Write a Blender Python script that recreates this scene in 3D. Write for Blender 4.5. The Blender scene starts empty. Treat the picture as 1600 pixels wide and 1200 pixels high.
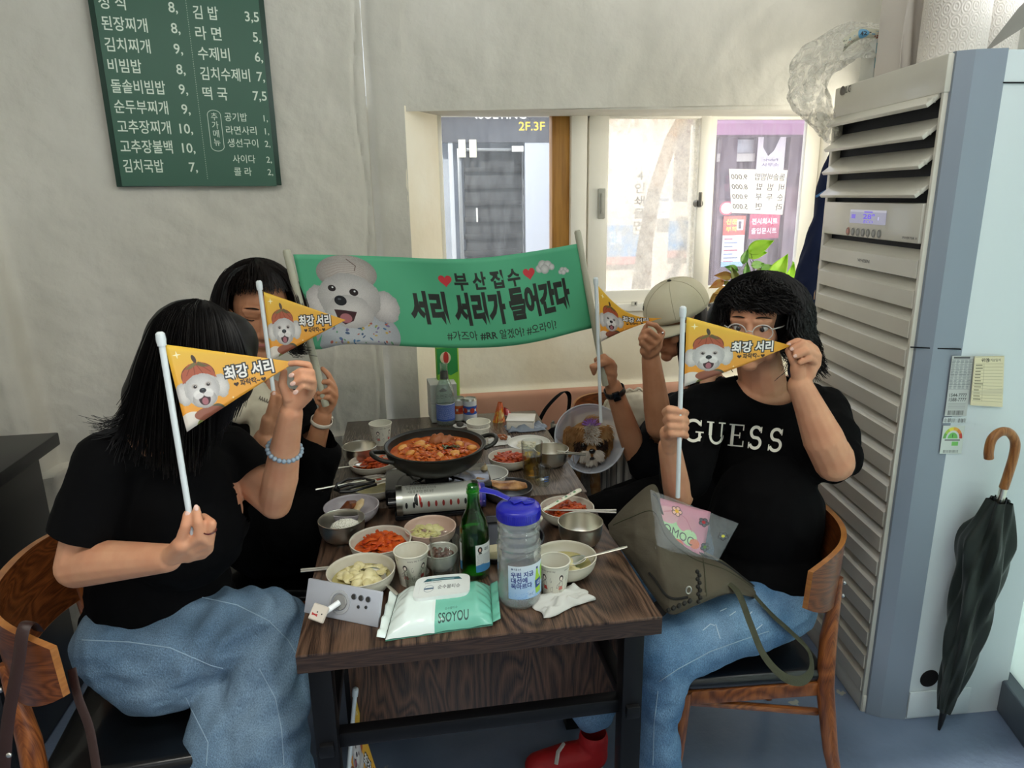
import bpy, bmesh, math, random
import numpy as np
from mathutils import Vector, Matrix, noise
from mathutils.bvhtree import BVHTree
PI = math.pi
SC = bpy.context.scene
COL = SC.collection

# ------------------------------------------------------------------ camera, measured from the photograph's vanishing points
F = 1095.0
HC = 1.581
def _n(v): return v/np.linalg.norm(v)
_up = -_n(np.array([64., -4071., -F]))
_y = np.array([623.-800, 291., -F]); _y = _n(_y-_up*_y.dot(_up)); _x = np.cross(_y, _up)
RM = np.array([_x, _y, _up])
def ray(u, v): return RM@np.array([u-800., -(v-600.), -F])
def A(u, v, Y):                                   # point on the pixel's line of sight at distance Y into the room
    r = ray(u, v); t = Y/r[1]; return Vector((r[0]*t, Y, r[2]*t+HC))
def Z(u, v, z):                                   # ... at height z
    r = ray(u, v); t = (z-HC)/r[2]; return Vector((r[0]*t, r[1]*t, z))
def AX(u, v, x):
    r = ray(u, v); t = x/r[0]; return Vector((x, r[1]*t, r[2]*t+HC))
cam = bpy.data.cameras.new('camera'); cam.sensor_width = 36; cam.lens = 36*F/1600; cam.clip_start = .02
co = bpy.data.objects.new('camera', cam); COL.objects.link(co)
mm = Matrix([list(RM[i])+[0] for i in range(3)]+[[0, 0, 0, 1]]); mm[2][3] = HC
co.matrix_world = mm; SC.camera = co

# ------------------------------------------------------------------ light
w = bpy.data.worlds.new('sky'); SC.world = w; w.use_nodes = True
bg = w.node_tree.nodes['Background']; bg.inputs[0].default_value = (.80, .88, 1, 1); bg.inputs[1].default_value = 1.9
def sunlamp(name, rot, e, ang=.02, col=(1, .95, .86)):
    l = bpy.data.lights.new(name, 'SUN'); l.energy = e; l.angle = ang; l.color = col
    o = bpy.data.objects.new(name, l); o.rotation_euler = rot; COL.objects.link(o)
def area(name, loc, target, sx, sy, e, col=(1, 1, 1)):
    l = bpy.data.lights.new(name, 'AREA'); l.shape = 'RECTANGLE'; l.size = sx; l.size_y = sy; l.energy = e; l.color = col
    o = bpy.data.objects.new(name, l); o.location = loc
    o.rotation_euler = (Vector(target)-Vector(loc)).to_track_quat('-Z', 'Y').to_euler(); COL.objects.link(o)
sunlamp('sun', (math.radians(52), math.radians(8), math.radians(-28)), 4.0)
area('door_daylight', (2.30, -0.5, 1.35), (0, 1.6, 1.0), 1.8, 1.9, 120, (.96, .98, 1.0))
area('side_daylight', (3.2, 1.3, 1.2), (1.8, 1.5, 1.0), 2.2, 2.2, 70, (1, 1, 1))
area('side_fill_added', (1.925, 2.62, 1.30), (.2, 2.86, 1.05), .45, 1.3, 13, (1, .95, .84))  # added fill to brighten window frames and jamb; wall behind it is solid
area('room_fill_added', (-.5, .3, 2.58), (-.5, .6, 0), 1.2, .3, 14, (1, .97, .88))  # unseen overhead lamp added for overall room light
SC.view_settings.view_transform = 'Standard'; SC.view_settings.look = 'None'
SC.view_settings.gamma = 1; SC.view_settings.use_curve_mapping = False; SC.view_settings.exposure = 0.36
SC.cycles.max_bounces = 8; SC.cycles.transparent_max_bounces = 16
SC.cycles.use_denoising = True; SC.cycles.caustics_refractive = False; SC.cycles.caustics_reflective = False

# ------------------------------------------------------------------ materials
def lin(c):
    if isinstance(c, str):
        c = [int(c[i:i+2], 16)/255 for i in (0, 2, 4)]
        c = [x/12.92 if x <= .04045 else ((x+.055)/1.055)**2.4 for x in c]
    return tuple(c[:3])+(1,)
_mats = {}
def mat(name, col, rough=.5, metal=0, spec=.5, bump=0, bs=60, col2=None, vs=6, stretch=None, trans=0, ior=1.45,
        coat=0, alpha=1, sheen=0, emit=0, bdist=.002, sss=0, detail=4, lo=.35, hi=.65, coord='Object', translucent=0, rough2=None, wave=None):
    if name in _mats: return _mats[name]
    m = bpy.data.materials.new(name); m.use_nodes = True; nt = m.node_tree; N = nt.nodes; L = nt.links
    b = N['Principled BSDF']; I = b.inputs
    I['Base Color'].default_value = lin(col); I['Roughness'].default_value = rough; I['Metallic'].default_value = metal
    I['Specular IOR Level'].default_value = spec; I['IOR'].default_value = ior; I['Transmission Weight'].default_value = trans
    I['Coat Weight'].default_value = coat; I['Alpha'].default_value = alpha; I['Sheen Weight'].default_value = sheen
    if sss: I['Subsurface Weight'].default_value = sss; I['Subsurface Radius'].default_value = (.012, .005, .003); I['Subsurface Scale'].default_value = 1
    if emit: I['Emission Color'].default_value = lin(col); I['Emission Strength'].default_value = emit
    tc = N.new('ShaderNodeTexCoord'); mp = N.new('ShaderNodeMapping'); L.new(tc.outputs[coord], mp.inputs[0])
    if stretch: mp.inputs['Scale'].default_value = stretch
    def noi(s, d=detail):
        n = N.new('ShaderNodeTexNoise'); n.inputs['Scale'].default_value = s; n.inputs['Detail'].default_value = d; L.new(mp.outputs[0], n.inputs[0]); return n
    if col2 is not None:
        if wave:
            n = N.new('ShaderNodeTexWave'); n.inputs['Scale'].default_value = wave[0]; n.inputs['Distortion'].default_value = wave[1]
            n.inputs['Detail'].default_value = 3; n.inputs['Detail Scale'].default_value = wave[2]; L.new(mp.outputs[0], n.inputs[0])
        else: n = noi(vs)
        r = N.new('ShaderNodeValToRGB'); r.color_ramp.elements[0].position = lo; r.color_ramp.elements[1].position = hi
        r.color_ramp.elements[0].color = lin(col); r.color_ramp.elements[1].color = lin(col2)
        L.new(n.outputs[1 if wave else 0], r.inputs[0]); L.new(r.outputs[0], I['Base Color'])
        if rough2 is not None:
            mr = N.new('ShaderNodeMapRange'); mr.inputs[3].default_value = rough; mr.inputs[4].default_value = rough2
            L.new(n.outputs[0], mr.inputs[0]); L.new(mr.outputs[0], I['Roughness'])
    if bump:
        n = noi(bs, 6); bp = N.new('ShaderNodeBump'); bp.inputs['Strength'].default_value = bump; bp.inputs['Distance'].default_value = bdist
        L.new(n.outputs[0], bp.inputs['Height']); L.new(bp.outputs[0], I['Normal'])
    if translucent:
        t = N.new('ShaderNodeBsdfTranslucent'); t.inputs[0].default_value = lin(col); mx = N.new('ShaderNodeMixShader'); mx.inputs[0].default_value = translucent
        L.new(b.outputs[0], mx.inputs[1]); L.new(t.outputs[0], mx.inputs[2]); L.new(mx.outputs[0], N['Material Output'].inputs[0])
    _mats[name] = m; return m
def printmat(name, img, rough=.45, alpha=False, back=None, trans=0, coat=0):
    m = bpy.data.materials.new(name); m.use_nodes = True; nt = m.node_tree; N = nt.nodes; L = nt.links
    b = N['Principled BSDF']; b.inputs['Roughness'].default_value = rough; b.inputs['Coat Weight'].default_value = coat
    t = N.new('ShaderNodeTexImage'); t.image = img; t.interpolation = 'Linear'; t.extension = 'EXTEND'
    L.new(t.outputs[0], b.inputs['Base Color'])
    if alpha: L.new(t.outputs[1], b.inputs['Alpha'])
    if trans:
        tr = N.new('ShaderNodeBsdfTranslucent'); L.new(t.outputs[0], tr.inputs[0]); mx = N.new('ShaderNodeMixShader'); mx.inputs[0].default_value = trans
        L.new(b.outputs[0], mx.inputs[1]); L.new(tr.outputs[0], mx.inputs[2]); L.new(mx.outputs[0], N['Material Output'].inputs[0])
    return m

# ------------------------------------------------------------------ flat prints drawn in numpy
_glyph = {}
def glyphs(s, bold=0.0):
    k = (s, bold)
    if k in _glyph: return _glyph[k]
    c = bpy.data.curves.new('t', 'FONT'); c.body = s; c.size = 1; c.offset = bold; c.resolution_u = 3
    o = bpy.data.objects.new('t', c); COL.objects.link(o)
    me = bpy.data.meshes.new_from_object(o.evaluated_get(bpy.context.evaluated_depsgraph_get()))
    me.calc_loop_triangles()
    v = np.array([x.co[:2] for x in me.vertices]) if len(me.vertices) else np.zeros((0, 2))
    t = np.array([list(x.vertices) for x in me.loop_triangles]) if len(me.loop_triangles) else np.zeros((0, 3), int)
    bpy.data.objects.remove(o); bpy.data.curves.remove(c); bpy.data.meshes.remove(me)
    _glyph[k] = (v, t); return v, t
def rgb(c):
    if isinstance(c, str):
        if len(c) == 3: c = c[0]*2+c[1]*2+c[2]*2
        c = [int(c[i:i+2], 16)/255 for i in (0, 2, 4)]
    return np.array(c[:3], float)
class Canvas:
    def __init__(s, w, h, col='ffffff', a=1.0):
        s.w, s.h = w, h; s.p = np.zeros((h, w, 4)); s.p[..., :3] = rgb(col); s.p[..., 3] = a
    def _put(s, x0, y0, m, col, a=1):
        h, w = m.shape; X0, Y0 = max(x0, 0), max(y0, 0); X1, Y1 = min(x0+w, s.w), min(y0+h, s.h)
        if X1 <= X0 or Y1 <= Y0: return s
        m = (m[Y0-y0:Y1-y0, X0-x0:X1-x0]*a)[..., None]; q = s.p[Y0:Y1, X0:X1]
        c = col[Y0-y0:Y1-y0, X0-x0:X1-x0] if isinstance(col, np.ndarray) and col.ndim == 3 else rgb(col)
        q[..., :3] = q[..., :3]*(1-m)+c*m; q[..., 3:] = np.maximum(q[..., 3:], m); return s
    def rect(s, x, y, w, h, col, a=1):
        return s._put(int(x), int(y), np.ones((max(1, int(h)), max(1, int(w)))), col, a)
    def ell(s, cx, cy, rx, ry, col, rot=0, soft=1.0, a=1, fuzz=0, seed=0, shade=0):
        R = int(max(rx, ry)*(1+fuzz)+soft+2); x0, y0 = int(cx-R), int(cy-R)
        yy, xx = np.mgrid[0:2*R+1, 0:2*R+1]; dx = xx+x0-cx+.5; dy = yy+y0-cy+.5
        c, n = math.cos(math.radians(rot)), math.sin(math.radians(rot)); X = (dx*c+dy*n)/rx; Y = (-dx*n+dy*c)/ry
        d = np.sqrt(X*X+Y*Y)+1e-6
        if fuzz:
            th = np.arctan2(Y, X); rs = np.random.RandomState(seed); f = sum(np.sin(th*k+rs.rand()*6.3)/(1+k*.12) for k in (5, 9, 14, 23, 37, 51)); d = d-fuzz*f*.35
        m = np.clip((1-d)*min(rx, ry)/soft+.5, 0, 1)
        C = col
        if shade:
            base = rgb(col); rs = np.random.RandomState(seed+7); nz = rs.rand(*d.shape); nz = (nz+np.roll(nz, 1, 0)+np.roll(nz, 1, 1)+np.roll(nz, 2, 0))/4
            C = np.clip(base[None, None]*(1-shade*np.clip(d, 0, 1)[..., None]**2*.8)+(nz[..., None]-.5)*shade*.5, 0, 1)
        return s._put(x0, y0, m, C, a)
    def tris(s, P, T, col, a=1):
        if len(T) == 0: return s
        mn = np.floor(P.min(0)).astype(int)-1; mx = np.ceil(P.max(0)).astype(int)+1; wd, ht = mx-mn
        if wd > 4000 or ht > 4000: return s
        K = 3; m = np.zeros((ht*K, wd*K)); Q = (P-mn)*K-.5
        for t in T:
            p = Q[t]; x0, y0 = np.floor(p.min(0)).astype(int); x1, y1 = np.ceil(p.max(0)).astype(int)+1
            x0, y0 = max(x0, 0), max(y0, 0); x1, y1 = min(x1, wd*K), min(y1, ht*K)
            if x1 <= x0 or y1 <= y0: continue
            yy, xx = np.mgrid[y0:y1, x0:x1]
            e = [(p[(i+1) % 3][0]-p[i][0])*(yy-p[i][1])-(p[(i+1) % 3][1]-p[i][1])*(xx-p[i][0]) for i in range(3)]
            ins = ((e[0] >= -1e-6) & (e[1] >= -1e-6) & (e[2] >= -1e-6)) | ((e[0] <= 1e-6) & (e[1] <= 1e-6) & (e[2] <= 1e-6))
            m[y0:y1, x0:x1] = np.maximum(m[y0:y1, x0:x1], ins)
        m = m.reshape(ht, K, wd, K).mean((1, 3)); return s._put(mn[0], mn[1], m, col, a)
    def poly(s, pts, col, a=1):
        P = np.array(pts, float); c = P.mean(0); 
        from mathutils.geometry import tessellate_polygon
        T = np.array(tessellate_polygon([[Vector((p[0], p[1], 0)) for p in P]]))
        return s.tris(P, T, col, a)
    def line(s, pts, wd, col, a=1):
        for p, q in zip(pts[:-1], pts[1:]):
            p, q = np.array(p, float), np.array(q, float); d = q-p; l = np.linalg.norm(d)
            if l < 1e-6: continue
            n = np.array([-d[1], d[0]])/l*wd/2; e = d/l*wd*.3
            s.tris(np.array([p+n-e, q+n+e, q-n+e, p-n-e]), np.array([[0, 1, 2], [0, 2, 3]]), col, a)
        return s
    def text(s, t, x, y, size, col='000000', align='l', bold=0, width=None, rot=0, sx=1, a=1, mirror=False, shear=0):
        v, T = glyphs(t, bold)
        if not len(v): return s
        x0, x1 = v[:, 0].min(), v[:, 0].max()
        P = v.copy(); P[:, 0] -= x0; W = x1-x0
        k = size; kx = size*sx
        if width: kx = width/W
        P = np.stack([P[:, 0]*kx+P[:, 1]*k*shear, -P[:, 1]*k], 1); Wd = W*kx
        if mirror: P[:, 0] = Wd-P[:, 0]
        P[:, 0] -= {'l': 0, 'c': Wd/2, 'r': Wd}[align]
        c, n = math.cos(math.radians(rot)), math.sin(math.radians(rot)); P = np.stack([P[:, 0]*c-P[:, 1]*n, P[:, 0]*n+P[:, 1]*c], 1)
        return s.tris(P+[x, y], T, col, a)
    def heart(s, cx, cy, r, col):
        th = np.linspace(0, 2*PI, 40, endpoint=False)
        return s.poly([(cx+r*(16*math.sin(t)**3)/16, cy-r*(13*math.cos(t)-5*math.cos(2*t)-2*math.cos(3*t)-math.cos(4*t))/16) for t in th], col)
    def image(s, name):
        im = bpy.data.images.new(name, s.w, s.h, alpha=True); im.alpha_mode = 'CHANNEL_PACKED'
        im.pixels.foreach_set(np.ascontiguousarray(s.p[::-1]).astype(np.float32).ravel()); im.pack(); return im

# ------------------------------------------------------------------ meshes
class M:
    def __init__(s): s.v = []; s.f = []; s.uv = []
    def add(s, v, f, uv=None):
        k = len(s.v); s.v += [tuple(x) for x in v]; s.f += [tuple(i+k for i in q) for q in f]
        s.uv += list(uv) if uv is not None else [(0, 0)]*len(v); return s
    def box(s, c, d, rot=None, bev=0, seg=2):
        bm = bmesh.new(); bmesh.ops.create_cube(bm, size=1); bmesh.ops.scale(bm, vec=d, verts=bm.verts)
        if bev: bmesh.ops.bevel(bm, geom=bm.edges[:], offset=bev, segments=seg, affect='EDGES', profile=.5)
        bm.verts.ensure_lookup_table(); R = rot if rot is not None else Matrix.Identity(3)
        if isinstance(R, (int, float)): R = Matrix.Rotation(R, 3, 'Z')
        s.add([R@v.co+Vector(c) for v in bm.verts], [[v.index for v in f.verts] for f in bm.faces]); bm.free(); return s
    def prism(s, pts, a, b, plane='xy', bev=0):      # outline extruded from a to b
        n = len(pts); mk = {'xy': lambda p, t: (p[0], p[1], t), 'xz': lambda p, t: (p[0], t, p[1]), 'yz': lambda p, t: (t, p[0], p[1])}[plane]
        return s.add([mk(p, a) for p in pts]+[mk(p, b) for p in pts], [list(range(n))[::-1], list(range(n, 2*n))]+[[i, (i+1) % n, n+(i+1) % n, n+i] for i in range(n)])
    def tube(s, pts, r, seg=12, caps=True, flat=1.0, up=None):
        pts = [Vector(p) for p in pts]; n = len(pts); r = [r]*n if isinstance(r, (int, float)) else r
        V = []; Fc = []; pn = None
        for i, p in enumerate(pts):
            t = (pts[min(i+1, n-1)]-pts[max(i-1, 0)])
            if t.length < 1e-9: t = Vector((0, 0, 1))
            t.normalize()
            if pn is None:
                u = Vector(up) if up is not None else (Vector((0, 0, 1)) if abs(t.z) < .9 else Vector((1, 0, 0)))
                pn = (u-t*u.dot(t)).normalized()
            else:
                pn = pn-t*pn.dot(t); pn = pn.normalized() if pn.length > 1e-6 else t.orthogonal().normalized()
            b = t.cross(pn)
            for k in range(seg):
                a = 2*PI*k/seg; V.append(p+(b*math.cos(a)+pn*math.sin(a)*flat)*r[i])
        for i in range(n-1):
            for k in range(seg): k2 = (k+1) % seg; Fc.append([i*seg+k, i*seg+k2, (i+1)*seg+k2, (i+1)*seg+k])
        if caps: Fc += [list(range(seg))[::-1], list(range((n-1)*seg, n*seg))]
        return s.add(V, Fc, [((i % seg)/seg, (i//seg)/(n-1)) for i in range(n*seg)])
    def lathe(s, prof, seg=32, c=(0, 0, 0), close=False):
        n = len(prof); V = []; Fc = []; UV = []
        for j in range(seg+1):
            a = 2*PI*j/seg
            for i, (r, z) in enumerate(prof): V.append((c[0]+r*math.cos(a), c[1]+r*math.sin(a), c[2]+z)); UV.append((j/seg, i/(n-1)))
        for j in range(seg):
            for i in range(n-1): Fc.append([j*n+i, (j+1)*n+i, (j+1)*n+i+1, j*n+i+1])
        return s.add(V, Fc, UV)
    def ell(s, c, r, rot=None, seg=16, rings=10):
        r = (r, r, r) if isinstance(r, (int, float)) else r; V = []; Fc = []; R = rot if rot is not None else Matrix.Identity(3)
        if isinstance(R, (int, float)): R = Matrix.Rotation(R, 3, 'Z')
        for i in range(rings+1):
            ph = PI*i/rings
            for k in range(seg): a = 2*PI*k/seg; V.append(R@Vector((r[0]*math.sin(ph)*math.cos(a), r[1]*math.sin(ph)*math.sin(a), r[2]*math.cos(ph)))+Vector(c))
        for i in range(rings):
            for k in range(seg): k2 = (k+1) % seg; Fc.append([i*seg+k, (i+1)*seg+k, (i+1)*seg+k2, i*seg+k2])
        return s.add(V, Fc)
    def cap(s, a, b, ra, rb, seg=14):                # round-ended tapered limb
        a = Vector(a); b = Vector(b); d = b-a; L = d.length; t = d.normalized() if L > 1e-9 else Vector((0, 0, 1)); P = []; Rr = []
        for k in range(0, 5): q = PI/2*k/4; P.append(a-t*ra*math.cos(q)); Rr.append(max(ra*math.sin(q), 1e-5))
        for k in range(0, 5): q = PI/2*k/4; P.append(b+t*rb*math.sin(q)); Rr.append(max(rb*math.cos(q), 1e-5))
        return s.tube(P, Rr, seg)
    def chain(s, pts, r):
        for i in range(len(pts)-1): s.cap(pts[i], pts[i+1], r[i], r[i+1])
        return s
    def grid(s, fn, nu, nv, flip=False):
        V = []; UV = []; Fc = []
        for j in range(nv+1):
            for i in range(nu+1): V.append(fn(i/nu, j/nv)); UV.append((i/nu, j/nv))
        for j in range(nv):
            for i in range(nu):
                q = [j*(nu+1)+i, j*(nu+1)+i+1, (j+1)*(nu+1)+i+1, (j+1)*(nu+1)+i]; Fc.append(q[::-1] if flip else q)
        return s.add(V, Fc, UV)
    def mesh(s, name, loc=(0, 0, 0), smooth=True, weld=False):
        me = bpy.data.meshes.new(name); l = Vector(loc)
        me.from_pydata([tuple(Vector(v)-l) for v in s.v], [], s.f)
        if any(u != (0, 0) for u in s.uv):
            ul = me.uv_layers.new(name='UVMap'); idx = np.zeros(len(me.loops), np.int32); me.loops.foreach_get('vertex_index', idx)
            ul.data.foreach_set('uv', np.array(s.uv, np.float32)[idx].ravel())
        if smooth:
            me.shade_smooth()
        bm = bmesh.new(); bm.from_mesh(me); 
        if weld: bmesh.ops.remove_doubles(bm, verts=bm.verts, dist=1e-5)
        bmesh.ops.recalc_face_normals(bm, faces=bm.faces); bm.to_mesh(me); bm.free()
        if smooth:
            try: me.set_sharp_from_angle(angle=math.radians(38))
            except Exception: pass
        return me
    def build(s, name, m, parent=None, smooth=True, solid=0, sub=0, weld=False, label=None):
        loc = parent_loc(parent)
        me = s.mesh(name, loc, smooth, weld); o = link(name, me, m, parent)
        if solid: md = o.modifiers.new('thick', 'SOLIDIFY'); md.thickness = solid; md.offset = 0
        if sub: md = o.modifiers.new('sub', 'SUBSURF'); md.levels = sub; md.render_levels = sub
        if label: o['label'] = label
        return o
def parent_loc(p):
    l = Vector((0, 0, 0))
    while p is not None: l += p.location; p = p.parent
    return l
def link(name, me, m, parent=None):
    if m is not None:
        me.materials.clear(); me.materials.append(m)
    o = bpy.data.objects.new(name, me); COL.objects.link(o); o.parent = parent; return o
def thing(name, label, cat, loc=(0, 0, 0), group=None):
    o = bpy.data.objects.new(name, None); o.empty_display_size = .05; COL.objects.link(o); o.location = loc
    o['label'] = label; o['category'] = cat
    if group: o['group'] = group
    return o
def tag(o, label, cat, group=None, kind=None):
    o['label'] = label; o['category'] = cat
    if group: o['group'] = group
    if kind: o['kind'] = kind
    return o
def struct(name, mm_, m, smooth=False, label=None):
    o = mm_.build(name, m, None, smooth); o['kind'] = 'structure'
    if label: o['label'] = label
    return o
def copytree(o, parent=None, loc=None, rot=None, label=None):
    c = o.copy(); COL.objects.link(c); c.parent = parent
    if loc is not None: c.location = loc
    if rot is not None: c.rotation_euler = rot
    if label: c['label'] = label
    for ch in o.children: copytree(ch, c)
    return c
def organic(name, mm_, voxel, m, parent, it=3, fac=.5, cuts=(), disp=None, dec=0, keep=False):
    """one continuous surface grown from overlapping limbs"""
    loc = parent_loc(parent); me = mm_.mesh('tmp', loc, True)
    o = bpy.data.objects.new('tmp', me); COL.objects.link(o)
    r = o.modifiers.new('r', 'REMESH'); r.mode = 'VOXEL'; r.voxel_size = voxel; r.use_smooth_shade = True
    sm = o.modifiers.new('s', 'SMOOTH'); sm.iterations = it; sm.factor = fac
    if dec: d = o.modifiers.new('d', 'DECIMATE'); d.ratio = dec
    e = bpy.data.meshes.new_from_object(o.evaluated_get(bpy.context.evaluated_depsgraph_get()))
    bpy.data.objects.remove(o); bpy.data.meshes.remove(me); e.name = name
    if disp:
        n = len(e.vertices); co_ = np.zeros(n*3); e.vertices.foreach_get('co', co_); no = np.zeros(n*3); e.vertex_normals.foreach_get('vector', no)
        co_ = co_.reshape(-1, 3); no = no.reshape(-1, 3); off = np.array([disp(Vector(c)+loc) for c in co_]); co_ += no*off[:, None]; e.vertices.foreach_set('co', co_.ravel())
    if cuts:
        bm = bmesh.new(); bm.from_mesh(e)
        for q in [c for c in cuts if c[0] == 'ball']:        # an opening: everything inside the ellipsoid goes, its rim is snapped clean
            cc = Vector(q[1])-loc; rr = q[2]; ins = {}
            for v in bm.verts:
                d = v.co-cc; k = math.sqrt((d.x/rr[0])**2+(d.y/rr[1])**2+(d.z/rr[2])**2)
                if k < 1: ins[v] = k
            bmesh.ops.delete(bm, geom=[f for f in bm.faces if all(v in ins for v in f.verts)], context='FACES')
            for v, k in ins.items():
                if v.is_valid and v.link_faces: v.co = cc+(v.co-cc)/max(k, .2)
        cuts = [c for c in cuts if c[0] != 'ball']
        for (p, nrm, rad) in cuts:
            p = Vector(p)-loc; nrm = Vector(nrm).normalized()
            fs = [f for f in bm.faces if (f.calc_center_median()-p).length < rad]
            g = list({v for f in fs for v in f.verts})+list({e2 for f in fs for e2 in f.edges})+fs
            bmesh.ops.bisect_plane(bm, geom=g, plane_co=p, plane_no=nrm)
            dl = [f for f in bm.faces if (f.calc_center_median()-p).length < rad and (f.calc_center_median()-p).dot(nrm) > 1e-5]
            bmesh.ops.delete(bm, geom=dl, context='FACES')
        bm.to_mesh(e); bm.free()
    e.shade_smooth(); ob = link(name, e, m, parent); return ob
def bvh(*obs):
    V = []; P = []
    for o in obs:
        k = len(V); l = parent_loc(o.parent)+o.location
        V += [v.co+l for v in o.data.vertices]; P += [[i+k for i in p.vertices] for p in o.data.polygons]
    return BVHTree.FromPolygons(V, P)
def drape(name, corners, m, parent, tree, off=.002, nu=30, nv=12, view=None, label=None, solid=0):
    """a printed patch laid on a surface; corners: tl, tr, br, bl points just outside it, pushed along the view line"""
    tl, tr, br, bl = [Vector(c) for c in corners]; vp = Vector((0, 0, HC)) if view is None else None; last = [None]
    mm_ = M()
    def fn(u, v):
        p = (bl*(1-u)+br*u)*(1-v)+(tl*(1-u)+tr*u)*v; d = (p-vp).normalized() if vp is not None else Vector(view).normalized()
        h = tree.ray_cast(p-d*.3, d)
        if h[0] is None: return p
        return h[0]-d*off
    mm_.grid(fn, nu, nv); return mm_.build(name, m, parent, True, label=label, solid=solid)
def fbm(p, s=1.0, o=4): return noise.fractal(Vector(p)*s, 1.0, 2.0, o)
# ------------------------------------------------------------------ the room
plaster = mat('plaster', 'd2cec2', .75, bump=.7, bs=11, col2='c4c0b3', vs=2.2, bdist=.012, detail=8)
plaster_cream = mat('plaster_cream', 'f2ecd8', .7, bump=.45, bs=18, col2='eadfc4', vs=3, bdist=.006)
floor_m = mat('painted_floor', '5e6c82', .26, bump=.5, bs=45, col2='73829a', vs=2.5, bdist=.004, detail=9, rough2=.42)
def chips(m, c, sc=5.5, lo=.665, hi=.675):
    nt = m.node_tree; N = nt.nodes; L = nt.links; b = N['Principled BSDF']; src = b.inputs['Base Color'].links[0].from_socket; tc = N.new('ShaderNodeTexCoord')
    n = N.new('ShaderNodeTexNoise'); n.inputs['Scale'].default_value = sc; n.inputs['Detail'].default_value = 8; n.inputs['Roughness'].default_value = .62; L.new(tc.outputs['Object'], n.inputs[0])
    r = N.new('ShaderNodeMapRange'); r.inputs[1].default_value = lo; r.inputs[2].default_value = hi; L.new(n.outputs[0], r.inputs[0])
    x = N.new('ShaderNodeMix'); x.data_type = 'RGBA'; L.new(r.outputs[0], x.inputs['Factor']); L.new(src, x.inputs[6]); x.inputs[7].default_value = lin(c); L.new(x.outputs[2], b.inputs['Base Color'])
chips(floor_m, 'a9a89c')
white_frame = mat('white_window_frame', 'f6f3e8', .45, col2='efeadb', vs=3)
struct('floor', M().box((0, .6, -.05), (6.4, 6.6, .1)), floor_m)
WD = Vector((math.cos(math.radians(10)), math.sin(math.radians(10)), 0)); WN = Vector((WD.y, -WD.x, 0)); WP = Vector((-.097, 2.757, 0))
def WL(u, v, off=0):                              # point on the left wall seen at that pixel, lifted off it
    r = Vector(ray(u, v)); p = WP+WN*off; t = (p-Vector((0, 0, HC))).dot(WN)/r.dot(WN); return r*t+Vector((0, 0, HC))
def bumpy(x, z):
    return .006*fbm((x*3, z*3, 1.3), 1, 3)+.0042*fbm((x*12, z*12, 7.7), 1, 3)
def wallfn(u, v):
    s = -3.2*(1-u); z = 2.75*v; x = s
    off = bumpy(x, z)
    k = 1/(1+math.exp(-(z-.672)/.004)); off += .016*(1-k)
    e = -1.14-(.05*z if z > .68 else 0)
    off += .085/(1+math.exp((x-e)/.007))+.008*math.exp(-((x-e+.06)/.016)**2)
    off += .006*math.exp(-((z-.672)/.01)**2)
    off -= .006*math.exp(-((x+.03-.012*math.sin(z*9))/.006)**2)
    if abs(x+.19-.01*math.sin(z*13)) < .006 and z < 1.1: off += .003
    return WP+WD*s+WN*off+Vector((0, 0, z))
struct('wall_left', M().grid(wallfn, 420, 300), plaster, True)
def pierfn(u, v):
    z = 2.75*v; t = u*.135; r = .018
    y = 2.757+.02*math.exp(-(t/.02)**2)+bumpy(t+5, z)*.8
    return Vector((-.097+t, y, z))
struct('wall_back', M().grid(pierfn, 14, 200).box((1.1, 2.90, 2.325), (2.14, .24, .86)).box((.9, 2.99, 2.6), (2, .1, .3)), plaster, True)
# lintel face keeps a shallow relief
struct('wall_back_lintel', M().grid(lambda u, v: Vector((.03+2.15*u, 2.775+bumpy(u*2.1+9, v*.9), 1.885+.045*u*.9+(.87-.04*u)*v)), 120, 50), plaster, True)
o = M().prism([(.035, 2.76), (.175, 3.0), (.175, 3.16), (-.15, 3.16), (-.15, 2.79)], 0, 1.905).build('wall_niche', plaster_cream, None, False); o['kind'] = 'structure'
struct('wall_niche_right', M().box((2.06, 2.95, 1.0), (.34, .40, 2.0)), plaster_cream)
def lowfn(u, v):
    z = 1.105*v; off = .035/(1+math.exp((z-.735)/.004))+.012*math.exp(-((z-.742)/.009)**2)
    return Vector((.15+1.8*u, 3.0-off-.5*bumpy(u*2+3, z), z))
struct('wall_under_window', M().grid(lambda u, v: lowfn(u, .668+.332*v), 90, 50), plaster_cream, True)
struct('wall_below_ledge', M().grid(lambda u, v: lowfn(u, .668*v), 90, 90), mat('salmon_glow', 'dba78c', .7, bump=.4, bs=18, col2='cf9a80', vs=3), True)  # orange glow reflected below the ledge, put into the wall colour
struct('wall_under_window_top', M().box((1.05, 3.06, 1.06), (1.84, .12, .09)), plaster_cream)
struct('ceiling', M().box((0, .6, 2.80), (6.4, 5.0, .1)), mat('ceiling_paint', 'dcdad2', .8))
struct('wall_behind_camera', M().box((0, -2.3, 1.35), (6.4, .1, 2.7)), mat('paint_back', 'b9b6ac', .8))
struct('wall_far_left', M().box((-3.15, .2, 1.35), (.1, 5, 2.7)), plaster)

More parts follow.
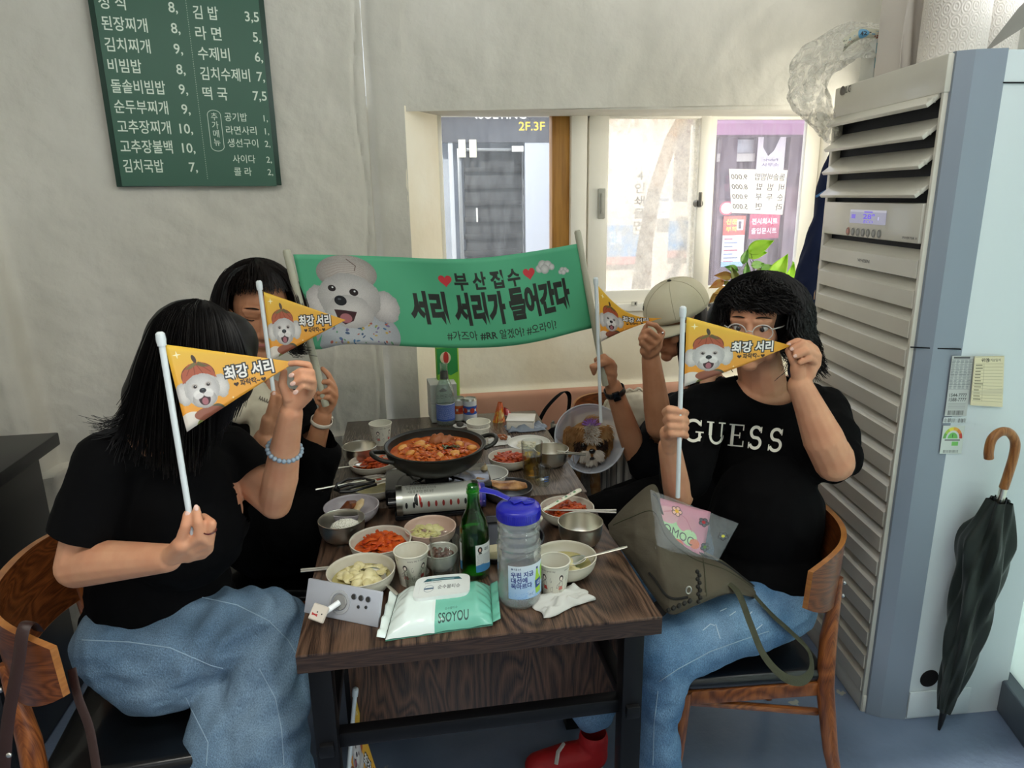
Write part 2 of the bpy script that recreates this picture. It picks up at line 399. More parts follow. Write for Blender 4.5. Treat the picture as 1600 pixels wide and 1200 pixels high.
# glazed right wall: frosted green film behind a dark kick rail
g0 = Z(1508, 1042, 0); g1 = Z(1600, 1170, 0); gd = (g1-g0).normalized(); gn = Vector((-gd.y, gd.x, 0))
if gn.x > 0: gn = -gn
film = mat('frosted_film', 'dce5df', .35, translucent=.4, col2='d3ded7', vs=1.5)
ga = math.atan2(gd.y, gd.x)
gc = g0+gd*.9-gn*.05
struct('window_2', M().box((gc.x, gc.y, 1.02), (2.6, .012, 1.88), ga), film, label='frosted glass wall with pale green film')
struct('window_2_rail', M().box((gc.x+gn.x*.02, gc.y+gn.y*.02, .055), (2.6, .06, .11), ga, .006).box((gc.x, gc.y, 2.0), (2.6, .05, .08), ga), mat('grey_rail', '5d646c', .4, .5))
struct('trim_1', M().box((g0.x-gd.x*.22-gn.x*.02, g0.y-gd.y*.22-gn.y*.02, 1.05), (.34, .05, 2.1), ga), mat('white_post', 'dfe3df', .4))
struct('wall_right', M().box((2.03, 2.6, 1.35), (.10, 1.3, 2.7)).box((1.98, 2.55, 2.35), (.12, 1.2, .8)), plaster)

# ---------------------------------------------------------------- window (structure) built of frames and panes
def rectpx(u0, v0, u1, v1, Y): a = A(u0, v0, Y); b = A(u1, v1, Y); return a, b
def fbox(m_, x0, x1, z0, z1, y, d, bev=.003): return m_.box(((x0+x1)/2, y, (z0+z1)/2), (x1-x0, d, z1-z0), None, bev)
win = M(); ZT = 1.93; ZB = 1.075
fbox(win, .165, .185, ZB, ZT, 3.05, .12); fbox(win, .165, 1.95, ZB, ZB+.035, 3.05, .14); fbox(win, .165, 1.95, 1.90, 1.95, 3.05, .12)
fbox(win, .722, .79, ZB, ZT, 3.05, .10); fbox(win, .79, .80, ZB, ZT, 3.075, .10)
fbox(win, 1.872, 1.95, ZB, ZT, 3.05, .14)
o = struct('window_1', win, white_frame, True, label='white sliding window frame in the plastered niche')
wo = o
M().box((.684, 3.06, 1.5), (.076, .06, .85), None, .003).build('wood_post', mat('orange_pine', 'c08a3e', .5, col2='9c6a2a', vs=4, stretch=(14, 14, 1)), o)
def sash(x0, x1, y, s0, s1, rail):
    m_ = M(); fbox(m_, x0, x0+s0, ZB+.035, 1.905, y, .03); fbox(m_, x1-s1, x1, ZB+.035, 1.905, y, .03)
    fbox(m_, x0, x1, ZB+.035, ZB+.035+rail, y, .028); fbox(m_, x0, x1, 1.885, 1.905, y, .028)
    return m_.build('sash', white_frame, wo)
sash(.80, 1.335, 3.02, .085, .045, .055); sash(1.28, 1.872, 3.06, .10, .07, .055)
glass = mat('dusty_glass', 'eeeeea', .08, trans=1, ior=1.02, spec=.3)
def dusty(name, amount, tint='e8e2d6', sc=24, stretch=(1, 1, .25)):
    m = bpy.data.materials.new(name); m.use_nodes = True; nt = m.node_tree; N = nt.nodes; L = nt.links; N.remove(N['Principled BSDF'])
    t = N.new('ShaderNodeBsdfTransparent'); d = N.new('ShaderNodeBsdfDiffuse'); d.inputs[0].default_value = lin(tint); tl = N.new('ShaderNodeBsdfTranslucent'); tl.inputs[0].default_value = lin(tint)
    a = N.new('ShaderNodeMixShader'); a.inputs[0].default_value = .75; L.new(d.outputs[0], a.inputs[1]); L.new(tl.outputs[0], a.inputs[2])
    mx = N.new('ShaderNodeMixShader'); L.new(t.outputs[0], mx.inputs[1]); L.new(a.outputs[0], mx.inputs[2])
    tc = N.new('ShaderNodeTexCoord'); mp = N.new('ShaderNodeMapping'); mp.inputs['Scale'].default_value = stretch; L.new(tc.outputs['Object'], mp.inputs[0])
    n = N.new('ShaderNodeTexNoise'); n.inputs['Scale'].default_value = sc; n.inputs['Detail'].default_value = 9; n.inputs['Roughness'].default_value = .75; L.new(mp.outputs[0], n.inputs[0])
    r = N.new('ShaderNodeMapRange'); r.inputs[1].default_value = .35; r.inputs[2].default_value = .75; r.inputs[3].default_value = amount*.55; r.inputs[4].default_value = min(1, amount*1.9)
    L.new(n.outputs[0], r.inputs[0]); L.new(r.outputs[0], mx.inputs[0]); L.new(mx.outputs[0], N['Material Output'].inputs[0]); return m
def pane(x0, x1, y, m, z0=1.14, z1=1.9): M().box(((x0+x1)/2, y, (z0+z1)/2), (x1-x0, .004, z1-z0)).build('pane', m, wo, False)
pane(.185, .65, 3.07, dusty('dusty_pane', .09, 'e6e8e6', 30)); pane(.87, 1.30, 3.02, dusty('hazy_pane', .42, 'fff8ea', 26, (1, 1, .8))); pane(1.36, 1.82, 3.06, dusty('clear_pane', .16, 'f0e6ec', 50, (1, 1, .12)))
# sash handles
lp = A(940, 318, 3.0); hm = M().box((lp.x, 3.0, lp.z), (.032, .012, .125), None, .004).box((lp.x, 2.993, lp.z), (.012, .006, .085), None, .002)
hm.build('sash_handle', mat('grey_plastic', 'a9a89c', .4), wo)
lp = A(1088, 318, 3.0); M().tube([(lp.x, 3.0, lp.z), (lp.x, 2.965, lp.z)], .016).box((lp.x, 2.96, lp.z+.018), (.016, .012, .06), None, .004).build('crescent_lock', mat('lock_metal', '6e6a62', .3, .8), wo)
# tiny stickers on the lower rail
for u, t in ((990, '▲'), (1012, 'ⓘ')):
    cv = Canvas(48, 32, 'd9d6c6'); cv.rect(3, 3, 42, 26, '777770').rect(5, 5, 38, 22, 'dedbcc').rect(26, 7, 14, 18, '44443c')
    p = A(u, 474, 2.985); M().grid(lambda a, b: Vector((p.x-.014+.028*a, 2.975, p.z-.01+.02*b)), 1, 1).build('rail_sticker', printmat('rail_sticker', cv.image('rail_sticker')), wo)

# paper menu taped on the glass, read from behind
cv = Canvas(470, 375, 'fffaf0'); rs = np.random.RandomState(3)
rows = [('돌솥비빔밥', '9.000'), ('비  빔  밥', '8.000'), ('순  두  부', '9.000'), ('라      면', '5.000')]
for i, (a, b) in enumerate(rows):
    y = 85+i*84; cv.text(a, 470-18, y, 66, '4a4440', 'r', width=235 if i else 250, mirror=True, shear=-.08, bold=-.006); cv.text(b, 18, y, 58, '4a4440', 'l', mirror=True, width=130, shear=.12, bold=-.006)
c4 = [A(1147, 263, 2.99), A(1241, 265, 2.99), A(1232, 336, 2.99), A(1151, 333, 2.99)]
def paperfn(a, b):
    p = (c4[3]*(1-a)+c4[2]*a)*(1-b)+(c4[0]*(1-a)+c4[1]*a)*b; p.y += .05+.002*math.sin(a*9)*math.cos(b*7)+.004*b*a; return p
o = M().grid(paperfn, 16, 12).build('paper_menu', printmat('paper_menu', cv.image('paper_menu'), .8, trans=.6), None, True)
tag(o, 'handwritten paper menu taped to the window pane, seen from behind', 'paper')

# ---------------------------------------------------------------- street outside
st = M().box((1.5, 6.2, -.32), (12, 6.2, .1)); o = struct('ground_outside', st, mat('pavement', 'cbbfae', .8, bump=.3, bs=12, col2='b5a998', vs=2))
YF = 5.2
def board(m_, u0, v0, u1, v1, Y, d=.05): a = A(u0, v0, Y); b = A(u1, v1, Y); x0, x1 = sorted((a.x, b.x)); z0, z1 = sorted((a.z, b.z)); return m_.box(((x0+x1)/2, Y+d/2, (z0+z1)/2), (x1-x0, d, z1-z0), None, .002)
def sign(name, cv, u0, v0, u1, v1, Y, parent, rough=.5, trans=0):
    a = A(u0, v0, Y); b = A(u1, v1, Y)
    return M().grid(lambda s, t: Vector((a.x+(b.x-a.x)*s, Y, b.z+(a.z-b.z)*t)), 1, 1).build(name, printmat(name, cv.image(name), rough), parent, False)
t = thing('office_entrance', 'grey office entrance across the street with dark stairs behind a glass door', 'building', (A(770, 560, YF).x, YF, -.27))
board(M(), 560, 150, 900, 700, YF+.12, .2).build('wall', mat('blue_grey_render', '98a0aa', .7, col2='8c949e', vs=3), t)
cv = Canvas(560, 190, '3d4048'); cv.text('CONSULTING', 430, 72, 58, 'f1f1ee', 'r', bold=.01); cv.ell(80, 66, 80, 24, 'd8b23a').ell(84, 76, 86, 26, '3d4048'); cv.text('2F.3F', 520, 130, 60, 'e4c336', 'r', bold=.01)
board(M(), 680, 150, 864, 222, YF).build('sign_board', mat('dark_board', '3d4048', .5), t)
sign('sign_face', cv, 680, 162, 864, 222, YF-.006, t)
dm = M(); board(dm, 724, 232, 818, 236, YF+.01, .05); board(dm, 720, 232, 725, 560, YF+.01, .05); board(dm, 816, 232, 820, 560, YF+.01, .05); dm.build('door_frame', mat('steel_trim', '8f9498', .35, .8), t)
board(M(), 724, 236, 818, 560, YF+.09, .03).build('stairwell_back', mat('dark_stair', '1d1f22', .6, col2='292c30', vs=3), t)
for k in range(8):
    board(M(), 726, 262+k*26, 817, 268+k*26, YF+.06-.001*k, .06).build('step', mat('dark_step', '141618', .6), t)
board(M(), 800, 228, 818, 237, YF-.02, .02).build('door_closer', mat('pale_metal', 'c9cac6', .4), t)
for u in (716, 733): board(M(), u, 218, u+12, 246, YF-.02, .01).build('notice', mat('cream_notice', 'cfcfba', .7), t)
board(M(), 820, 222, 863, 560, YF, .08).build('grey_panel', mat('pale_panel', '9ba2ae', .5), t)
board(M(), 700, 222, 719, 560, YF, .05).build('pale_jamb', mat('pale_jamb', 'a4aab0', .5), t)
board(M(), 744, 325, 747, 347, YF-.02, .02).build('door_handle', mat('pale_metal', 'c9cac6', .4), t)
# middle: a bright shop front seen through the hazy pane
t = thing('print_shop', 'sunlit cream shop front with a blue band, seen through the hazy pane', 'building', (A(1020, 560, 6).x, 6, -.27))
board(M(), 880, 140, 1115, 640, 6.05, .2).build('wall', mat('sun_cream', 'f4e8da', .8, col2='e6d6c6', vs=1.5), t)
cv = Canvas(300, 130, '7fa6cf'); cv.rect(0, 105, 300, 25, 'cf8a8a').text('인쇄', 60, 60, 50, 'dfeaf4', bold=.01)
sign('blue_band', cv, 940, 352, 1004, 412, 5.98, t)
cv2 = Canvas(160, 200, '7fa6cf'); cv2.rect(0, 160, 160, 40, 'cf8a8a'); cv2.text('시트', 30, 90, 50, 'dfeaf4')
sign('blue_band', cv2, 1045, 345, 1080, 402, 5.98, t)
cv = Canvas(60, 420, 'e9dccb'); 
for i, ch in enumerate('4인쇄물면'): cv.text(ch, 30, 75+i*80, 70, '3a3430', 'c', bold=.02)
sign('vertical_lettering', cv, 992, 262, 1006, 365, 5.97, t)
cv = Canvas(80, 140, 'eef0f0'); cv.rect(8, 8, 64, 20, '8d98b0'); [cv.rect(10, 40+k*14, 20+(k*17) % 40, 5, '9aa') if False else cv.rect(10, 40+k*14, 20+(k*17) % 40, 5, '99a0a6') for k in range(6)]
sign('notice', cv, 1027, 308, 1046, 341, 5.9, t)
board(M(), 1060, 150, 1075, 300, 5.95, .04).build('dark_window', mat('dim_window', '8a7a72', .4), t)
tk = M().tube([Vector((A(1000, 470, 4.6).x, 4.6, -.30)), A(1000, 470, 4.6), A(1008, 380, 4.6), A(1022, 300, 4.62), A(1050, 215, 4.65), A(1085, 150, 4.7)], [.09, .07, .05, .045, .04, .03], 10)
tag(tk.build('tree', mat('bark', '8a7058', .9, bump=.4), None), 'leaning street tree trunk beyond the hazy window pane', 'tree')
# right: sign maker's shop with an awning and posters
t = thing('sign_shop', 'dark sign shop front with purple awning and taped posters', 'building', (A(1200, 560, 5).x, 5, -.27))
board(M(), 1112, 140, 1420, 620, 5.1, .2).build('wall', mat('shop_wall', '44363e', .6, col2='52424a', vs=3), t)
a = A(1100, 165, 4.7); b = A(1330, 196, 4.7)
M().prism([(4.55, b.z+.0), (5.1, a.z+.03), (5.1, a.z-.04), (4.56, b.z-.07)], a.x, b.x+.2, 'yz').build('awning', mat('purple_awning', '86607e', .7, col2='6e4c68', vs=3), t)
board(M(), 1125, 196, 1262, 214, 4.95, .08).build('awning_rail', mat('plum_rail', '55404c', .6), t)
board(M(), 1125, 218, 1184, 240, 5.0, .03).build('sky_window', mat('pale_reflection', 'b9bcc2', .2), t)
board(M(), 1125, 240, 1183, 252, 4.97, .05).build('white_beam', mat('white_beam', 'd3cec6', .5), t)
for k, (u0, u1) in enumerate(((1183, 1187), (1236, 1241), (1128, 1131))): board(M(), u0, 214, u1, 560, 4.96, .05).build('mullion', mat('plum_mullion', '5e4e56', .4), t)
cv = Canvas(150, 310, 'e8dfe4'); cv.poly([(30, 0), (120, 0), (90, 120), (60, 170), (30, 90)], '37303c'); cv.rect(20, 175, 110, 120, 'ddd6df').text('Fabric', 75, 215, 34, '5a4a64', 'c', bold=.01, mirror=True).text('사무소', 75, 260, 34, '5a4a64', 'c', bold=.01)
sign('poster', cv, 1185, 214, 1224, 268, 4.93, t)
cv = Canvas(260, 230, 'a03352'); cv.text('전시회시트', 130, 90, 62, 'f6eef0', 'c', bold=.015, width=220).text('출입문시트', 130, 180, 62, 'f6eef0', 'c', bold=.015, width=220)
sign('red_sign', cv, 1172, 335, 1216, 372, 4.93, t)
cv = Canvas(160, 400, 'eee9ee'); cv.rect(0, 0, 160, 150, 'd65a4a').rect(100, 30, 45, 80, 'f4f0ee').rect(110, 40, 22, 60, '40303a'); cv.text('신문', 20, 60, 46, 'f3d35a', bold=.02).text('부착', 20, 120, 46, 'f3d35a', bold=.02)
for k in range(7): cv.rect(14, 175+k*30, 60+(k*37) % 70, 9, ['b33f55', '7f93b8', '6a7f98'][k % 3])
cv.rect(0, 360, 160, 40, '8fb8dc')
sign('poster', cv, 1131, 338, 1160, 416, 4.93, t)
cv = Canvas(100, 100, '4a3a44', 1); cv.ell(50, 50, 46, 46, 'e8e2e4').ell(50, 50, 40, 40, 'c34a5a').ell(50, 50, 30, 30, 'ece6e8').text('인쇄', 50, 60, 30, '553', 'c') if False else cv.ell(50, 50, 46, 46, 'c34a5a').ell(50, 50, 36, 36, 'ece6e8')
sign('round_sign', cv, 1124, 314, 1147, 337, 4.93, t)
cv = Canvas(100, 120, '3c3038'); cv.text('전', 50, 40, 36, '8e5a6a', 'c').text('단', 50, 80, 36, '8e5a6a', 'c'); sign('dark_sign', cv, 1126, 270, 1146, 310, 4.93, t)
board(M(), 1252, 270, 1262, 330, 4.9, .02).build('red_strip', mat('red_strip', 'c85a55', .6), t)
# ------------------------------------------------------------------ menu board on the left wall
cv = Canvas(900, 1150, '2d5a46'); W_ = 'd3dfce'
rs = np.random.RandomState(1)
# board pixel frame: board shows rows from just under its missing top to its bottom edge
ox0, oy0 = 0, 0
def mrow(t, x, y, sz, w=None, al='l'): cv.text(t, x, y, sz, W_, al, bold=.012, width=w)
L_ = [('정 식', '8,'), ('된장찌개', '8,'), ('김치찌개', '9,'), ('비빔밥', '8,'), ('돌솥비빔밥', '9,'), ('순두부찌개', '9,'), ('고추장찌개', '10,'), ('고추장불백', '10,'), ('김치국밥', '7,')]
Lw = [140, 240, 240, 178, 292, 292, 292, 288, 224]
for i, ((a, b), w_) in enumerate(zip(L_, Lw)):
    y = 222+i*105.8; mrow(a, 22, y, 78, w_); mrow(b, 438, y, 74, None, 'r')
R_ = [('김 밥', '3,5', 140), ('라 면', '5,', 145), ('수제비', '6,', 180), ('김치수제비', '7,', 285), ('떡 국', '7,5', 142)]
for i, (a, b, w_) in enumerate(R_):
    y = 241+i*105.8; mrow(a, 520, y, 76, w_); mrow(b, 892, y, 72, None, 'r')
for i, (a, b, w_) in enumerate([('공기밥', '1,', 132), ('라면사리', '1,', 180), ('생선구이', '2,', 182), ('사이다', '2,', 135), ('콜 라', '2,', 105)]):
    y = [780, 853, 924, 1014, 1086][i]; x = 630 if i < 3 else 650; cv.text(a, x, y, 52, W_, 'l', width=w_, bold=.006); cv.text(b, 885, y, 50, W_, 'r', bold=.006)
for k in range(4): cv.text('추가메뉴'[k], 570, 778+k*47, 46, W_, 'c', bold=.004)
for s_ in (0,):
    pts = [(590+38*math.cos(a_), (690 if math.sin(a_) < 0 else 890)+26*math.sin(a_)) for a_ in np.linspace(0, 2*PI, 40)]; pts.append(pts[0])
    pts = [(608, 926)]+[(570+38*math.cos(a_), 926+26*math.sin(a_)) for a_ in np.linspace(0, PI, 14)]+[(532, 752)]+[(570-38*math.cos(a_), 752-26*math.sin(a_)) for a_ in np.linspace(0, PI, 14)]+[(608, 926)]
    cv.line(pts, 3, W_)
for y in range(0, 1110, 12): cv.rect(487, y, 3, 6, 'a9bca6')
bl = WL(185, 291, .0); br = WL(440, 291, .0); Wb = (br-bl).length; Hb = Wb*1150/900
t = thing('menu_board', 'dark green menu board with white Korean dishes and prices on the plaster wall', 'menu board', tuple((bl+br)/2+WN*.02))
up = Vector((0, 0, 1))
m_ = M(); m_.box(tuple((bl+br)/2+WN*.022+up*Hb/2), (Wb, .02, Hb), math.radians(10), .002); m_.build('board', mat('board_edge', '1f3a2e', .4), t)
M().grid(lambda a, b: bl+(br-bl)*(a*.935+.0325)+up*(Hb*b)+WN*.0335, 1, 1).build('printed_face', printmat('menu_print', cv.image('menu'), .42), t, False)

# ------------------------------------------------------------------ tables
def woodmat(name, c1, c2, sc, dist, stretch, rough=.3, bump=.25):
    m = mat(name, c1, rough); nt = m.node_tree; N = nt.nodes; L = nt.links; b = N['Principled BSDF']
    tc = N.new('ShaderNodeTexCoord'); mp = N.new('ShaderNodeMapping'); mp.inputs['Scale'].default_value = stretch; L.new(tc.outputs['Object'], mp.inputs[0])
    big = N.new('ShaderNodeTexNoise'); big.inputs['Scale'].default_value = sc; big.inputs['Detail'].default_value = 1.5; big.inputs['Distortion'].default_value = dist; L.new(mp.outputs[0], big.inputs[0])
    ml = N.new('ShaderNodeMath'); ml.operation = 'MULTIPLY'; ml.inputs[1].default_value = 14; L.new(big.outputs[0], ml.inputs[0])
    fr = N.new('ShaderNodeMath'); fr.operation = 'PINGPONG'; fr.inputs[1].default_value = .5; L.new(ml.outputs[0], fr.inputs[0])
    mp2 = N.new('ShaderNodeMapping'); mp2.inputs['Scale'].default_value = tuple(s*(1 if s < 1.5 else 9) for s in stretch); L.new(tc.outputs['Object'], mp2.inputs[0])
    fine = N.new('ShaderNodeTexNoise'); fine.inputs['Scale'].default_value = 22; fine.inputs['Detail'].default_value = 6; L.new(mp2.outputs[0], fine.inputs[0])
    ad = N.new('ShaderNodeMath'); ad.operation = 'MULTIPLY_ADD'; ad.inputs[1].default_value = .75; L.new(fr.outputs[0], ad.inputs[0]); L.new(fine.outputs[0], ad.inputs[2])
    r = N.new('ShaderNodeValToRGB'); e = r.color_ramp.elements; e[0].position = .46; e[1].position = .93; e[0].color = lin(c1); e[1].color = lin(c2)
    L.new(ad.outputs[0], r.inputs[0]); L.new(r.outputs[0], b.inputs['Base Color'])
    bp = N.new('ShaderNodeBump'); bp.inputs['Strength'].default_value = bump; bp.inputs['Distance'].default_value = .001; L.new(ad.outputs[0], bp.inputs['Height']); L.new(bp.outputs[0], b.inputs['Normal'])
    return m
twood = woodmat('walnut_laminate', '231914', '6a5140', 1.8, .7, (5, .8, 1), .3)
tedge = woodmat('walnut_edge', '241a15', '46342a', 3, .4, (1, 1, 12), .4)
tpanel = woodmat('walnut_panel', '241913', '6e4f3a', 2.2, .5, (5, 1, .9), .42)
ash = woodmat('grey_ash', '3d3530', '77695c', 3, .3, (14, .8, 1), .26)
black_metal = mat('black_metal', '08080a', .42, 0, spec=.35, bump=.05)
TZ = .75
t = thing('dining_table', 'near dark walnut table with black steel legs and a hanging modesty panel', 'table', (.12, 1.5, 0))
tx0, tx1, ty0, ty1 = -.24, .484, 1.193, 1.822
M().box(((tx0+tx1)/2, (ty0+ty1)/2, TZ-.003), (tx1-tx0, ty1-ty0, .006), None, .0015).build('tabletop', twood, t)
M().box(((tx0+tx1)/2, (ty0+ty1)/2, TZ-.0235), (tx1-tx0-.001, ty1-ty0-.001, .035)).build('edge_band', tedge, t)
for x in (tx0+.035, tx1-.045):
    for y in (ty0+.06, ty1-.05): M().box((x, y, .355), (.045, .045, .71), None, .003).build('leg', black_metal, t)
for y in (ty0+.06,): M().box((.12, y+.012, .497), (.66, .03, .034), None, .003).build('stretcher', black_metal, t)
for x in (tx0+.035, tx1-.045): M().box((x, 1.5, .50), (.03, .56, .03), None, .003).build('stretcher', black_metal, t)
[M().box((.12, y_, .70), (.66, .04, .018)).build('top_rail', black_metal, t) for y_ in (ty0+.06, ty1-.05)]
pa = A(543, 1030, 1.52); pb = A(965, 1000, 1.52)
M().box(((pa.x+pb.x)/2, 1.52, .485), (pb.x-pa.x, .016, .40), None, .002).build('modesty_panel', tpanel, t)
t = thing('dining_table', 'far grey-brown ash table under the stove and the window, pushed against the first', 'table', (.12, 2.2, 0))
M().box((.125, 2.23, TZ-.003), (.735, .81, .006), None, .0015).build('tabletop', ash, t)
M().box((.125, 2.23, TZ-.0235), (.734, .809, .035)).build('edge_band', tedge, t)
for x in (-.2, .44):
    for y in (1.88, 2.58): M().box((x, y, .355), (.045, .045, .71), None, .003).build('leg', black_metal, t)

# ------------------------------------------------------------------ air conditioner
P0 = Vector((1.36, 1.66, 0)); P1 = Vector((1.443, 2.26, 0)); fd = (P1-P0); FWd = fd.length; fd.normalize(); fo = Vector((-fd.y, fd.x, 0))  # fo points out of the front
if fo.x > 0: fo = -fo
fang = math.atan2(fd.y, fd.x)
def AC(s, o, z): return P0+fd*s+fo*o+Vector((0, 0, z))  # s along front from the near edge
acwhite = mat('ac_ivory', 'd2cfc3', .32, coat=.2, col2='c9c5b8', vs=3); acside = mat('ac_side', 'd3dcdf', .35); acgrey = mat('ac_grey', '8d97a3', .4, .25); acdark = mat('ac_dark', '090b10', .6, col2='10131a', vs=30, spec=.2)
t = thing('air_conditioner', 'tall ivory floor-standing air conditioner with open louvres beside the window', 'air conditioner', tuple(AC(.3, -.18, 0)))
TOP = 1.90; q0 = Vector((1.452, 1.618, 0)); q1 = q0+Vector((math.cos(math.radians(-3)), math.sin(math.radians(-3)), 0))*.33; q2 = q1+fd*.64; q3 = AC(FWd, -.03, 0)
M().prism([(p.x, p.y) for p in (q0, q1, q2, q3, AC(0, -.03, 0))], .0, TOP).build('cabinet', acside, t, False)
M().box(tuple((q0+q1)/2+Vector((0, -.0015, 1.826))), (.325, .004, .003), math.radians(-3)).build('seam', acdark, t)
a_ = AC(.0, 0, 0); M().prism([(p.x, p.y) for p in (AC(-.001, .004, 0), AC(.012, .006, 0), AC(.012, -.04, 0), q0+Vector((.03, .03, 0)), q0+Vector((.004, -.003, 0)), AC(-.02, -.03, 0))], .0, TOP+.003).build('corner_trim', acgrey, t, False)
M().box(tuple(AC(.0, -.005, 1.17)+Vector((.03, -.022, 0))), (.12, .006, .003), math.radians(-25)).build('trim_joint', acdark, t)
M().box(tuple(AC(FWd/2+.005, -.02, TOP/2+.02)), (FWd-.02, .02, TOP-.06), fang).build('front_recess', acdark, t)
f_ = M(); f_.box(tuple(AC(FWd/2, -.005, TOP-.045)), (FWd-.01, .05, .09), fang, .004); f_.box(tuple(AC(FWd-.01, -.005, TOP/2)), (.02, .045, TOP), fang, .004); f_.box(tuple(AC(.014, -.005, TOP/2)), (.012, .045, TOP), fang, .003)
f_.box(tuple(AC(FWd/2, -.005, .03)), (FWd-.01, .04, .06), fang, .003); f_.build('front_frame', acwhite, t)
def louver(z, tilt, d, name='louvre', m=acwhite, hh=.058, out=.0):
    R = Matrix.Rotation(fang, 3, 'Z')@Matrix.Rotation(math.radians(tilt), 3, 'X')
    return M().box(tuple(AC(FWd/2+.002, out, z)), (FWd-.05, d, hh), R, .003).build(name, m, t)
# px of the four open louvres at the near end: v=150,215,270,330 ; heights computed on the front plane
def acz(u, v):
    r = Vector(ray(u, v)); p = P0; k = (p-Vector((0, 0, HC))).dot(fo)/r.dot(fo); return (r*k).z+HC
for v in (146, 196, 243, 290):
    z = acz(1485, v); louver(z, -38, .085, hh=.012, out=.012)
    for k in (0,):
        M().box(tuple(AC(.035, .03, z-.012)), (.016, .014, .014), fang+.5, .002).build('louvre_clip', acwhite, t)
zc0, zc1 = acz(1465, 383), acz(1480, 318)
M().box(tuple(AC(FWd/2, .004, (zc0+zc1)/2)), (FWd-.045, .04, zc1-zc0), fang, .004).build('control_panel', acwhite, t)
def acplane(s0, s1, z0, z1, o, cv, name, rough=.4, emit=0):
    m = printmat(name, cv.image(name), rough)
    if emit:
        b = m.node_tree.nodes['Principled BSDF']; tx = [n for n in m.node_tree.nodes if n.type == 'TEX_IMAGE'][0]; m.node_tree.links.new(tx.outputs[0], b.inputs['Emission Color']); b.inputs['Emission Strength'].default_value = emit
    return M().grid(lambda a, b: AC(s0+(s1-s0)*a, o, z0+(z1-z0)*b), 1, 1).build(name, m, t, False)
def acs(u, v):
    r = Vector(ray(u, v)); k = (P0-Vector((0, 0, HC))).dot(fo)/r.dot(fo); p = r*k; p.z += HC; return (p-P0).dot(fd), p.z
cv = Canvas(260, 130, '9c9cb4'); cv.rect(0, 0, 260, 20, 'b9b9c8').rect(12, 45, 30, 40, '7a68e0').text('28°', 100, 82, 62, '6a50f0', bold=.02).text('ECO', 108, 120, 34, '6a50f0', bold=.01).rect(105, 12, 60, 14, '7a68e0').rect(205, 60, 8, 30, 'c8c4f6')
s0, z1 = acs(1342, 327); s1, z0 = acs(1397, 352)
acplane(s0, s1, z0, z1, .0255, cv, 'display', .2, .35)
for k, u in enumerate((1337, 1345, 1353, 1361, 1369, 1378, 1387)):
    s_, z_ = acs(u, 361+k*.7); R = Matrix.Rotation(fang, 3, 'Z')
    m_ = M(); m_.lathe([(.0, .0005), (.0095, .0005), (.0095, -.001)], 14); m_.v = [tuple(AC(s_, .0255, z_)+fd*v[0]+up*v[1]*1.3+fo*v[2]) for v in m_.v]
    m_.build('button', mat('button_red', 'd58a76', .4) if k == 0 else mat('button_grey', 'a3a49f', .4), t)
    m_ = M(); m_.lathe([(.006, .0012), (.0085, .0012)], 14); m_.v = [tuple(AC(s_, .0258, z_)+fd*v[0]+up*v[1]*1.3+fo*v[2]) for v in m_.v]; m_.build('button_ring', mat('ring_dark', '6c6b66', .4), t)
def acprint(txt, u0, v0, u1, v1, o, W, H, name, col='4c4a46', bold=.015, logo=False):
    cv = Canvas(W, H, 'd2cfc3', 0)
    if logo: cv.ell(H*.5, H*.5, H*.4, H*.4, '5a5550'); cv.text(txt, H*1.02, H*.78, H*.8, col, bold=bold)
    else: cv.text(txt, 4, H*.78, H*.9, col, width=W-8, bold=bold)
    s0, z1 = acs(u0, v0); s1, z0 = acs(u1, v1)
    M().grid(lambda a, b: AC(s0+(s1-s0)*a, o, z0+(z1-z0)*b), 1, 1).build(name, printmat(name, cv.image(name), .4, alpha=True), t, False)
acprint('LG', 1323, 134, 1339, 147, .022, 90, 50, 'logo', logo=True)
acprint('INVERTER V', 1424, 368, 1448, 376, .0255, 160, 34, 'lettering')
# lower closed slats, stepped like siding
nz = 17; zt = zc0-.012; zb = .065; pitch = (zt-zb)/nz
for i in range(nz):
    z0_ = zb+i*pitch; m_ = M()
    def prof(s): return [AC(s, -.012, z0_), AC(s, .020, z0_+.002), AC(s, .021, z0_+pitch*.60), AC(s, .012, z0_+pitch*.68), AC(s, -.010, z0_+pitch*.93), AC(s, -.012, z0_+pitch)]
    a, b = prof(.02), prof(FWd-.02); n = len(a); m_.add(a+b, [[k, (k+1) % n, n+(k+1) % n, n+k] for k in range(n)]+[list(range(n))[::-1], list(range(n, 2*n))])
    m_.build('slat', acwhite, t, False)
acprint('WHISEN', 1351, 402, 1370, 413, .0225, 150, 44, 'lettering', '3f3d3a')
# stickers and papers on the side
sd = (q1-q0).normalized(); so = Vector((sd.y, -sd.x, 0))
if so.y > 0: so = -so
def SD(u, v, o=.003):
    r = Vector(ray(u, v)); p = q0+so*o; k = (p-Vector((0, 0, HC))).dot(so)/r.dot(so); q = r*k; q.z += HC; return q
def sideprint(name, cv, tl, tr, br, bl, o=.003, solid=0, label=None, rough=.5):
    c = [SD(*p, o) for p in (tl, tr, br, bl)]
    return M().grid(lambda a, b: (c[3]*(1-a)+c[2]*a)*(1-b)+(c[0]*(1-a)+c[1]*a)*b, 2, 2).build(name, printmat(name, cv.image(name), rough), t, False, solid=solid, label=label)
cv = Canvas(240, 540, 'b9bcb9'); cv.rect(20, 8, 180, 16, '4a4c4c'); rs = np.random.RandomState(5)
for k in range(26):
    for j in range(5): cv.rect(8+j*46+rs.randint(4), 36+k*10, 20+rs.randint(20), 5, '83878a')
for k in range(0, 270, 22): cv.rect(4, 32+k, 232, 2, '6f7374')
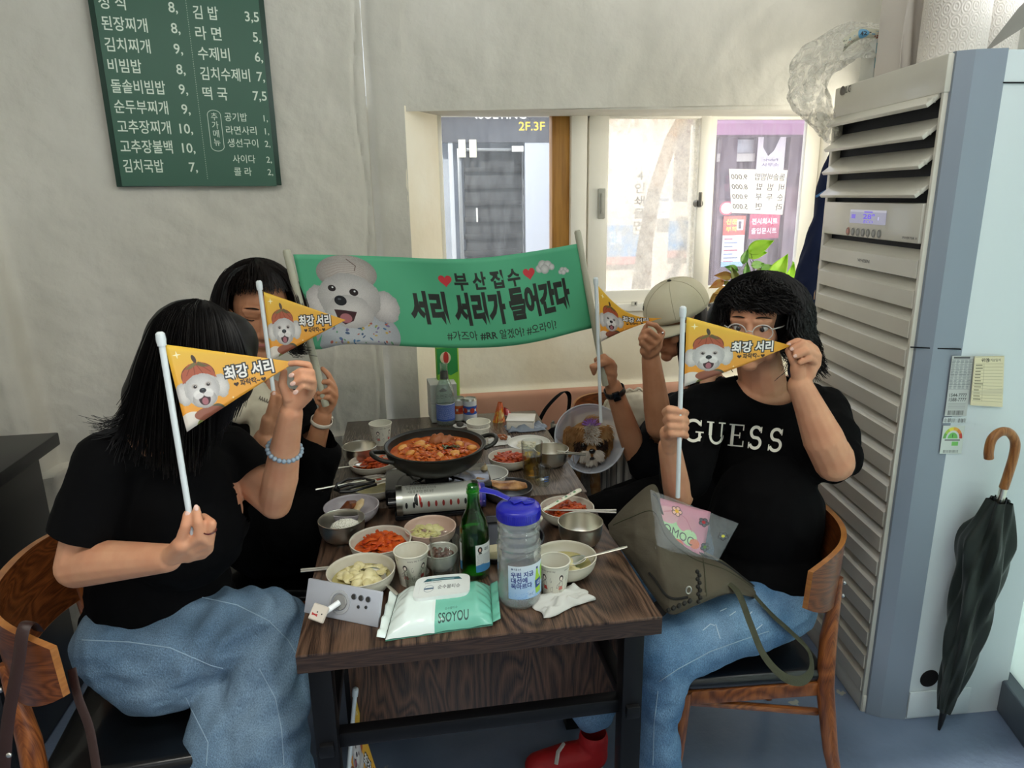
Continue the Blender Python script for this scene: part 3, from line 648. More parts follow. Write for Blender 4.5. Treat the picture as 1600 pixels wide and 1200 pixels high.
cv.text('1544-7777', 120, 365, 44, '3b3d3d', 'c', width=190, bold=.01).text('1588-7777', 120, 405, 44, '3b3d3d', 'c', width=190, bold=.01)
for k in range(40): cv.rect(30+k*4.4, 490, 1+rs.randint(3), 40, '3b3d3d')
for k in range(4): cv.rect(24, 425+k*14, 190, 2, '6f7374')
sideprint('rating_label', cv, (1488, 556), (1522, 556), (1510, 650), (1476, 650))
cv = Canvas(200, 220, 'cdd6cf')
for k, c in enumerate(('6aa84f', 'a9c94e', 'e6d84a', 'e6b04a', 'e08a3e', 'c8453a')):
    a0 = PI-PI*k/6; a1 = PI-PI*(k+1)/6; pts = [(100+88*math.cos(a), 100-88*math.sin(a)) for a in np.linspace(a0, a1, 6)]+[(100+62*math.cos(a), 100-62*math.sin(a)) for a in np.linspace(a1, a0, 6)]; cv.poly(pts, c)
cv.poly([(100+46*math.cos(a), 100-46*math.sin(a)) for a in np.linspace(0, PI, 16)], '6fbf5f'); cv.text('1', 98, 92, 36, '2d4430', 'c', bold=.02); cv.rect(98, 125, 60, 32, '74c05e'); cv.text('에너지소비효율등급', 100, 120, 18, '444', 'c') if False else cv.rect(30, 108, 140, 9, '5c5f5c')
for k in range(36): cv.rect(30+k*3.8, 190, 1+rs.randint(2), 22, '4b4d4d')
sideprint('energy_label', cv, (1474, 665), (1508, 665), (1502, 709), (1468, 709))
cv = Canvas(200, 50, 'cdd6d6'); 
for k in range(38): cv.rect(6+k*5, 8+rs.randint(6), 1+rs.randint(4), 34, '5b5d5d')
sideprint('barcode_label', cv, (1475, 652), (1511, 652), (1509, 661), (1473, 661))
cv = Canvas(240, 400, 'ddd3b0'); cv.text('위엔', 55, 44, 34, '3a352a', bold=.02).text('설치상담서', 105, 40, 24, '3a352a')
for k in range(13): cv.rect(8, 60+k*25, 224, 2, '8d8568')
for k in range(12): cv.rect(14, 68+k*25, 40+rs.randint(30), 7, '6f684f')
cv.rect(80, 60, 2, 300, '8d8568').rect(6, 4, 228, 2, '5d563f'); cv.poly([(0, 280), (240, 250), (240, 300), (0, 310)], 'c9c0a2', .6)
o = sideprint('service_card', cv, (1523, 557), (1569, 556), (1566, 636), (1516, 633), .008, .002, 'curled cream service card')
c = SD(1452, 1060, .001); m_ = M(); m_.lathe([(0, 0), (.028, 0), (.030, -.002)], 24); m_.v = [tuple(c+sd*v[0]+up*v[1]*1.0+so*(v[2]+.002)) for v in m_.v]
m_.build('drain_hole', mat('hole_black', '050505', .9), t)
M().box(tuple((q0+q1)/2+Vector((-.06, -.002, .055))), (.2, .006, .09), math.radians(-3), .002).build('kick_plate', acside, t)

# ------------------------------------------------------------------ chairs
cwood = woodmat('teak', '5e2f16', '9a5a2c', 3, .5, (1.2, 5, 1), .32, .15)
cply = woodmat('teak_ply', '4a2410', '7e4520', 3, .4, (1, 1.2, 6), .3, .12)
cedge = mat('ply_edge', 'a36a32', .35, coat=.3, col2='8a5426', vs=20, stretch=(1, 1, 6))
vinyl = mat('black_vinyl', '07080a', .3, bump=.25, bs=40, coat=.3, bdist=.001)
def make_chair(label, cx, cy, rot, group=None, s=1.0):
    t = thing('dining_chair', label, 'chair', (cx, cy, 0), group)
    def loc(m_): m_.v = [tuple(Matrix.Rotation(rot, 3, 'Z')@Vector(v)*s+Vector((cx, cy, 0))) for v in m_.v]; return m_
    # local +x is the way the sitter faces
    m_ = M(); m_.box((0, 0, .462), (.43, .44, .05), None, .022, 3); loc(m_).build('seat', vinyl, t, sub=1)
    m_ = M(); [m_.box((0, sgn*.205, .422), (.40, .028, .045), None, .004) for sgn in (-1, 1)]; [m_.box((q, 0, .422), (.028, .40, .045), None, .004) for q in (-.2, .2)]; loc(m_).build('seat_frame', cwood, t)
    for sgn in (-1, 1):
        loc(M().tube([(.205, sgn*.21, .445), (.215, sgn*.213, .3), (.235, sgn*.22, 0)], [.022, .021, .014], 12)).build('leg', cwood, t)
        loc(M().tube([(-.285, sgn*.255, 0), (-.235, sgn*.232, .22), (-.205, sgn*.215, .43), (-.205, sgn*.205, .58), (-.225, sgn*.185, .76)], [.015, .021, .025, .023, .014], 12)).build('leg', cwood, t)
        loc(M().tube([(.2, sgn*.2, .40), (-.2, sgn*.2, .33)], .011, 8)).build('side_stretcher', cwood, t)
    def bf(u, v, off=0):
        q = 2*u-1; hh = .100*(1-.45*abs(q)**5); zc = .785-.012*q*q; z = zc+(2*v-1)*hh
        x = -.275+.175*abs(q)**2.1-.05*(z-.77)+off*(1-.5*abs(q)); y = .268*math.sin(q*PI/2*.92)/math.sin(PI/2*.92)-off*q*.6
        return Vector((x, y, z))
    m_ = M(); NU, NV = 36, 8; m_.grid(lambda u, v: bf(u, v, 0), NU, NV, True); m_.grid(lambda u, v: bf(u, v, .016), NU, NV); 
    loc(m_).build('backrest', cply, t)
    ed = [(i/NU, 0) for i in range(NU+1)]+[(1, j/NV) for j in range(1, NV+1)]+[(1-i/NU, 1) for i in range(1, NU+1)]+[(0, 1-j/NV) for j in range(1, NV)]
    m_ = M(); n = len(ed); V = [bf(u, v, -.001) for u, v in ed]+[bf(u, v, .017) for u, v in ed]; m_.add(V, [[i, (i+1) % n, n+(i+1) % n, n+i] for i in range(n)])
    loc(m_).build('backrest_edge', cedge, t, label='pale ply edge')
    for sgn in (-1, 1):
        m_ = M(); [m_.ell((-.244+.0, sgn*.186, z), (.006, .006, .006), None, 8, 6) for z in (.70, .74)]; loc(m_).build('screw', mat('steel_screw', 'b0b0b0', .3, 1), t)
    return t
make_chair('teak chair with black seat at the left table edge under the seated woman in jeans', -.60, 1.50, math.radians(4), None, .95)
make_chair('teak chair with black seat at right, holding the woman in the lettered shirt', .825, 1.57, math.radians(180-4), None, .88)
make_chair('teak chair behind the dog with a strap over its low back', .87, 2.57, math.radians(-96), None, .86)
make_chair('teak chair on the left wall side, mostly hidden behind the first sitter', -.50, 2.12, math.radians(-6))
# dark cabinet at the frame's left edge
pc = Z(0, 735, .92)
t = thing('side_cabinet', 'black side counter at the far left edge by the wall', 'cabinet', (-1.42, 2.02, 0))
M().box((-1.33, 2.0, .875), (.5, .5, .04), None, .004).build('top', mat('black_laminate', '141517', .35), t)
M().box((-1.36, 2.03, .43), (.43, .42, .85), None, .003).build('body', mat('black_laminate', '141517', .35), t)
# ------------------------------------------------------------------ crockery
china = mat('cream_china', 'c9c4b4', .28, coat=.3); china_g = mat('grey_china', 'aca79c', .28, coat=.3); china_l = mat('lilac_china', 'a9a3a6', .28, coat=.3)
china_p = mat('pink_china', 'c7ac9c', .28, coat=.3); china_w = mat('white_china', 'd9d8d0', .25, coat=.3); china_d = mat('dark_china', '3b3b3c', .3, coat=.3)
steel = mat('brushed_steel', 'dad6ca', .3, 1, bump=.12, bs=90, stretch=(1, 1, .1), bdist=.0006)
def rimpos(u, v, w_, h): c = Z(u, v, TZ+h); r = (Z(u+w_/2, v, TZ+h)-Z(u-w_/2, v, TZ+h)).length/2; return c, r
def bowlprof(r, h, th=.003, foot=.5, flare=0, round_=.5):
    P = [(0, .004), (r*foot*.8, .004), (r*foot*.82, 0), (r*foot, 0), (r*foot*1.02, .005)]
    for k in range(1, 13): q = k/12; P.append((r*(foot+.02+(1-foot-.02)*(math.sin(q*PI/2)**(round_*1.6))), .005+(h-.005)*(1-math.cos(q*PI/2))**(.95)))
    P += [(r+.0006, h+.0008), (r-th*.6, h+.0014), (r-th, h)]
    for k in range(11, 0, -1): q = k/12; P.append((max(r*(foot+.02+(1-foot-.02)*(math.sin(q*PI/2)**(round_*1.6)))-th, 0), .005+th+(h-.005-th)*(1-math.cos(q*PI/2))**(.95)))
    P += [(0, .005+th)]; return P
def bowl(name, label, u, v, w_, h, m, group=None, **k):
    c, r = rimpos(u, v, w_, h); mm_ = M().lathe(bowlprof(r, h, **k), 44)
    me = mm_.mesh(name, (0, 0, 0), True, True); o = link(name, me, m); o.location = (c.x, c.y, TZ+.0004)
    tag(o, label, 'bowl', group); return c.x, c.y, r, h
def blobs(c, r, z, n, smin, smax, seed, dome=.01, m_=None, flat=.7, spread=.85):
    rs = random.Random(seed); m_ = m_ or M()
    for i in range(n):
        a = rs.random()*2*PI; q = math.sqrt(rs.random())*r*spread; s = rs.uniform(smin, smax)
        R = Matrix.Rotation(rs.random()*6, 3, 'Z')@Matrix.Rotation(rs.uniform(-.6, .6), 3, 'X')
        m_.ell((c[0]+q*math.cos(a), c[1]+q*math.sin(a), z+dome*(1-(q/r)**2)+rs.uniform(-.2, .3)*s), (s, s*rs.uniform(.5, .9), s*flat*rs.uniform(.5, 1)), R, 9, 6)
    return m_
def strips(c, r, z, n, L, wd, seed, dome=.015, m_=None, cx=0, cy=0):
    rs = random.Random(seed); m_ = m_ or M()
    for i in range(n):
        a = rs.random()*2*PI; q = math.sqrt(rs.random())*r*.72; p = Vector((c[0]+cx+q*math.cos(a), c[1]+cy+q*math.sin(a), z+dome*(1-(q/r)**1.5)*rs.uniform(.4, 1.15)))
        b = rs.random()*PI*2; pts = []; l = L*rs.uniform(.6, 1.2)
        for k in range(5):
            b += rs.uniform(-.7, .7); pts.append(p.copy()); p = p+Vector((math.cos(b), math.sin(b), rs.uniform(-.35, .3)))*l/4
            dx, dy = p.x-c[0], p.y-c[1]; d = math.hypot(dx, dy)
            if d > r*.9: p.x = c[0]+dx*r*.9/d; p.y = c[1]+dy*r*.9/d
            p.z = max(p.z, z-.002)
        w_ = wd*rs.uniform(.6, 1.3); m_.tube(pts, [w_*.6, w_, w_*.9, w_, w_*.5], 6, True, rs.uniform(.25, .6))
    return m_
def liquid(c, r, z, m, name, label, cat, rr=None):
    m_ = M(); m_.lathe([(0, 0), (r*.5, .0004), (r, 0)], 36, (c[0], c[1], z)); return m_
kim_m = mat('kimchi_red', 'a02c06', .4, col2='cc5a18', vs=60, spec=.3, bump=.4, bs=160, sss=0)
kim_d = mat('kimchi_dark', '862206', .4, col2='c0521a', vs=70, spec=.3, bump=.4, bs=160)
def kimchi(label, c, seed, m=kim_m, juice='a23206', n=110, fill=.6, cx=0, cy=0):
    x, y, r, h = c; z = TZ+h*fill; ri = r*.86
    o = strips((x, y), ri*.92, z, n, .038, .0062, seed, .018, cx=cx, cy=cy); blobs((x+cx*.5, y+cy*.5), ri*.75, z+.002, 26, .005, .011, seed+1, .012, o, .5)
    o.lathe([(0, .002), (ri*.7, .0015), (ri, 0), (ri*.94, -.006)], 36, (x, y, z-.001))
    tag(o.build('kimchi', m, None), label, 'food', None, 'stuff')
cream_food = mat('cream_food', 'c9bd86', .4, col2='ddd4a6', vs=50, bump=.3, bs=120); broth = mat('pale_broth', 'a79c5e', .08, col2='b8ae78', vs=20, spec=.8)
# bowls of the left side, back to front
stB = 'steel rice bowls'
c = bowl('steel_bowl', 'dark empty steel bowl at the far left corner beside the paper cup', 562, 697, 52, .055, steel, stB, foot=.55, th=.0015, round_=.4)
c = bowl('side_dish_bowl', 'cream bowl of red kimchi with a spoon, left of the wok', 581, 721, 70, .035, china, foot=.5)
kimchi('red kimchi scraps in the bowl left of the wok', c, 11, kim_d, n=70, cx=.012)
c = bowl('small_dish', 'small white dish tucked under the wok at its left', 626, 740, 46, .03, china_w, foot=.5)
c = bowl('soup_bowl', 'grey bowl of thin broth lying under the scissors', 585, 757, 76, .036, china_g, foot=.5)
x, y, r, h = c; tag(liquid((x, y), r*.86, TZ+h*.5, None, '', '', '').build('broth', broth, None), 'thin broth left in the bowl under the scissors', 'food', None, 'stuff')
fishL = bowl('fish_bowl', 'lilac bowl with a grilled fish piece at the left table edge', 549, 790, 84, .042, china_l, foot=.5)
rice = bowl('steel_bowl', 'steel bowl with white rice at the left table edge', 533.5, 811, 71, .056, steel, stB, foot=.55, th=.0015, round_=.4)
x, y, r, h = rice; o = blobs((x+.008, y), r*.72, TZ+h*.52, 420, .0028, .0042, 4, .02); o.ell((x+.008, y, TZ+h*.45), (r*.68, r*.6, .024), None, 20, 10)
tag(o.build('rice', mat('cooked_rice', 'efedde', .45, bump=.2, bs=200), None), 'mound of white rice in the steel bowl at the left edge', 'food', None, 'stuff')
kimF = bowl('side_dish_bowl', 'cream oval-looking bowl heaped with bright red kimchi, near left', 594.5, 843, 95, .045, china, foot=.5)
kimchi('bright red kimchi heaped in the near left bowl', kimF, 21, kim_m, n=150, cx=.006, cy=.008)
pot = bowl('side_dish_bowl', 'pinkish bowl of pale pickles beside the gas can', 672, 823, 80, .042, china_p, foot=.5)
x, y, r, h = pot; tag(blobs((x-.008, y), r*.72, TZ+h*.55, 60, .006, .013, 31, .014, None, .35).build('pickles', mat('pale_pickle', 'b9b26e', .3, col2='cfc991', vs=50, spec=.7), None), 'pale yellow pickles in the pinkish bowl', 'food', None, 'stuff')
soF = bowl('soup_bowl', 'cream bowl of mushy dumpling soup nearest the phone', 564, 890, 105, .05, china, foot=.42)
x, y, r, h = soF; o = blobs((x, y-.004), r*.74, TZ+h*.60, 46, .010, .021, 41, .012, None, .5); tag(o.build('dumpling_soup', cream_food, None), 'torn cream dumplings in the soup bowl nearest the phone', 'food', None, 'stuff')
tag(liquid((x, y), r*.86, TZ+h*.60, None, '', '', '').build('broth', broth, None), 'yellow broth around the torn dumplings near the phone', 'food', None, 'stuff')
o = strips((x, y), r*.85, TZ+h*.64, 14, .03, .0022, 9, .012); tag(o.build('seaweed', mat('seaweed', '24261c', .3), None), 'black seaweed strips in the soup nearest the phone', 'food', None, 'stuff')
sm = bowl('small_dish', 'small white dish of braised beans behind the tall empty glass', 688, 860, 54, .045, china_w, foot=.5)
x, y, r, h = sm; tag(blobs((x, y), r*.7, TZ+h*.72, 26, .006, .011, 51, .01, None, .8).build('braised_beans', mat('braised', '5a2c1c', .22, col2='743c26', vs=60, spec=.8), None), 'brown braised beans in the small white dish', 'food', None, 'stuff')
# right side
p5 = bowl('side_dish_bowl', 'off-white dish with pale leftovers at the far right of the table', 826, 691, 67, .03, china_w, foot=.6)
x, y, r, h = p5; tag(blobs((x, y), r*.6, TZ+h*.5, 30, .006, .014, 61, .008, None, .4).build('leftovers', mat('pale_leftover', 'c9bf9c', .5, col2='d9d3c0', vs=40), None), 'pale leftovers in the far right dish', 'food', None, 'stuff')
k4 = bowl('side_dish_bowl', 'cream bowl of shredded red kimchi behind the beer glass', 796, 712.5, 66, .038, china, foot=.5)
kimchi('shredded red kimchi behind the beer glass', k4, 71, kim_d, n=120)
w2 = bowl('fish_bowl', 'white bowl with a fish head and bones, right of the stove', 760, 739, 68, .04, china_w, foot=.5)
f2 = bowl('fish_bowl', 'dark grey bowl with browned fish beside the beer glass', 794, 761, 77, .036, china_d, foot=.6)
s4 = bowl('steel_bowl', 'steel bowl beside the beer glass near the dog', 861.5, 701, 54, .056, steel, stB, foot=.55, th=.0015, round_=.4)
k3 = bowl('side_dish_bowl', 'cream bowl of saucy red kimchi under the patterned ladle handle', 886, 792, 84, .042, china, foot=.5)
kimchi('saucy red kimchi under the patterned ladle', k3, 81, kim_d, n=110)
s3 = bowl('steel_bowl', 'empty steel bowl near the right table edge', 907, 815, 70, .06, steel, stB, foot=.55, th=.0015, round_=.4)
so3 = bowl('soup_bowl', 'cream bowl of clear potato soup behind the near paper cup', 883, 868, 98, .048, china, foot=.42)
x, y, r, h = so3; tag(liquid((x, y), r*.84, TZ+h*.55, None, '', '', '').build('broth', broth, None), 'clear yellow broth in the right soup bowl', 'food', None, 'stuff')
tag(blobs((x, y-.01), r*.55, TZ+h*.56, 9, .009, .018, 91, .004, None, .4).build('potato_pieces', cream_food, None), 'soft potato pieces in the right soup bowl', 'food', None, 'stuff')
# round black griddle plate behind the bottle
c, r = rimpos(777, 838, 146, .018); o = M().lathe([(0, 0), (r*.9, 0), (r, .012), (r+.001, .018), (r-.003, .018), (r*.9, .006), (0, .005)], 48)
me = o.mesh('griddle_plate', (0, 0, 0)); o = link('griddle_plate', me, mat('black_iron', '121214', .35, .4, col2='1d1d20', vs=20)); o.location = (c.x, c.y, TZ+.0004); tag(o, 'round black griddle plate behind the green bottle', 'plate')
# fish pieces
fish_m = mat('grilled_fish', '7a4a22', .4, col2='b98a52', vs=45, bump=.5, bs=120, spec=.6); fish_w = mat('fish_flesh', 'cbb994', .5, col2='b59a6c', vs=60, bump=.4, bs=90)
def piece(pts, rr, flat, m, name, label, seed=0, parent=None):
    o = M().tube(pts, rr, 14, True, flat); o.v = [tuple(Vector(v)+Vector((1, 1, 1))*.0018*fbm(v, 120, 2)) for v in o.v]
    o = o.build(name, m, parent)
    if label: tag(o, label, 'food')
    return o
x, y, r, h = fishL; z = TZ+h*.75
piece([(x-.03, y-.01, z), (x-.005, y, z+.012), (x+.012, y+.01, z+.012)], [.008, .019, .011], .6, mat('charred_fish', '4a2412', .4, col2='7c4420', vs=60, bump=.5, bs=120), 'grilled_fish', 'dark browned fish chunk in the lilac bowl')
piece([(x+.01, y-.02, z), (x+.022, y, z+.014), (x+.03, y+.015, z+.02)], [.008, .013, .005], .5, fish_w, 'fish_flesh', 'pale flaked fish piece in the lilac bowl')
x, y, r, h = f2; z = TZ+h*.95
piece([(x-.085, y+.035, z+.022), (x-.055, y+.018, z+.014), (x-.02, y, z+.008), (x+.02, y-.002, z+.006), (x+.05, y+.008, z), ], [.004, .011, .02, .024, .014], .5, fish_m, 'grilled_fish', 'long browned fish lying across the dark grey bowl')
x, y, r, h = w2; z = TZ+h*.8
piece([(x-.035, y, z), (x-.02, y+.005, z+.012), (x-.002, y+.002, z+.012)], [.006, .018, .012], .6, fish_m, 'grilled_fish', 'brown fish head in the white bowl'); M().ell((x-.008, y-.004, z+.02), (.010, .012, .016), Matrix.Rotation(.5, 3, 'Y'), 14, 10).build('fish_belly', fish_w, None)
tag(bpy.data.objects['fish_belly'], 'pale oval fish piece leaning in the white bowl', 'food')

# ------------------------------------------------------------------ stove, wok, stew
iron = mat('cast_iron', '24241f', .42, .3, bump=.15, bs=80)
c, r = rimpos(680, 695, 154, .165); wx, wy, wr = c.x, c.y, r
t = thing('wok', 'large black two-handled wok of red stew on the gas stove', 'pan', (wx, wy, TZ+.085))
P = [(0, .087)]+[(wr*math.sin(q*PI/2)**.8, .087+.078*(1-math.cos(q*PI/2))) for q in np.linspace(.15, 1, 12)]+[(wr+.004, .168), (wr, .170), (wr-.006, .166)]+[((wr-.008)*math.sin(q*PI/2)**.8, .092+.074*(1-math.cos(q*PI/2))) for q in np.linspace(1, .1, 10)]+[(0, .092)]
M().lathe(P, 56, (wx, wy, TZ)).build('pan_body', iron, t, weld=True)
for a0 in (math.radians(195), math.radians(12)):
    ca, sa = math.cos(a0), math.sin(a0); pts = []
    for k in range(11):
        q = PI*k/10; lx = wr-.008+.048*math.sin(q)**.7; ly = -.042*math.cos(q); pts.append((wx+lx*ca-ly*sa, wy+lx*sa+ly*ca, TZ+.150+.016*math.sin(q)))
    M().tube(pts, .0062, 10).build('handle', iron, t)
stew_m = mat('red_stew', 'a23e10', .3, col2='c46a28', vs=28, bump=.5, bs=70, spec=.4, bdist=.004)
zs = TZ+.148; o = M().grid(lambda u, v: Vector((wx+(wr*.915)*u*math.cos(2*PI*v), wy+(wr*.915)*u*math.sin(2*PI*v), zs+.0035*fbm((u*math.cos(2*PI*v)*4, u*math.sin(2*PI*v)*4, 1), 1.2, 3)*(1-u*.4))), 26, 64)
blobs((wx, wy), wr*.86, zs+.001, 150, .004, .011, 101, .004, o, .5); strips((wx+.02, wy), wr*.7, zs+.002, 60, .03, .0045, 102, .008, o)
tag(o.build('stew', stew_m, None), 'simmering red chicken stew filling the wok', 'food', None, 'stuff')
rs = random.Random(8); pot_m = mat('stew_potato', 'c07a30', .3, col2='d39a52', vs=30, bump=.3, bs=70); chk = mat('stew_chicken', '94562a', .5, col2='8a4a22', vs=40, bump=.5, bs=90)
for k, (dx, dy, s) in enumerate([(-.04, .05, .018), (-.02, .02, .014), (.07, .03, .017), (.10, -.01, .015), (-.07, -.02, .015), (.01, -.05, .015), (.05, -.045, .016), (-.09, .03, .014), (.02, .075, .013)]):
    o = M().ell((wx+dx, wy+dy, zs+.004), (s, s*.75, s*.55), Matrix.Rotation(k, 3, 'Z')@Matrix.Rotation(.3, 3, 'X'), 16, 10); o.v = [tuple(Vector(v)+Vector((1, .6, .8))*.003*fbm(v, 60, 2)) for v in o.v]
    tag(o.build('potato_chunk', pot_m, None), 'potato chunk in the red stew, '+['behind the chicken piece', 'just left of the chicken piece', 'at the right rear', 'nearest the right handle', 'at the left, half sunk', 'at the front centre', 'at the front right', 'at the far left rim', 'against the back rim'][k], 'food', 'potato chunks in the stew')
o = M().ell((wx+.008, wy+.046, zs+.014), (.022, .018, .017), None, 28, 18).ell((wx+.034, wy+.043, zs+.012), (.022, .014, .013), .4, 28, 18).cap((wx+.03, wy+.045, zs+.01), (wx+.062, wy+.036, zs+.004), .012, .006); o.v = [tuple(Vector(v)+Vector((.6, .5, 1))*.008*fbm(v, 60, 4)) for v in o.v]
tag(o.build('chicken_piece', chk, None), 'chicken piece rising out of the stew near the back rim', 'food')
tag(strips((wx+.045, wy-.005), .03, zs+.008, 9, .035, .003, 33, .004).build('green_onion', mat('dark_scallion', '3b4a22', .3), None), 'dark green onion in the middle of the stew', 'food', None, 'stuff')
t = thing('gas_stove', 'portable gas stove in black with an exposed silver gas can bay', 'stove', (wx, wy-.02, TZ))
black_en = mat('black_enamel', '101114', .22, .2, coat=.5)
_fy = Z(683, 777, TZ+.045).y+.048; M().box((wx+.005, (_fy+wy+.125)/2, TZ+.03), (.30, wy+.125-_fy, .05), None, .008).build('body', black_en, t)
M().lathe([(.05, .062), (.085, .062), (.10, .056), (.112, .056)], 40, (wx, wy, TZ)).build('drip_pan', mat('dark_chrome', '2b2c30', .18, .9), t)
M().lathe([(0, .075), (.028, .075), (.034, .070), (.034, .056)], 24, (wx, wy, TZ)).build('burner', mat('burner_iron', '3a3835', .5, .7), t)
for k in range(4):
    a = PI/4+k*PI/2; ca, sa = math.cos(a), math.sin(a); M().tube([(wx+.12*ca, wy+.12*sa, TZ+.056), (wx+.10*ca, wy+.10*sa, TZ+.083), (wx+.03*ca, wy+.03*sa, TZ+.083)], .0035, 8).build('pan_support', black_en, t)
# gas can bay: silver cover with slots
ca_ = A(626, 780, 1.0); g_l = Z(624, 782, TZ+.045); g_r = Z(742, 772, TZ+.045)
gd_ = (g_r-g_l); gd_.z = 0; gl = gd_.length; gd_.normalize(); gnn = Vector((gd_.y, -gd_.x, 0))   # toward the viewer
silver = mat('silver_tin', 'b4b6ac', .3, 1, bump=.15, bs=50, bdist=.001)
gc0 = g_l.copy(); gc0.z = TZ+.042
def gpt(s, a, r): return gc0+gd_*s+gnn*(r*math.sin(a))+up*(r*math.cos(a))
cv = Canvas(700, 260, 'b4b6ac')
rsn = np.random.RandomState(2)
for row in range(4): 
    cv.text(['부탄가스를 사용할 때는 반드시', '환기를 시키고 과열에 주의하십시오', '취급 주의 사용상의 주의사항', '사용 후 용기는 분리 보관'][row], 20+row*12, 44+row*27, 25, '55564e')
cv.ell(150, 165, 40, 40, 'e8e8e0').ell(150, 165, 37, 37, '20231f'); cv.poly([(150, 128), (172, 134), (187, 165), (172, 196), (150, 202)], 'd9d9d2'); cv.poly([(160, 130), (187, 165), (165, 200)], 'b23a30')
cvr = M().grid(lambda u, v: gpt(.008+(gl-.016)*u, math.radians(-40+165*(1-v)), .041), 40, 24)
tree_g = None
cover = cvr.build('can_cover', printmat('can_cover', cv.image('can_cover'), .3), t, True); cover.active_material.node_tree.nodes['Principled BSDF'].inputs['Metallic'].default_value = .3
for s_ in (0, gl): 
    M().tube([gc0+gd_*(s_-.008), gc0+gd_*(s_+.008)], .043, 28).build('can_collar', silver, t)
for k in range(9):
    s_ = .018+k*(gl-.04)/8.4; c = gpt(s_, math.radians(84), .0405); m_ = M()
    pts = []
    for j in range(13): q = 2*PI*j/12; a_ = math.radians(84)+.33*math.sin(q)*.62; pts.append(gpt(s_+.0034*math.cos(q), a_, .0418))
    m_.add([gpt(s_, math.radians(84), .0418)]+pts[:12], [[0, 1+j, 1+(j+1) % 12] for j in range(12)]); m_.build('vent_slot', mat('slot_red', '7c2620', .5) if 1 < k < 8 else mat('slot_black', '0e0e0e', .5), t)
M().tube([gc0-gd_*.03+up*(-.004), gc0-gd_*.005+up*(-.004)], .014, 16).build('knob', black_en, t)
M().box(tuple(gc0+gd_*(gl/2)-up*.034), (gl+.03, .07, .016), math.atan2(gd_.y, gd_.x), .006).build('can_tray', black_en, t)
cv = Canvas(90, 160, '2a2f86'); cv.text('썬', 45, 60, 50, 'd5d0ee', 'c', bold=.02).rect(0, 80, 90, 70, '5c4a9c').text('부탄', 45, 130, 40, 'e8a0c0', 'c', bold=.01)
M().tube([gc0+gd_*(gl+.006), gc0+gd_*(gl+.026)], .034, 28).build('gas_can', printmat('gas_can', cv.image('gas_can'), .3), t)

# ------------------------------------------------------------------ cups, glasses, bottles
def doodle(cv, x, y, s, skirt='b8302c'):
    cv.ell(x, y-.36*s, .15*s, .17*s, '2b2020'); cv.ell(x, y-.33*s, .09*s, .11*s, 'f0e4d6'); cv.line([(x-.1*s, y-.15*s), (x+.1*s, y-.15*s), (x+.13*s, y+.12*s), (x-.13*s, y+.12*s), (x-.1*s, y-.15*s)], max(1.5, .02*s), '3a3030')
    cv.poly([(x-.12*s, y+.12*s), (x+.12*s, y+.12*s), (x+.18*s, y+.32*s), (x-.18*s, y+.32*s)], skirt); cv.line([(x-.05*s, y+.32*s), (x-.05*s, y+.48*s)], max(1.5, .02*s), '3a3030'); cv.line([(x+.06*s, y+.32*s), (x+.06*s, y+.48*s)], max(1.5, .02*s), '3a3030')
    cv.line([(x-.12*s, y-.1*s), (x-.3*s, y+.05*s), (x-.34*s, y+.2*s), (x-.2*s, y+.2*s), (x-.2*s, y+.05*s)], max(1.5, .018*s), '3a3030')
cvc = Canvas(900, 260, 'd6d3c4')
for k in range(5):
    doodle(cvc, 70+k*180, 145, 150, ['b8302c', '5a3a34', 'b8302c', 'c8756a', 'b8302c'][k]); cvc.line([(140+k*180+8*math.cos(a), 110+20*math.sin(a)) for a in np.linspace(0, 5, 14)], 2, '3a3030')
    cvc.line([(135+k*180, 175), (158+k*180, 165), (155+k*180, 208), (139+k*180, 208), (135+k*180, 175)], 2, '3a3030')
for k in range(3): cvc.text('every day is a good day', 40+k*300, 36, 22, '6a625a')
cup_m = printmat('cup_print', cvc.image('cup_print'), .5); cup_w = mat('cup_paper', 'dbd8c8', .55)
def paper_cup(label, u, v, w_, h, rot, group='paper cups'):
    c, r = rimpos(u, v, w_, h); t = thing('paper_cup', label, 'cup', (c.x, c.y, TZ+.0004), group); rb = r*.72
    o = M().lathe([(rb, .002), (r*.985, h-.002)], 36, (0, 0, 0)); o.v = [tuple(Matrix.Rotation(rot, 3, 'Z')@Vector(q)+t.location) for q in o.v]; o.build('printed_wall', cup_m, t)
    M().lathe([(0, .006), (rb*.97, .006), (r*.96, h-.004), (r*.97, h-.002)], 36, tuple(t.location)).lathe([(rb, .006), (rb, 0), (rb*.95, 0), (rb*.95, .005)], 36, tuple(t.location)).build('inner_wall', cup_w, t)
    o = M(); o.tube([(t.location.x+r*.985*math.cos(a), t.location.y+r*.985*math.sin(a), t.location.z+h-.001) for a in np.linspace(0, 2*PI, 37)], .0017, 8, False); o.build('rolled_rim', cup_w, t); return t
paper_cup('white doodled paper cup at the far left corner of the table', 594, 661, 35, .075, .2)
paper_cup('white doodled paper cup between the near soup bowl and tall glass', 642, 859, 54, .078, .0)
paper_cup('white doodled paper cup beside the water jug with tissue at its foot', 866, 875, 50, .078, .75)
paper_cup('lower cup of the two stacked behind the wok', 747.5, 666, 36, .075, .5)
t2 = paper_cup('upper cup of the two stacked behind the wok', 750, 653, 36, .075, 1.5); b_ = [o for o in bpy.data.objects if o.name.startswith('paper_cup') and o.get('label', '').startswith('lower')][0]
t2.location = b_.location+Vector((0.0, 0.0, .017))
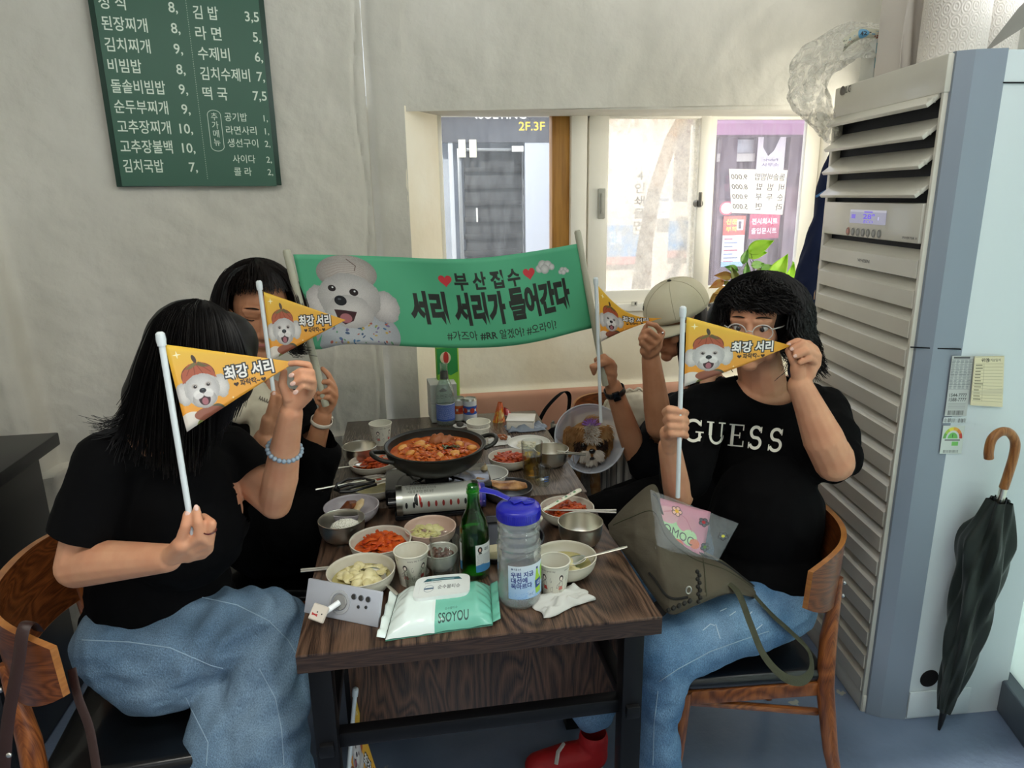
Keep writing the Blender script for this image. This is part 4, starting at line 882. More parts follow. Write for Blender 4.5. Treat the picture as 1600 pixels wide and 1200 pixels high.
def thinglass(name='clear_glass', tint='f8faf8', rough=.03, edge=.65, haze=0):
    if name in bpy.data.materials: return bpy.data.materials[name]
    m = bpy.data.materials.new(name); m.use_nodes = True; nt = m.node_tree; N = nt.nodes; L = nt.links; N.remove(N['Principled BSDF'])
    t = N.new('ShaderNodeBsdfTransparent'); g = N.new('ShaderNodeBsdfGlossy'); g.inputs['Roughness'].default_value = rough; lw = N.new('ShaderNodeLayerWeight'); lw.inputs[0].default_value = .35
    cr = N.new('ShaderNodeValToRGB'); cr.color_ramp.elements[0].color = lin(tint); cr.color_ramp.elements[1].color = tuple(x*edge for x in lin(tint)[:3])+(1,); cr.color_ramp.elements[0].position = .35
    L.new(lw.outputs['Facing'], cr.inputs[0]); L.new(cr.outputs[0], t.inputs[0])
    fr = N.new('ShaderNodeMapRange'); fr.inputs[1].default_value = .25; fr.inputs[3].default_value = .05; fr.inputs[4].default_value = .70; L.new(lw.outputs['Facing'], fr.inputs[0]); mx = N.new('ShaderNodeMixShader'); L.new(fr.outputs[0], mx.inputs[0]); L.new(t.outputs[0], mx.inputs[1]); L.new(g.outputs[0], mx.inputs[2]); out = mx
    if haze: df = N.new('ShaderNodeBsdfDiffuse'); df.inputs[0].default_value = lin('fafcfc'); m2 = N.new('ShaderNodeMixShader'); m2.inputs[0].default_value = haze; L.new(mx.outputs[0], m2.inputs[1]); L.new(df.outputs[0], m2.inputs[2]); out = m2
    L.new(out.outputs[0], N['Material Output'].inputs[0]); return m
clear = thinglass()
def tumbler(label, u, v, w_, h, base=.012, th=.0015, taper=.84, name='drinking_glass', cat='glass', fill=None, mark=None):
    c, r = rimpos(u, v, w_, h); t = thing(name, label, cat, (c.x, c.y, TZ+.0004)); l = tuple(t.location); rb = r*taper
    M().lathe([(0, 0), (rb-.002, 0), (rb, .002), (r, h-.001), (r-.0006, h), (r-th, h-.001), (rb-th, base), (0, base-.001)], 40, l).build('glass_wall', clear, t, weld=True)
    if fill: 
        z = base+(h-base)*fill; ri = rb-th+(r-rb)*fill; M().lathe([(0, base), (rb-th-.0004, base+.0003), (ri-.0004, z), (0, z)], 36, l).build('beer', fillm, t, weld=True)
    if mark:
        o = M(); 
        for k in range(3): o.box((l[0]+.3*r, l[1]-r*.93+.0, l[2]+h*(.35+.12*k)), (r*.5, .0008, h*.05), .3)
        o.build('printed_mark', mat('glass_print', '4a6fb0', .4), t)
    return t
fillm = thinglass('beer_gold', 'f0d48a', .03, .85)
tumbler('tall empty clear glass behind the wet wipes', 694, 841, 47, .12, base=.014, taper=.87)
tumbler('small clear shot glass against the near paper cup', 651, 894, 39, .052, base=.010, taper=.8, name='shot_glass', mark=True)
tumbler('beer glass half full of golden beer', 831, 690, 34, .115, base=.012, taper=.82, fill=.6)
tumbler('small clear shot glass in front of the beer', 847, 730, 28, .055, base=.012, taper=.8, name='shot_glass', mark=True)
# green bottle
gb = Z(743, 897, TZ); t = thing('soju_bottle', 'green glass bottle with white label, uncapped, beside the water jug', 'bottle', (gb.x, gb.y, TZ+.0004)); l = tuple(t.location); S = 1.0
green = thinglass('green_glass', '92d98a', .03, .42)
pr = [(0, .003), (.025, .001), (.030, .002), (.0325, .006), (.0328, .10), (.032, .118), (.027, .140), (.0175, .160), (.0140, .176), (.0130, .196), (.0130, .199), (.0150, .200), (.0150, .2035), (.0135, .205), (.0145, .207), (.0145, .210), (.0128, .211), (.0128, .217), (.0112, .219)]
pi_ = [(r-.0024, z) for r, z in pr[::-1] if z > .01]+[(.026, .008), (0, .009)]
M().lathe(pr+pi_, 40, l).build('glass_body', green, t, weld=True)
M().lathe([(0, .0095), (.0255, .0095), (.0302, .02), (.0302, .1), (.0295, .113), (0, .113)], 32, l).build('liquor', thinglass('green_liquor', 'b8e8a0', .03, .8), t, weld=True)
cv = Canvas(400, 330, 'e2e6e4'); cv.poly([(0, 250), (100, 230), (260, 270), (400, 240), (400, 330), (0, 330)], '4a90c8'); cv.ell(64, 60, 34, 36, '1c1818').ell(64, 62, 16, 20, 'e0b8a4').rect(40, 96, 50, 14, '2b2422')
rsn = np.random.RandomState(9)
for k in range(13):
    x_ = 20
    while x_ < 270: w_ = rsn.randint(5, 16); cv.rect(x_, 118+k*10, w_, 4, '8b9094'); x_ += w_+4
cv.text('대선', 130, 80, 44, '2d3a44', bold=.02); cv.text('고', 340, 200, 90, '3c4850', 'c'); 
def wraplabel(name, cvx, parent, l, r, z0, z1, a0, a1, rough=.5, trans=0):
    return M().grid(lambda u, v: Vector((l[0]+r*math.cos(math.radians(a0+(a1-a0)*u)), l[1]+r*math.sin(math.radians(a0+(a1-a0)*u)), l[2]+z0+(z1-z0)*v)), 28, 2).build(name, printmat(name, cvx.image(name), rough), parent, True)
wraplabel('label', cv, t, l, .0334, .022, .088, -92, 20)
cv = Canvas(200, 300, 'dfe3e4'); cv.poly([(0, 240), (200, 200), (200, 300), (0, 300)], '4a90c8'); wraplabel('label', cv, t, l, .0334, .022, .088, 130, 205)
# water jug
jb = Z(812, 936, TZ); _n0 = len(COL.objects)
t = thing('water_jug', 'clear plastic water jug with blue flip lid and printed label', 'jug', (jb.x, jb.y, TZ+.0004)); l = tuple(t.location)
plastic = thinglass('jug_plastic', 'fcfdfd', .12, .88, .07)
R_ = (Z(848, 936, TZ)-Z(778, 936, TZ)).length/2*.97
pj = [(0, .002), (R_*.86, 0), (R_*.96, .006), (R_, .018)]
for k in range(0, 25): z = .022+k*.0062; rib = .0020*math.sin(z*2*PI/.0155) if z > .10 else 0; pj.append((R_*(1-.075*math.exp(-((z-.150)/.020)**2))-.0005+rib, z))
pj += [(R_*.985, .176), (R_*.93, .186), (R_*.92, .198)]
M().lathe(pj+[(r-.0014, max(z, .004)) for r, z in pj[::-1] if r > 0]+[(0, .0045)], 48, l).build('jug_body', plastic, t, weld=True)
M().lathe([(0, .006), (R_*.9, .006), (R_*.955, .02), (R_*.955, .035), (0, .035)], 36, l).build('water', thinglass('water', 'f6fafc', .03, .9, .05), t, weld=True)
blue = mat('blue_plastic', '1c1ea4', .3, coat=.3)
lid = M().lathe([(0, .212), (R_*.7, .211), (R_*.93, .207), (R_*.985, .203), (R_*.985, .183), (R_*.93, .183)], 48, l)
lid.build('lid', blue, t, weld=True)
for k in range(48):
    pass
rb_ = M()
for k in range(60): a = 2*PI*k/60; rb_.box((l[0]+R_*.985*math.cos(a), l[1]+R_*.985*math.sin(a), l[2]+.193), (.0012, .0018, .016), a)
rb_.build('grip_ribs', blue, t)
hp = Vector((l[0]-R_*.35, l[1]+R_*.35, l[2]+.214)); hq = Vector((l[0]-R_*1.5, l[1]+R_*1.1, l[2]+.224))
M().tube([hp, hp*.5+hq*.5+Vector((0, 0, .004)), hq], [.008, .010, .013], 14, True, .28).build('flip_spout', blue, t)
M().box((l[0]-.004, l[1]+.002, l[2]+.2145), (.022, .016, .004), .4, .0015).box((l[0]+R_*.4, l[1]-.004, l[2]+.2135), (.02, .014, .003), .2, .001).build('lid_detail', blue, t)
o = M(); a = [(l[0]+R_*.55+.009*math.cos(q), l[1]+.004+.008*math.sin(q), l[2]+.2125) for q in np.linspace(0, 2*PI, 17)]; o.tube(a, .0012, 6, False); o.build('spout_ring', blue, t)
cv = Canvas(480, 520, 'c6d8e6'); cv.rect(0, 0, 480, 6, 'e8eef2')
for k in range(520): cv.rect(0, k, 480, 1, tuple(rgb('d4dee4')*(1-k/700)+rgb('7fb0e4')*(k/700)))
cv.text('대선', 70, 62, 40, '4a5a70', bold=.01, width=80).rect(36, 34, 26, 28, '6a7a90')
for k, s_ in enumerate(('우린 지금', '대선에', '목마르다')): cv.text(s_, 34, 170+k*88, 88, '1d2f7c', bold=.03, width=[270, 190, 250][k], rot=-2)
cv.poly([(345, 90), (375, 85), (385, 180), (420, 250), (430, 470), (340, 480), (320, 300), (335, 200)], '9cc832'); cv.rect(345, 60, 32, 36, '2a3f70'); cv.poly([(325, 270), (430, 250), (440, 370), (335, 390)], '1d3f86'); cv.poly([(420, 110), (470, 40), (480, 40), (480, 300), (430, 330)], '8abf3a')
cv.text('대', 360, 350, 70, 'dfe8f4', bold=.02); cv.poly([(220, 390), (330, 380), (320, 500), (235, 505)], 'b4cce4'); cv.text('대선', 240, 465, 34, '4a628c')
for k in range(60): cv.ell(rsn.randint(0, 480), rsn.randint(420, 520), 4, 4, '4a80d0', a=.7)
wraplabel('label', cv, t, l, R_*1.016, .026, .098, 232, 338)

t.scale = (1, 1, 1.05)
# clear glass bottle at the window side
cb = Z(697, 662, TZ); t = thing('glass_bottle', 'clear glass bottle with blue label and metal neck in front of the cartons', 'bottle', (cb.x, cb.y, TZ+.0004)); l = tuple(t.location); k_ = 1.12
pr2 = [(0, .003), (.030, .001), (.0345, .005), (.035, .012), (.035, .12), (.033, .138), (.024, .160), (.0155, .180), (.0135, .20), (.013, .225), (.0142, .228), (.0142, .234), (.012, .236)]
M().lathe(pr2+[(r-.0022, z) for r, z in pr2[::-1] if z > .01]+[(0, .008)], 40, l).build('glass_body', thinglass('blueish_glass', 'f0f8f4', .03, .8, .06), t, weld=True)
cv = Canvas(300, 260, '3a5cb4'); cv.rect(0, 0, 300, 12, 'dfe8f4')
for k in range(14):
    x_ = 10
    while x_ < 280: w_ = rsn.randint(6, 22); cv.rect(x_, 30+k*15, w_, 6, 'b4c4ec'); x_ += w_+6
wraplabel('label', cv, t, l, .0356, .02, .085, 190, 350)
M().lathe([(.0148, .178), (.0142, .20), (.0146, .205), (.0160, .176)], 24, l).build('neck_foil', mat('foil', '6c7068', .35, .8), t)
# cartons, green box and cans in the corner
def carton(name, label, cat, u0, v0, u1, v1, z, d, m, cv=None, rot=0, y=None):
    pass
kl = Z(668, 662, TZ); 
cvb = Canvas(200, 120, 'c9cac4'); cvb.poly([(60, 40), (95, 18), (130, 40)], '4a4a48').rect(70, 40, 50, 6, '4a4a48'); cvb.text('소면국수', 100, 92, 34, '5c5c58', 'c')
for k, (z, lb) in enumerate(((0, 'lower white carton in the window corner behind the clear bottle'), (.075, 'upper white carton in the window corner behind the clear bottle'))):
    t = thing('carton', lb, 'box', (kl.x+.062, kl.y+.06, TZ+z+.0005+.0004*k)); c = t.location
    M().box((c.x, c.y, c.z+.0365), (.10, .11, .073), .08, .0015).build('box_body', mat('white_card', 'cdcec8', .6), t)
    R = Matrix.Rotation(.08, 3, 'Z'); M().grid(lambda a, b: c+R@Vector((-.05+.1*a, -.0558, .004+.066*b)), 1, 1).build('printed_face', printmat('carton_face', cvb.image('carton_face'), .6), t, False)
t = thing('snack_box', 'tall bright green box standing behind the cartons', 'box', (A(700, 600, kl.y+.10).x, kl.y+.075, TZ+.0005)); c = t.location
zt_ = A(700, 543, c.y).z
M().box((c.x, c.y+.02, TZ+(zt_-TZ)/2), (.085, .04, zt_-TZ), .1, .0015).build('box_body', mat('lime_card', '7ec43a', .5, translucent=.3), t)
cv = Canvas(180, 500, '2f9a4c'); cv.poly([(0, 190), (50, 175), (110, 200), (180, 170), (180, 500), (0, 500)], '8fd03c'); cv.ell(70, 70, 44, 44, 'e8dcb8').ell(74, 70, 22, 44, 'c83a30').rect(170, 0, 10, 500, 'c4ec5a')
R = Matrix.Rotation(.1, 3, 'Z'); M().grid(lambda a, b: c+Vector((0, .02, 0))+R@Vector((-.042+.084*a, -.0207, .002+(zt_-TZ-.004)*b)), 1, 1).build('printed_face', printmat('snack_face', cv.image('snack_face'), .5), t, False)
def can(label, u, v, cols):
    p = Z(u, v, TZ); t = thing('drink_can', label, 'can', (p.x, p.y, TZ+.0004), 'small cans by the window'); l = tuple(t.location); r = .026; h = .09
    cv = Canvas(200, 120, cols[0]); cv.rect(0, 30, 200, 50, cols[1]).rect(0, 48, 200, 14, cols[2])
    for k in range(6): cv.ell(18+k*35, 56, 12, 16, cols[3])
    M().lathe([(r, .004), (r, h-.008)], 28, l).build('printed_wall', printmat('can_wall', cv.image('can_wall'), .25), t)
    M().lathe([(0, .002), (r*.9, 0), (r, .004)], 28, l).lathe([(r, h-.008), (r*.9, h), (r*.86, h), (r*.84, h-.003), (0, h-.003)], 28, l).build('can_end', silver, t)
can('orange and white can beside the clear bottle', 717, 656, ('d8d4cc', 'd86a3a', 'e8e0d0', 'b83a2c')); can('blue and white can right of the orange can', 735, 657, ('dfe4ea', '3a64c0', 'd8e4f4', 'c84a3a'))
p = Z(719, 668, TZ); t = thing('small_saucer', 'small saucer holding a dark stone behind the wok', 'saucer', (p.x, p.y, TZ)); M().lathe([(0, .002), (.018, 0), (.027, .008), (.026, .009), (.018, .003), (0, .004)], 28, tuple(p)).build('saucer', china_w, t)
tag(M().ell((p.x, p.y, TZ+.013), (.014, .012, .010)).build('stone', mat('dark_stone', '3c3a32', .5), None), 'dark round stone on the small saucer behind the wok', 'stone')
# snack bags
def bag(name, label, tri, m, y, d=.02, cv=None):
    P_ = [A(u, v, y) for u, v in tri]; nn = 14; m_ = M()
    def fn(u, v, s): 
        b0 = P_[0]*(1-u)+P_[1]*u; t0 = P_[3]*(1-u)+P_[2]*u; p = b0*(1-v)+t0*v; puff = math.sin(PI*u)**.6*math.sin(PI*min(1, v*.9+.05))**.7
        p = p+Vector((0, s*d*puff, 0))+Vector((0, 1, 0))*.004*fbm((u*4, v*5, s+y*9), 2, 3)*puff; return p
    m_.grid(lambda u, v: fn(u, v, -1), nn, nn); m_.grid(lambda u, v: fn(u, v, 1), nn, nn, True)
    o = m_.build(name, m, None, True); tag(o, label, 'snack bag'); return o
cv = Canvas(200, 260, 'e0641c'); 
for k in range(40): x_, y_ = rsn.randint(0, 200), rsn.randint(40, 260); cv.ell(x_, y_, 9, 26, ['f6c445', 'f2e29a', 'c83a14', 'f09a2c'][k % 4], rot=rsn.randint(-40, 60))
cv.poly([(60, 60), (140, 60), (130, 230), (80, 230)], 'f2e6b0', .5)
bag('snack_bag', 'orange foil snack bag standing right of the stacked cups', [(765, 677), (792, 677), (785, 629), (778, 628)], printmat('orange_bag', cv.image('orange_bag'), .2, coat=.6), 2.52)
cv = Canvas(200, 260, 'b8201c'); cv.rect(0, 130, 200, 36, 'e8e0d8').rect(0, 140, 200, 16, '222').text('매운맛', 100, 110, 50, 'f0e0d0', 'c', bold=.02); cv.rect(0, 170, 200, 30, '2a2020')
bag('snack_bag', 'red snack bag leaning behind the orange one', [(783, 672), (812, 668), (795, 640), (787, 636)], printmat('red_bag', cv.image('red_bag'), .25, coat=.5), 2.60)
p = Z(808, 672, TZ); t = thing('white_container', 'square white food box behind the far dishes', 'box', (p.x+.02, p.y+.03, TZ)); c = t.location
M().box((c.x, c.y, TZ+.018), (.10, .085, .034), -.25, .006).build('box_body', mat('white_plastic', 'd9d4c8', .4), t); M().box((c.x, c.y, TZ+.0375), (.104, .089, .005), -.25, .002).build('lid', mat('white_plastic', 'd9d4c8', .4), t)
def cloth(label, name, cat, cx, cy, sx, sy, amp, m, rot=0, seed=0, z=TZ, n=26, fold=1):
    R = Matrix.Rotation(rot, 3, 'Z')
    def fn(u, v):
        x = (u-.5)*sx; y = (v-.5)*sy; k = .5+.5*fbm((u*3+seed, v*3, 2), 1, 3); rr = 1-max(abs(u-.5), abs(v-.5))*2
        w_ = 1+.25*fbm((math.cos(math.atan2(v-.5, u-.5))*1.5+seed, math.sin(math.atan2(v-.5, u-.5))*1.5, 5), 1, 2)
        return R@Vector((x*w_, y*w_, 0))+Vector((cx, cy, z+.0015+amp*max(0, k)*min(1, rr*3+.15)*(1+.6*math.sin(u*17+v*9+seed)*fold*.5)))
    o = M().grid(fn, n, n).build(name, m, None, True, solid=.0008); tag(o, label, cat); return o
tissue = mat('tissue', 'dcdcd6', .8, translucent=.2)
p = Z(880, 940, TZ); cloth('crumpled white tissue in front of the near right paper cup', 'tissue', 'tissue', p.x-.005, p.y, .125, .07, .022, tissue, .35, 3)
p = Z(783, 690, TZ); cloth('white tissue with food scraps beside the wok handle', 'tissue', 'tissue', p.x, p.y, .10, .08, .012, tissue, .2, 8)
tag(blobs((p.x, p.y), .025, TZ+.014, 12, .004, .009, 77, .006).build('food_scraps', chk, None), 'brown food scraps on the tissue beside the wok', 'food', None, 'stuff')
p = Z(822, 672, TZ); cloth('grey-blue plastic bag crumpled behind the far dish', 'plastic_bag', 'bag', p.x+.0, p.y+.01, .15, .07, .03, mat('grey_bag', '8d98a6', .3, translucent=.2), 0, 5)
p = Z(715, 757, TZ); cloth('white tissue corner sticking out beside the stove', 'tissue', 'tissue', p.x+.0, p.y, .06, .10, .006, tissue, .6, 9)
p = Z(768, 855, TZ+.02); 
t = thing('wooden_block', 'small cream wooden block behind the bottle and jug', 'block', (Z(767, 862, TZ+.02).x, Z(767, 862, TZ+.02).y, TZ+.006)); c = t.location
M().box((c.x, c.y, c.z+.012), (.045, .035, .022), .1, .002).build('block', mat('cream_wood', 'c9bc98', .5), t)

# ------------------------------------------------------------------ cutlery
def stick(name, label, a, b, r0, r1, group=None, m=steel, seg=8):
    o = M().tube([a, a.lerp(b, .5), b], [r0, (r0+r1)/2, r1], seg).build(name, m, None); tag(o, label, name.replace('_', ' ').split()[-1], group); return o
def spoon(label, tip, end, roll=0):                # tip = bowl end, end = handle end
    t = thing('spoon', label, 'spoon', tuple(tip)); d = (end-tip); L = d.length; d.normalize(); sidev = d.cross(Vector((0, 0, 1))).normalized(); nv = sidev.cross(d)
    def fn(u, v):
        a = u*2*PI; rr = v; return tip+d*(.026+math.cos(a)*.028*rr)+sidev*(math.sin(a)*.020*rr)-nv*(.007*(1-rr*rr))
    M().grid(fn, 20, 6).build('spoon_bowl', steel, t, solid=.001)
    M().tube([tip+d*.052, tip+d*(L*.5), end-d*.01, end], [.0022, .0028, .0048, .003], 10, True, .45).build('spoon_handle', steel, t); return t
spoon('steel spoon resting in the red bowl left of the wok', Z(578, 724, TZ+.03), Z(514, 733, TZ+.05))
spoon('steel spoon standing in the dumpling soup near the phone', Z(577, 888, TZ+.045), Z(621, 929, TZ+.02))
spoon('dotted-handle steel spoon sticking out of the right soup bowl', Z(880, 880, TZ+.035), Z(980, 854, TZ+.07))
for k in range(2):
    stick('steel_chopstick', ('front', 'rear')[k]+' one of two flat steel chopsticks beside the dumpling soup', Z(470, 893-3*k, TZ+.006), Z(525, 888-3*k, TZ+.006+.0), .0026, .0022, 'chopsticks beside the dumpling soup')
    stick('steel_chopstick', ('front', 'rear')[k]+' one of two steel chopsticks across the saucy kimchi bowl', Z(963, 801-4*k, TZ+.05), Z(850, 796+1*k, TZ+.044), .0027, .0018, 'chopsticks across the right kimchi bowl')
    stick('steel_chopstick', ('front', 'rear')[k]+' one of two chopsticks poking out behind the far steel bowl', Z(915, 711-2*k, TZ+.04), Z(870, 708-3*k, TZ+.06), .0027, .002, 'chopsticks behind the far steel bowl')
stick('steel_chopstick', 'single grey chopstick sticking out past the scissors at left', Z(493, 765, TZ+.05), Z(600, 745, TZ+.045), .0028, .002)
# ladle with a flowered handle
la, lb = Z(800, 833, TZ+.05), Z(907, 765, TZ+.075); la = Z(848, 798, TZ+.055)
t = thing('ladle', 'cream plastic spoon with a rose-patterned handle on the right bowls', 'spoon', tuple(la)); d = (lb-la); sv = d.cross(up).normalized()
cv = Canvas(400, 60, 'd9d6c0')
for k, x_ in enumerate((150, 190, 240, 280, 330)): cv.ell(x_, 26+(k % 2)*10, 13, 10, ['4a8a4a', 'c86a6a', '3e7a4a', 'd88a8a', '4a8a4a'][k]); cv.ell(x_+8, 38-(k % 2)*12, 7, 5, '2e6a3a')
def lf(u, v): w_ = .0052+.004*u; q = (v-.5)*2; return la+d*u+sv*(w_*q*(1 if u < .97 else .5))+up*(.003*(1-q*q))
M().grid(lf, 24, 8).build('handle', printmat('ladle_handle', cv.image('ladle_handle'), .3, coat=.4), t, solid=.0025)
M().ell(tuple(la-d.normalized()*.03-up*.01), (.026, .020, .010), math.atan2(d.y, d.x)).build('ladle_bowl', mat('cream_plastic', 'd9d6c0', .3), t)
# scissors
t = thing('kitchen_scissors', 'black-handled kitchen scissors resting across the grey broth bowl', 'scissors', tuple(Z(585, 752, TZ+.045)))
def loop(pts, r): return M().tube([Z(u, v, TZ+.048) for u, v in pts]+[Z(*pts[0], TZ+.048)], r, 10, False)
bp_ = mat('black_plastic', '0f0f10', .3, coat=.3)
loop([(585, 752), (565, 747), (543, 749), (527, 757), (523, 765), (531, 768), (548, 762), (566, 758)], .0042).build('handle', bp_, t)
loop([(588, 757), (570, 762), (550, 768), (532, 769), (528, 762), (545, 757), (568, 756)], .0042).build('handle', bp_, t)
for k, (a, b) in enumerate((((580, 752), (628, 743)), ((584, 757), (627, 746)))): M().tube([Z(*a, TZ+.047-.002*k), Z((a[0]+b[0])/2, (a[1]+b[1])/2, TZ+.047-.002*k), Z(*b, TZ+.044)], [.008, .007, .001], 8, True, .2).build('blade', steel, t)
tag(M().box(tuple(Z(592, 749, TZ+.053)), (.014, .009, .003), .3, .001).build('carrot_slice', mat('carrot', 'c0482a', .4), None), 'small orange-red slice on the scissor blade', 'food')

# ------------------------------------------------------------------ phone and wet wipes
pA, pB = Z(476, 973, TZ), Z(592, 981, TZ)           # lower edge on the table
pA = Z(474, 958, TZ); pB = Z(590, 982, TZ); e = (pB-pA); pl = e.length; e.normalize(); sc_ = pl
lean = Vector((-e.y, e.x, 0)).normalized(); hgt = (up*math.cos(math.radians(22))+lean*math.sin(math.radians(22))); back = e.cross(hgt).normalized()
if back.y > 0: back = -back
PH = .0715
t = thing('smartphone', 'silver phone standing on its side on the grip, camera side to us', 'phone', tuple((pA+pB)/2))
def PT(s, h, o=0): return pA+e*s+hgt*h+back*o
def pbox(name, s0, s1, h0, h1, o0, o1, m, bev): 
    R = Matrix((e, -back, hgt)).transposed(); c = PT((s0+s1)/2, (h0+h1)/2, (o0+o1)/2); return M().box(tuple(c), (s1-s0, abs(o1-o0), h1-h0), R, bev).build(name, m, t)
pbox('phone_body', 0, pl, .001, PH, -.008, 0, mat('silver_phone', 'b9bdc6', .35, .2), .0025)
def disc(s, h, r, o, name, m, r0=0, dz=.001, f=1.0):
    m_ = M(); m_.lathe([(r0, dz), (r, dz), (r, 0), (r0, 0)] if r0 else [(0, dz), (r*.9, dz), (r, 0)], 28); m_.v = [tuple(PT(s, h, o+v[2])+e*v[0]+hgt*v[1]*f) for v in m_.v]; return m_.build(name, m, t, weld=True)
lens_m = mat('lens_black', '07070a', .08, coat=1); ringm = mat('lens_ring', '8d929c', .25, .9)
for s_, h_, r_ in ((.625, .052, .0062), (.72, .052, .0062), (.815, .052, .0062), (.70, .034, .0036), (.80, .036, .0036)):
    disc(pl*(s_+.02), h_, r_, .0, 'lens_ring', ringm, 0, .0015); disc(pl*(s_+.02), h_, r_*.86, .0013, 'lens', lens_m, 0, .0006)
disc(pl*.47, .036, .024, 0, 'magnet_ring', mat('clear_ring', 'b9bcc0', .2, .3), .0185, .002); disc(pl*.47, .036, .0165, .0, 'grip_base', mat('grip_grey', '9a9a98', .3, .3), 0, .002)
g0_, g1_ = PT(pl*.47, .036, .002), PT(pl*.36, .014, .030)
M().tube([g0_, g1_], .006, 12).build('grip_stem', mat('clear_plastic', 'f2f6f8', .04), t)
cv = Canvas(160, 150, 'd8cfc2'); cv.ell(70, 70, 7, 8, '1a1a1a').ell(125, 78, 7, 8, '1a1a1a'); cv.poly([(15, 85), (48, 98), (80, 88), (84, 118), (50, 108), (20, 116)], 'b4302c').ell(49, 102, 9, 9, '9a2420')
m_ = M(); c = PT(pl*.33, .016, .034); R = Matrix((e, -back, hgt)).transposed()@Matrix.Rotation(.12, 3, 'Y')@Matrix.Rotation(-.35, 3, 'X')
m_.box(tuple(c), (.036, .006, .033), R, .0025); m_.build('grip_pad', mat('cream_pad', 'cdc5b8', .4), t)
M().grid(lambda a, b: c+R@Vector((-.016+.032*a, -.0034, -.014+.028*b)), 1, 1).build('grip_print', printmat('grip_print', cv.image('grip_print'), .4), t, False)
# wet wipes
t = thing('wet_wipes', 'white and mint green wet wipes pack with a hard white lid, near table edge', 'wipes pack', (.04, 1.27, TZ))
cor = [Z(602, 1000, TZ+.004), Z(770, 975, TZ+.004), Z(766, 915, TZ+.012), Z(622, 928, TZ+.012)]
cv = Canvas(900, 600, '6fb8a2'); cv.rect(0, 0, 405, 600, 'e2efea'); cv.text('SSOYOU', 435, 578, 92, '23403c', width=260, bold=.012).text('순수물티슈', 490, 490, 24, '3f6a60')
cv.rect(380, 60, 26, 500, 'dfe9e4')
def wf(u, v):
    b0 = cor[0].lerp(cor[1], u); t0 = cor[3].lerp(cor[2], u); p = b0.lerp(t0, v)
    en = min(1, min(u, 1-u)/.16); pf = (math.sin(PI*min(1, max(0, v)))**.42)*(en**.6); crease = .006*math.sin(v*38+u*5)*(1-en)
    p = p+Vector((0, 0, .040*pf+crease*pf+.002*fbm((u*6, v*5, 3), 1, 3)))
    return p
M().grid(wf, 60, 34).build('pack', printmat('wipes_pack', cv.image('wipes_pack'), .25, coat=.35), t)
M().grid(lambda u, v: (lambda p: Vector((p.x, p.y, TZ+.001)))(wf(u, v)), 20, 10).build('pack_underside', mat('mint_film', '6fb8a2', .4), t)
for uu, nm in ((0, 0), (1, 1)):
    m_ = M(); m_.grid(lambda a, b: wf(uu, b)+(e*0+(cor[0]-cor[1]).normalized()*(1 if uu == 0 else -1)*.016*a)+Vector((0, 0, .004+.004*math.sin(b*22)*a+.006*a)), 4, 26); m_.build('crimped_end', mat('wipe_white' if uu == 0 else 'mint_film', 'e2efea' if uu == 0 else '6fb8a2', .3), t, solid=.0006)
def lidp(u, v, o=0): p = wf(.215+.57*u, .36+.58*v); return Vector((p.x, p.y, TZ+.0475+.0015*math.sin(PI*u)+o))
m_ = M(); n = 36; ring = []
for k in range(n):
    a = 2*PI*k/n; cx_, cy_ = math.cos(a), math.sin(a); sq = lambda q: math.copysign(abs(q)**.35, q); ring.append((.5+.5*sq(cx_), .5+.5*sq(cy_)))
V = [lidp(.5, .5, .004)]+[lidp(*q, .004) for q in ring]+[lidp(*q, -.006) for q in ring]
m_.add(V, [[0, 1+k, 1+(k+1) % n] for k in range(n)]+[[1+k, 1+n+k, 1+n+(k+1) % n, 1+(k+1) % n] for k in range(n)]); m_.build('flip_lid', mat('lid_white', 'e6ebe8', .3), t, False)
cv = Canvas(420, 240, 'e6ebe8'); cv.poly([(40, 58), (70, 22), (350, 22), (380, 58)], '1f5a66'); cv.rect(110, 38, 200, 6, 'b8d4d4'); cv.ell(100, 150, 42, 42, '5a6a7a').ell(100, 150, 39, 39, 'e6ebe8').rect(62, 140, 76, 18, '3a5a7a'); cv.text('순수물티슈', 175, 165, 56, '4a4f52', width=190, bold=.008).text('DREAM PREMIUM', 60, 82, 20, '7a7a76', width=140).rect(20, 100, 1, 100, 'bbb')
M().grid(lambda u, v: lidp(.06+.88*u, .06+.88*v, .0046), 2, 2).build('lid_print', printmat('lid_print', cv.image('lid_print'), .3), t, False)
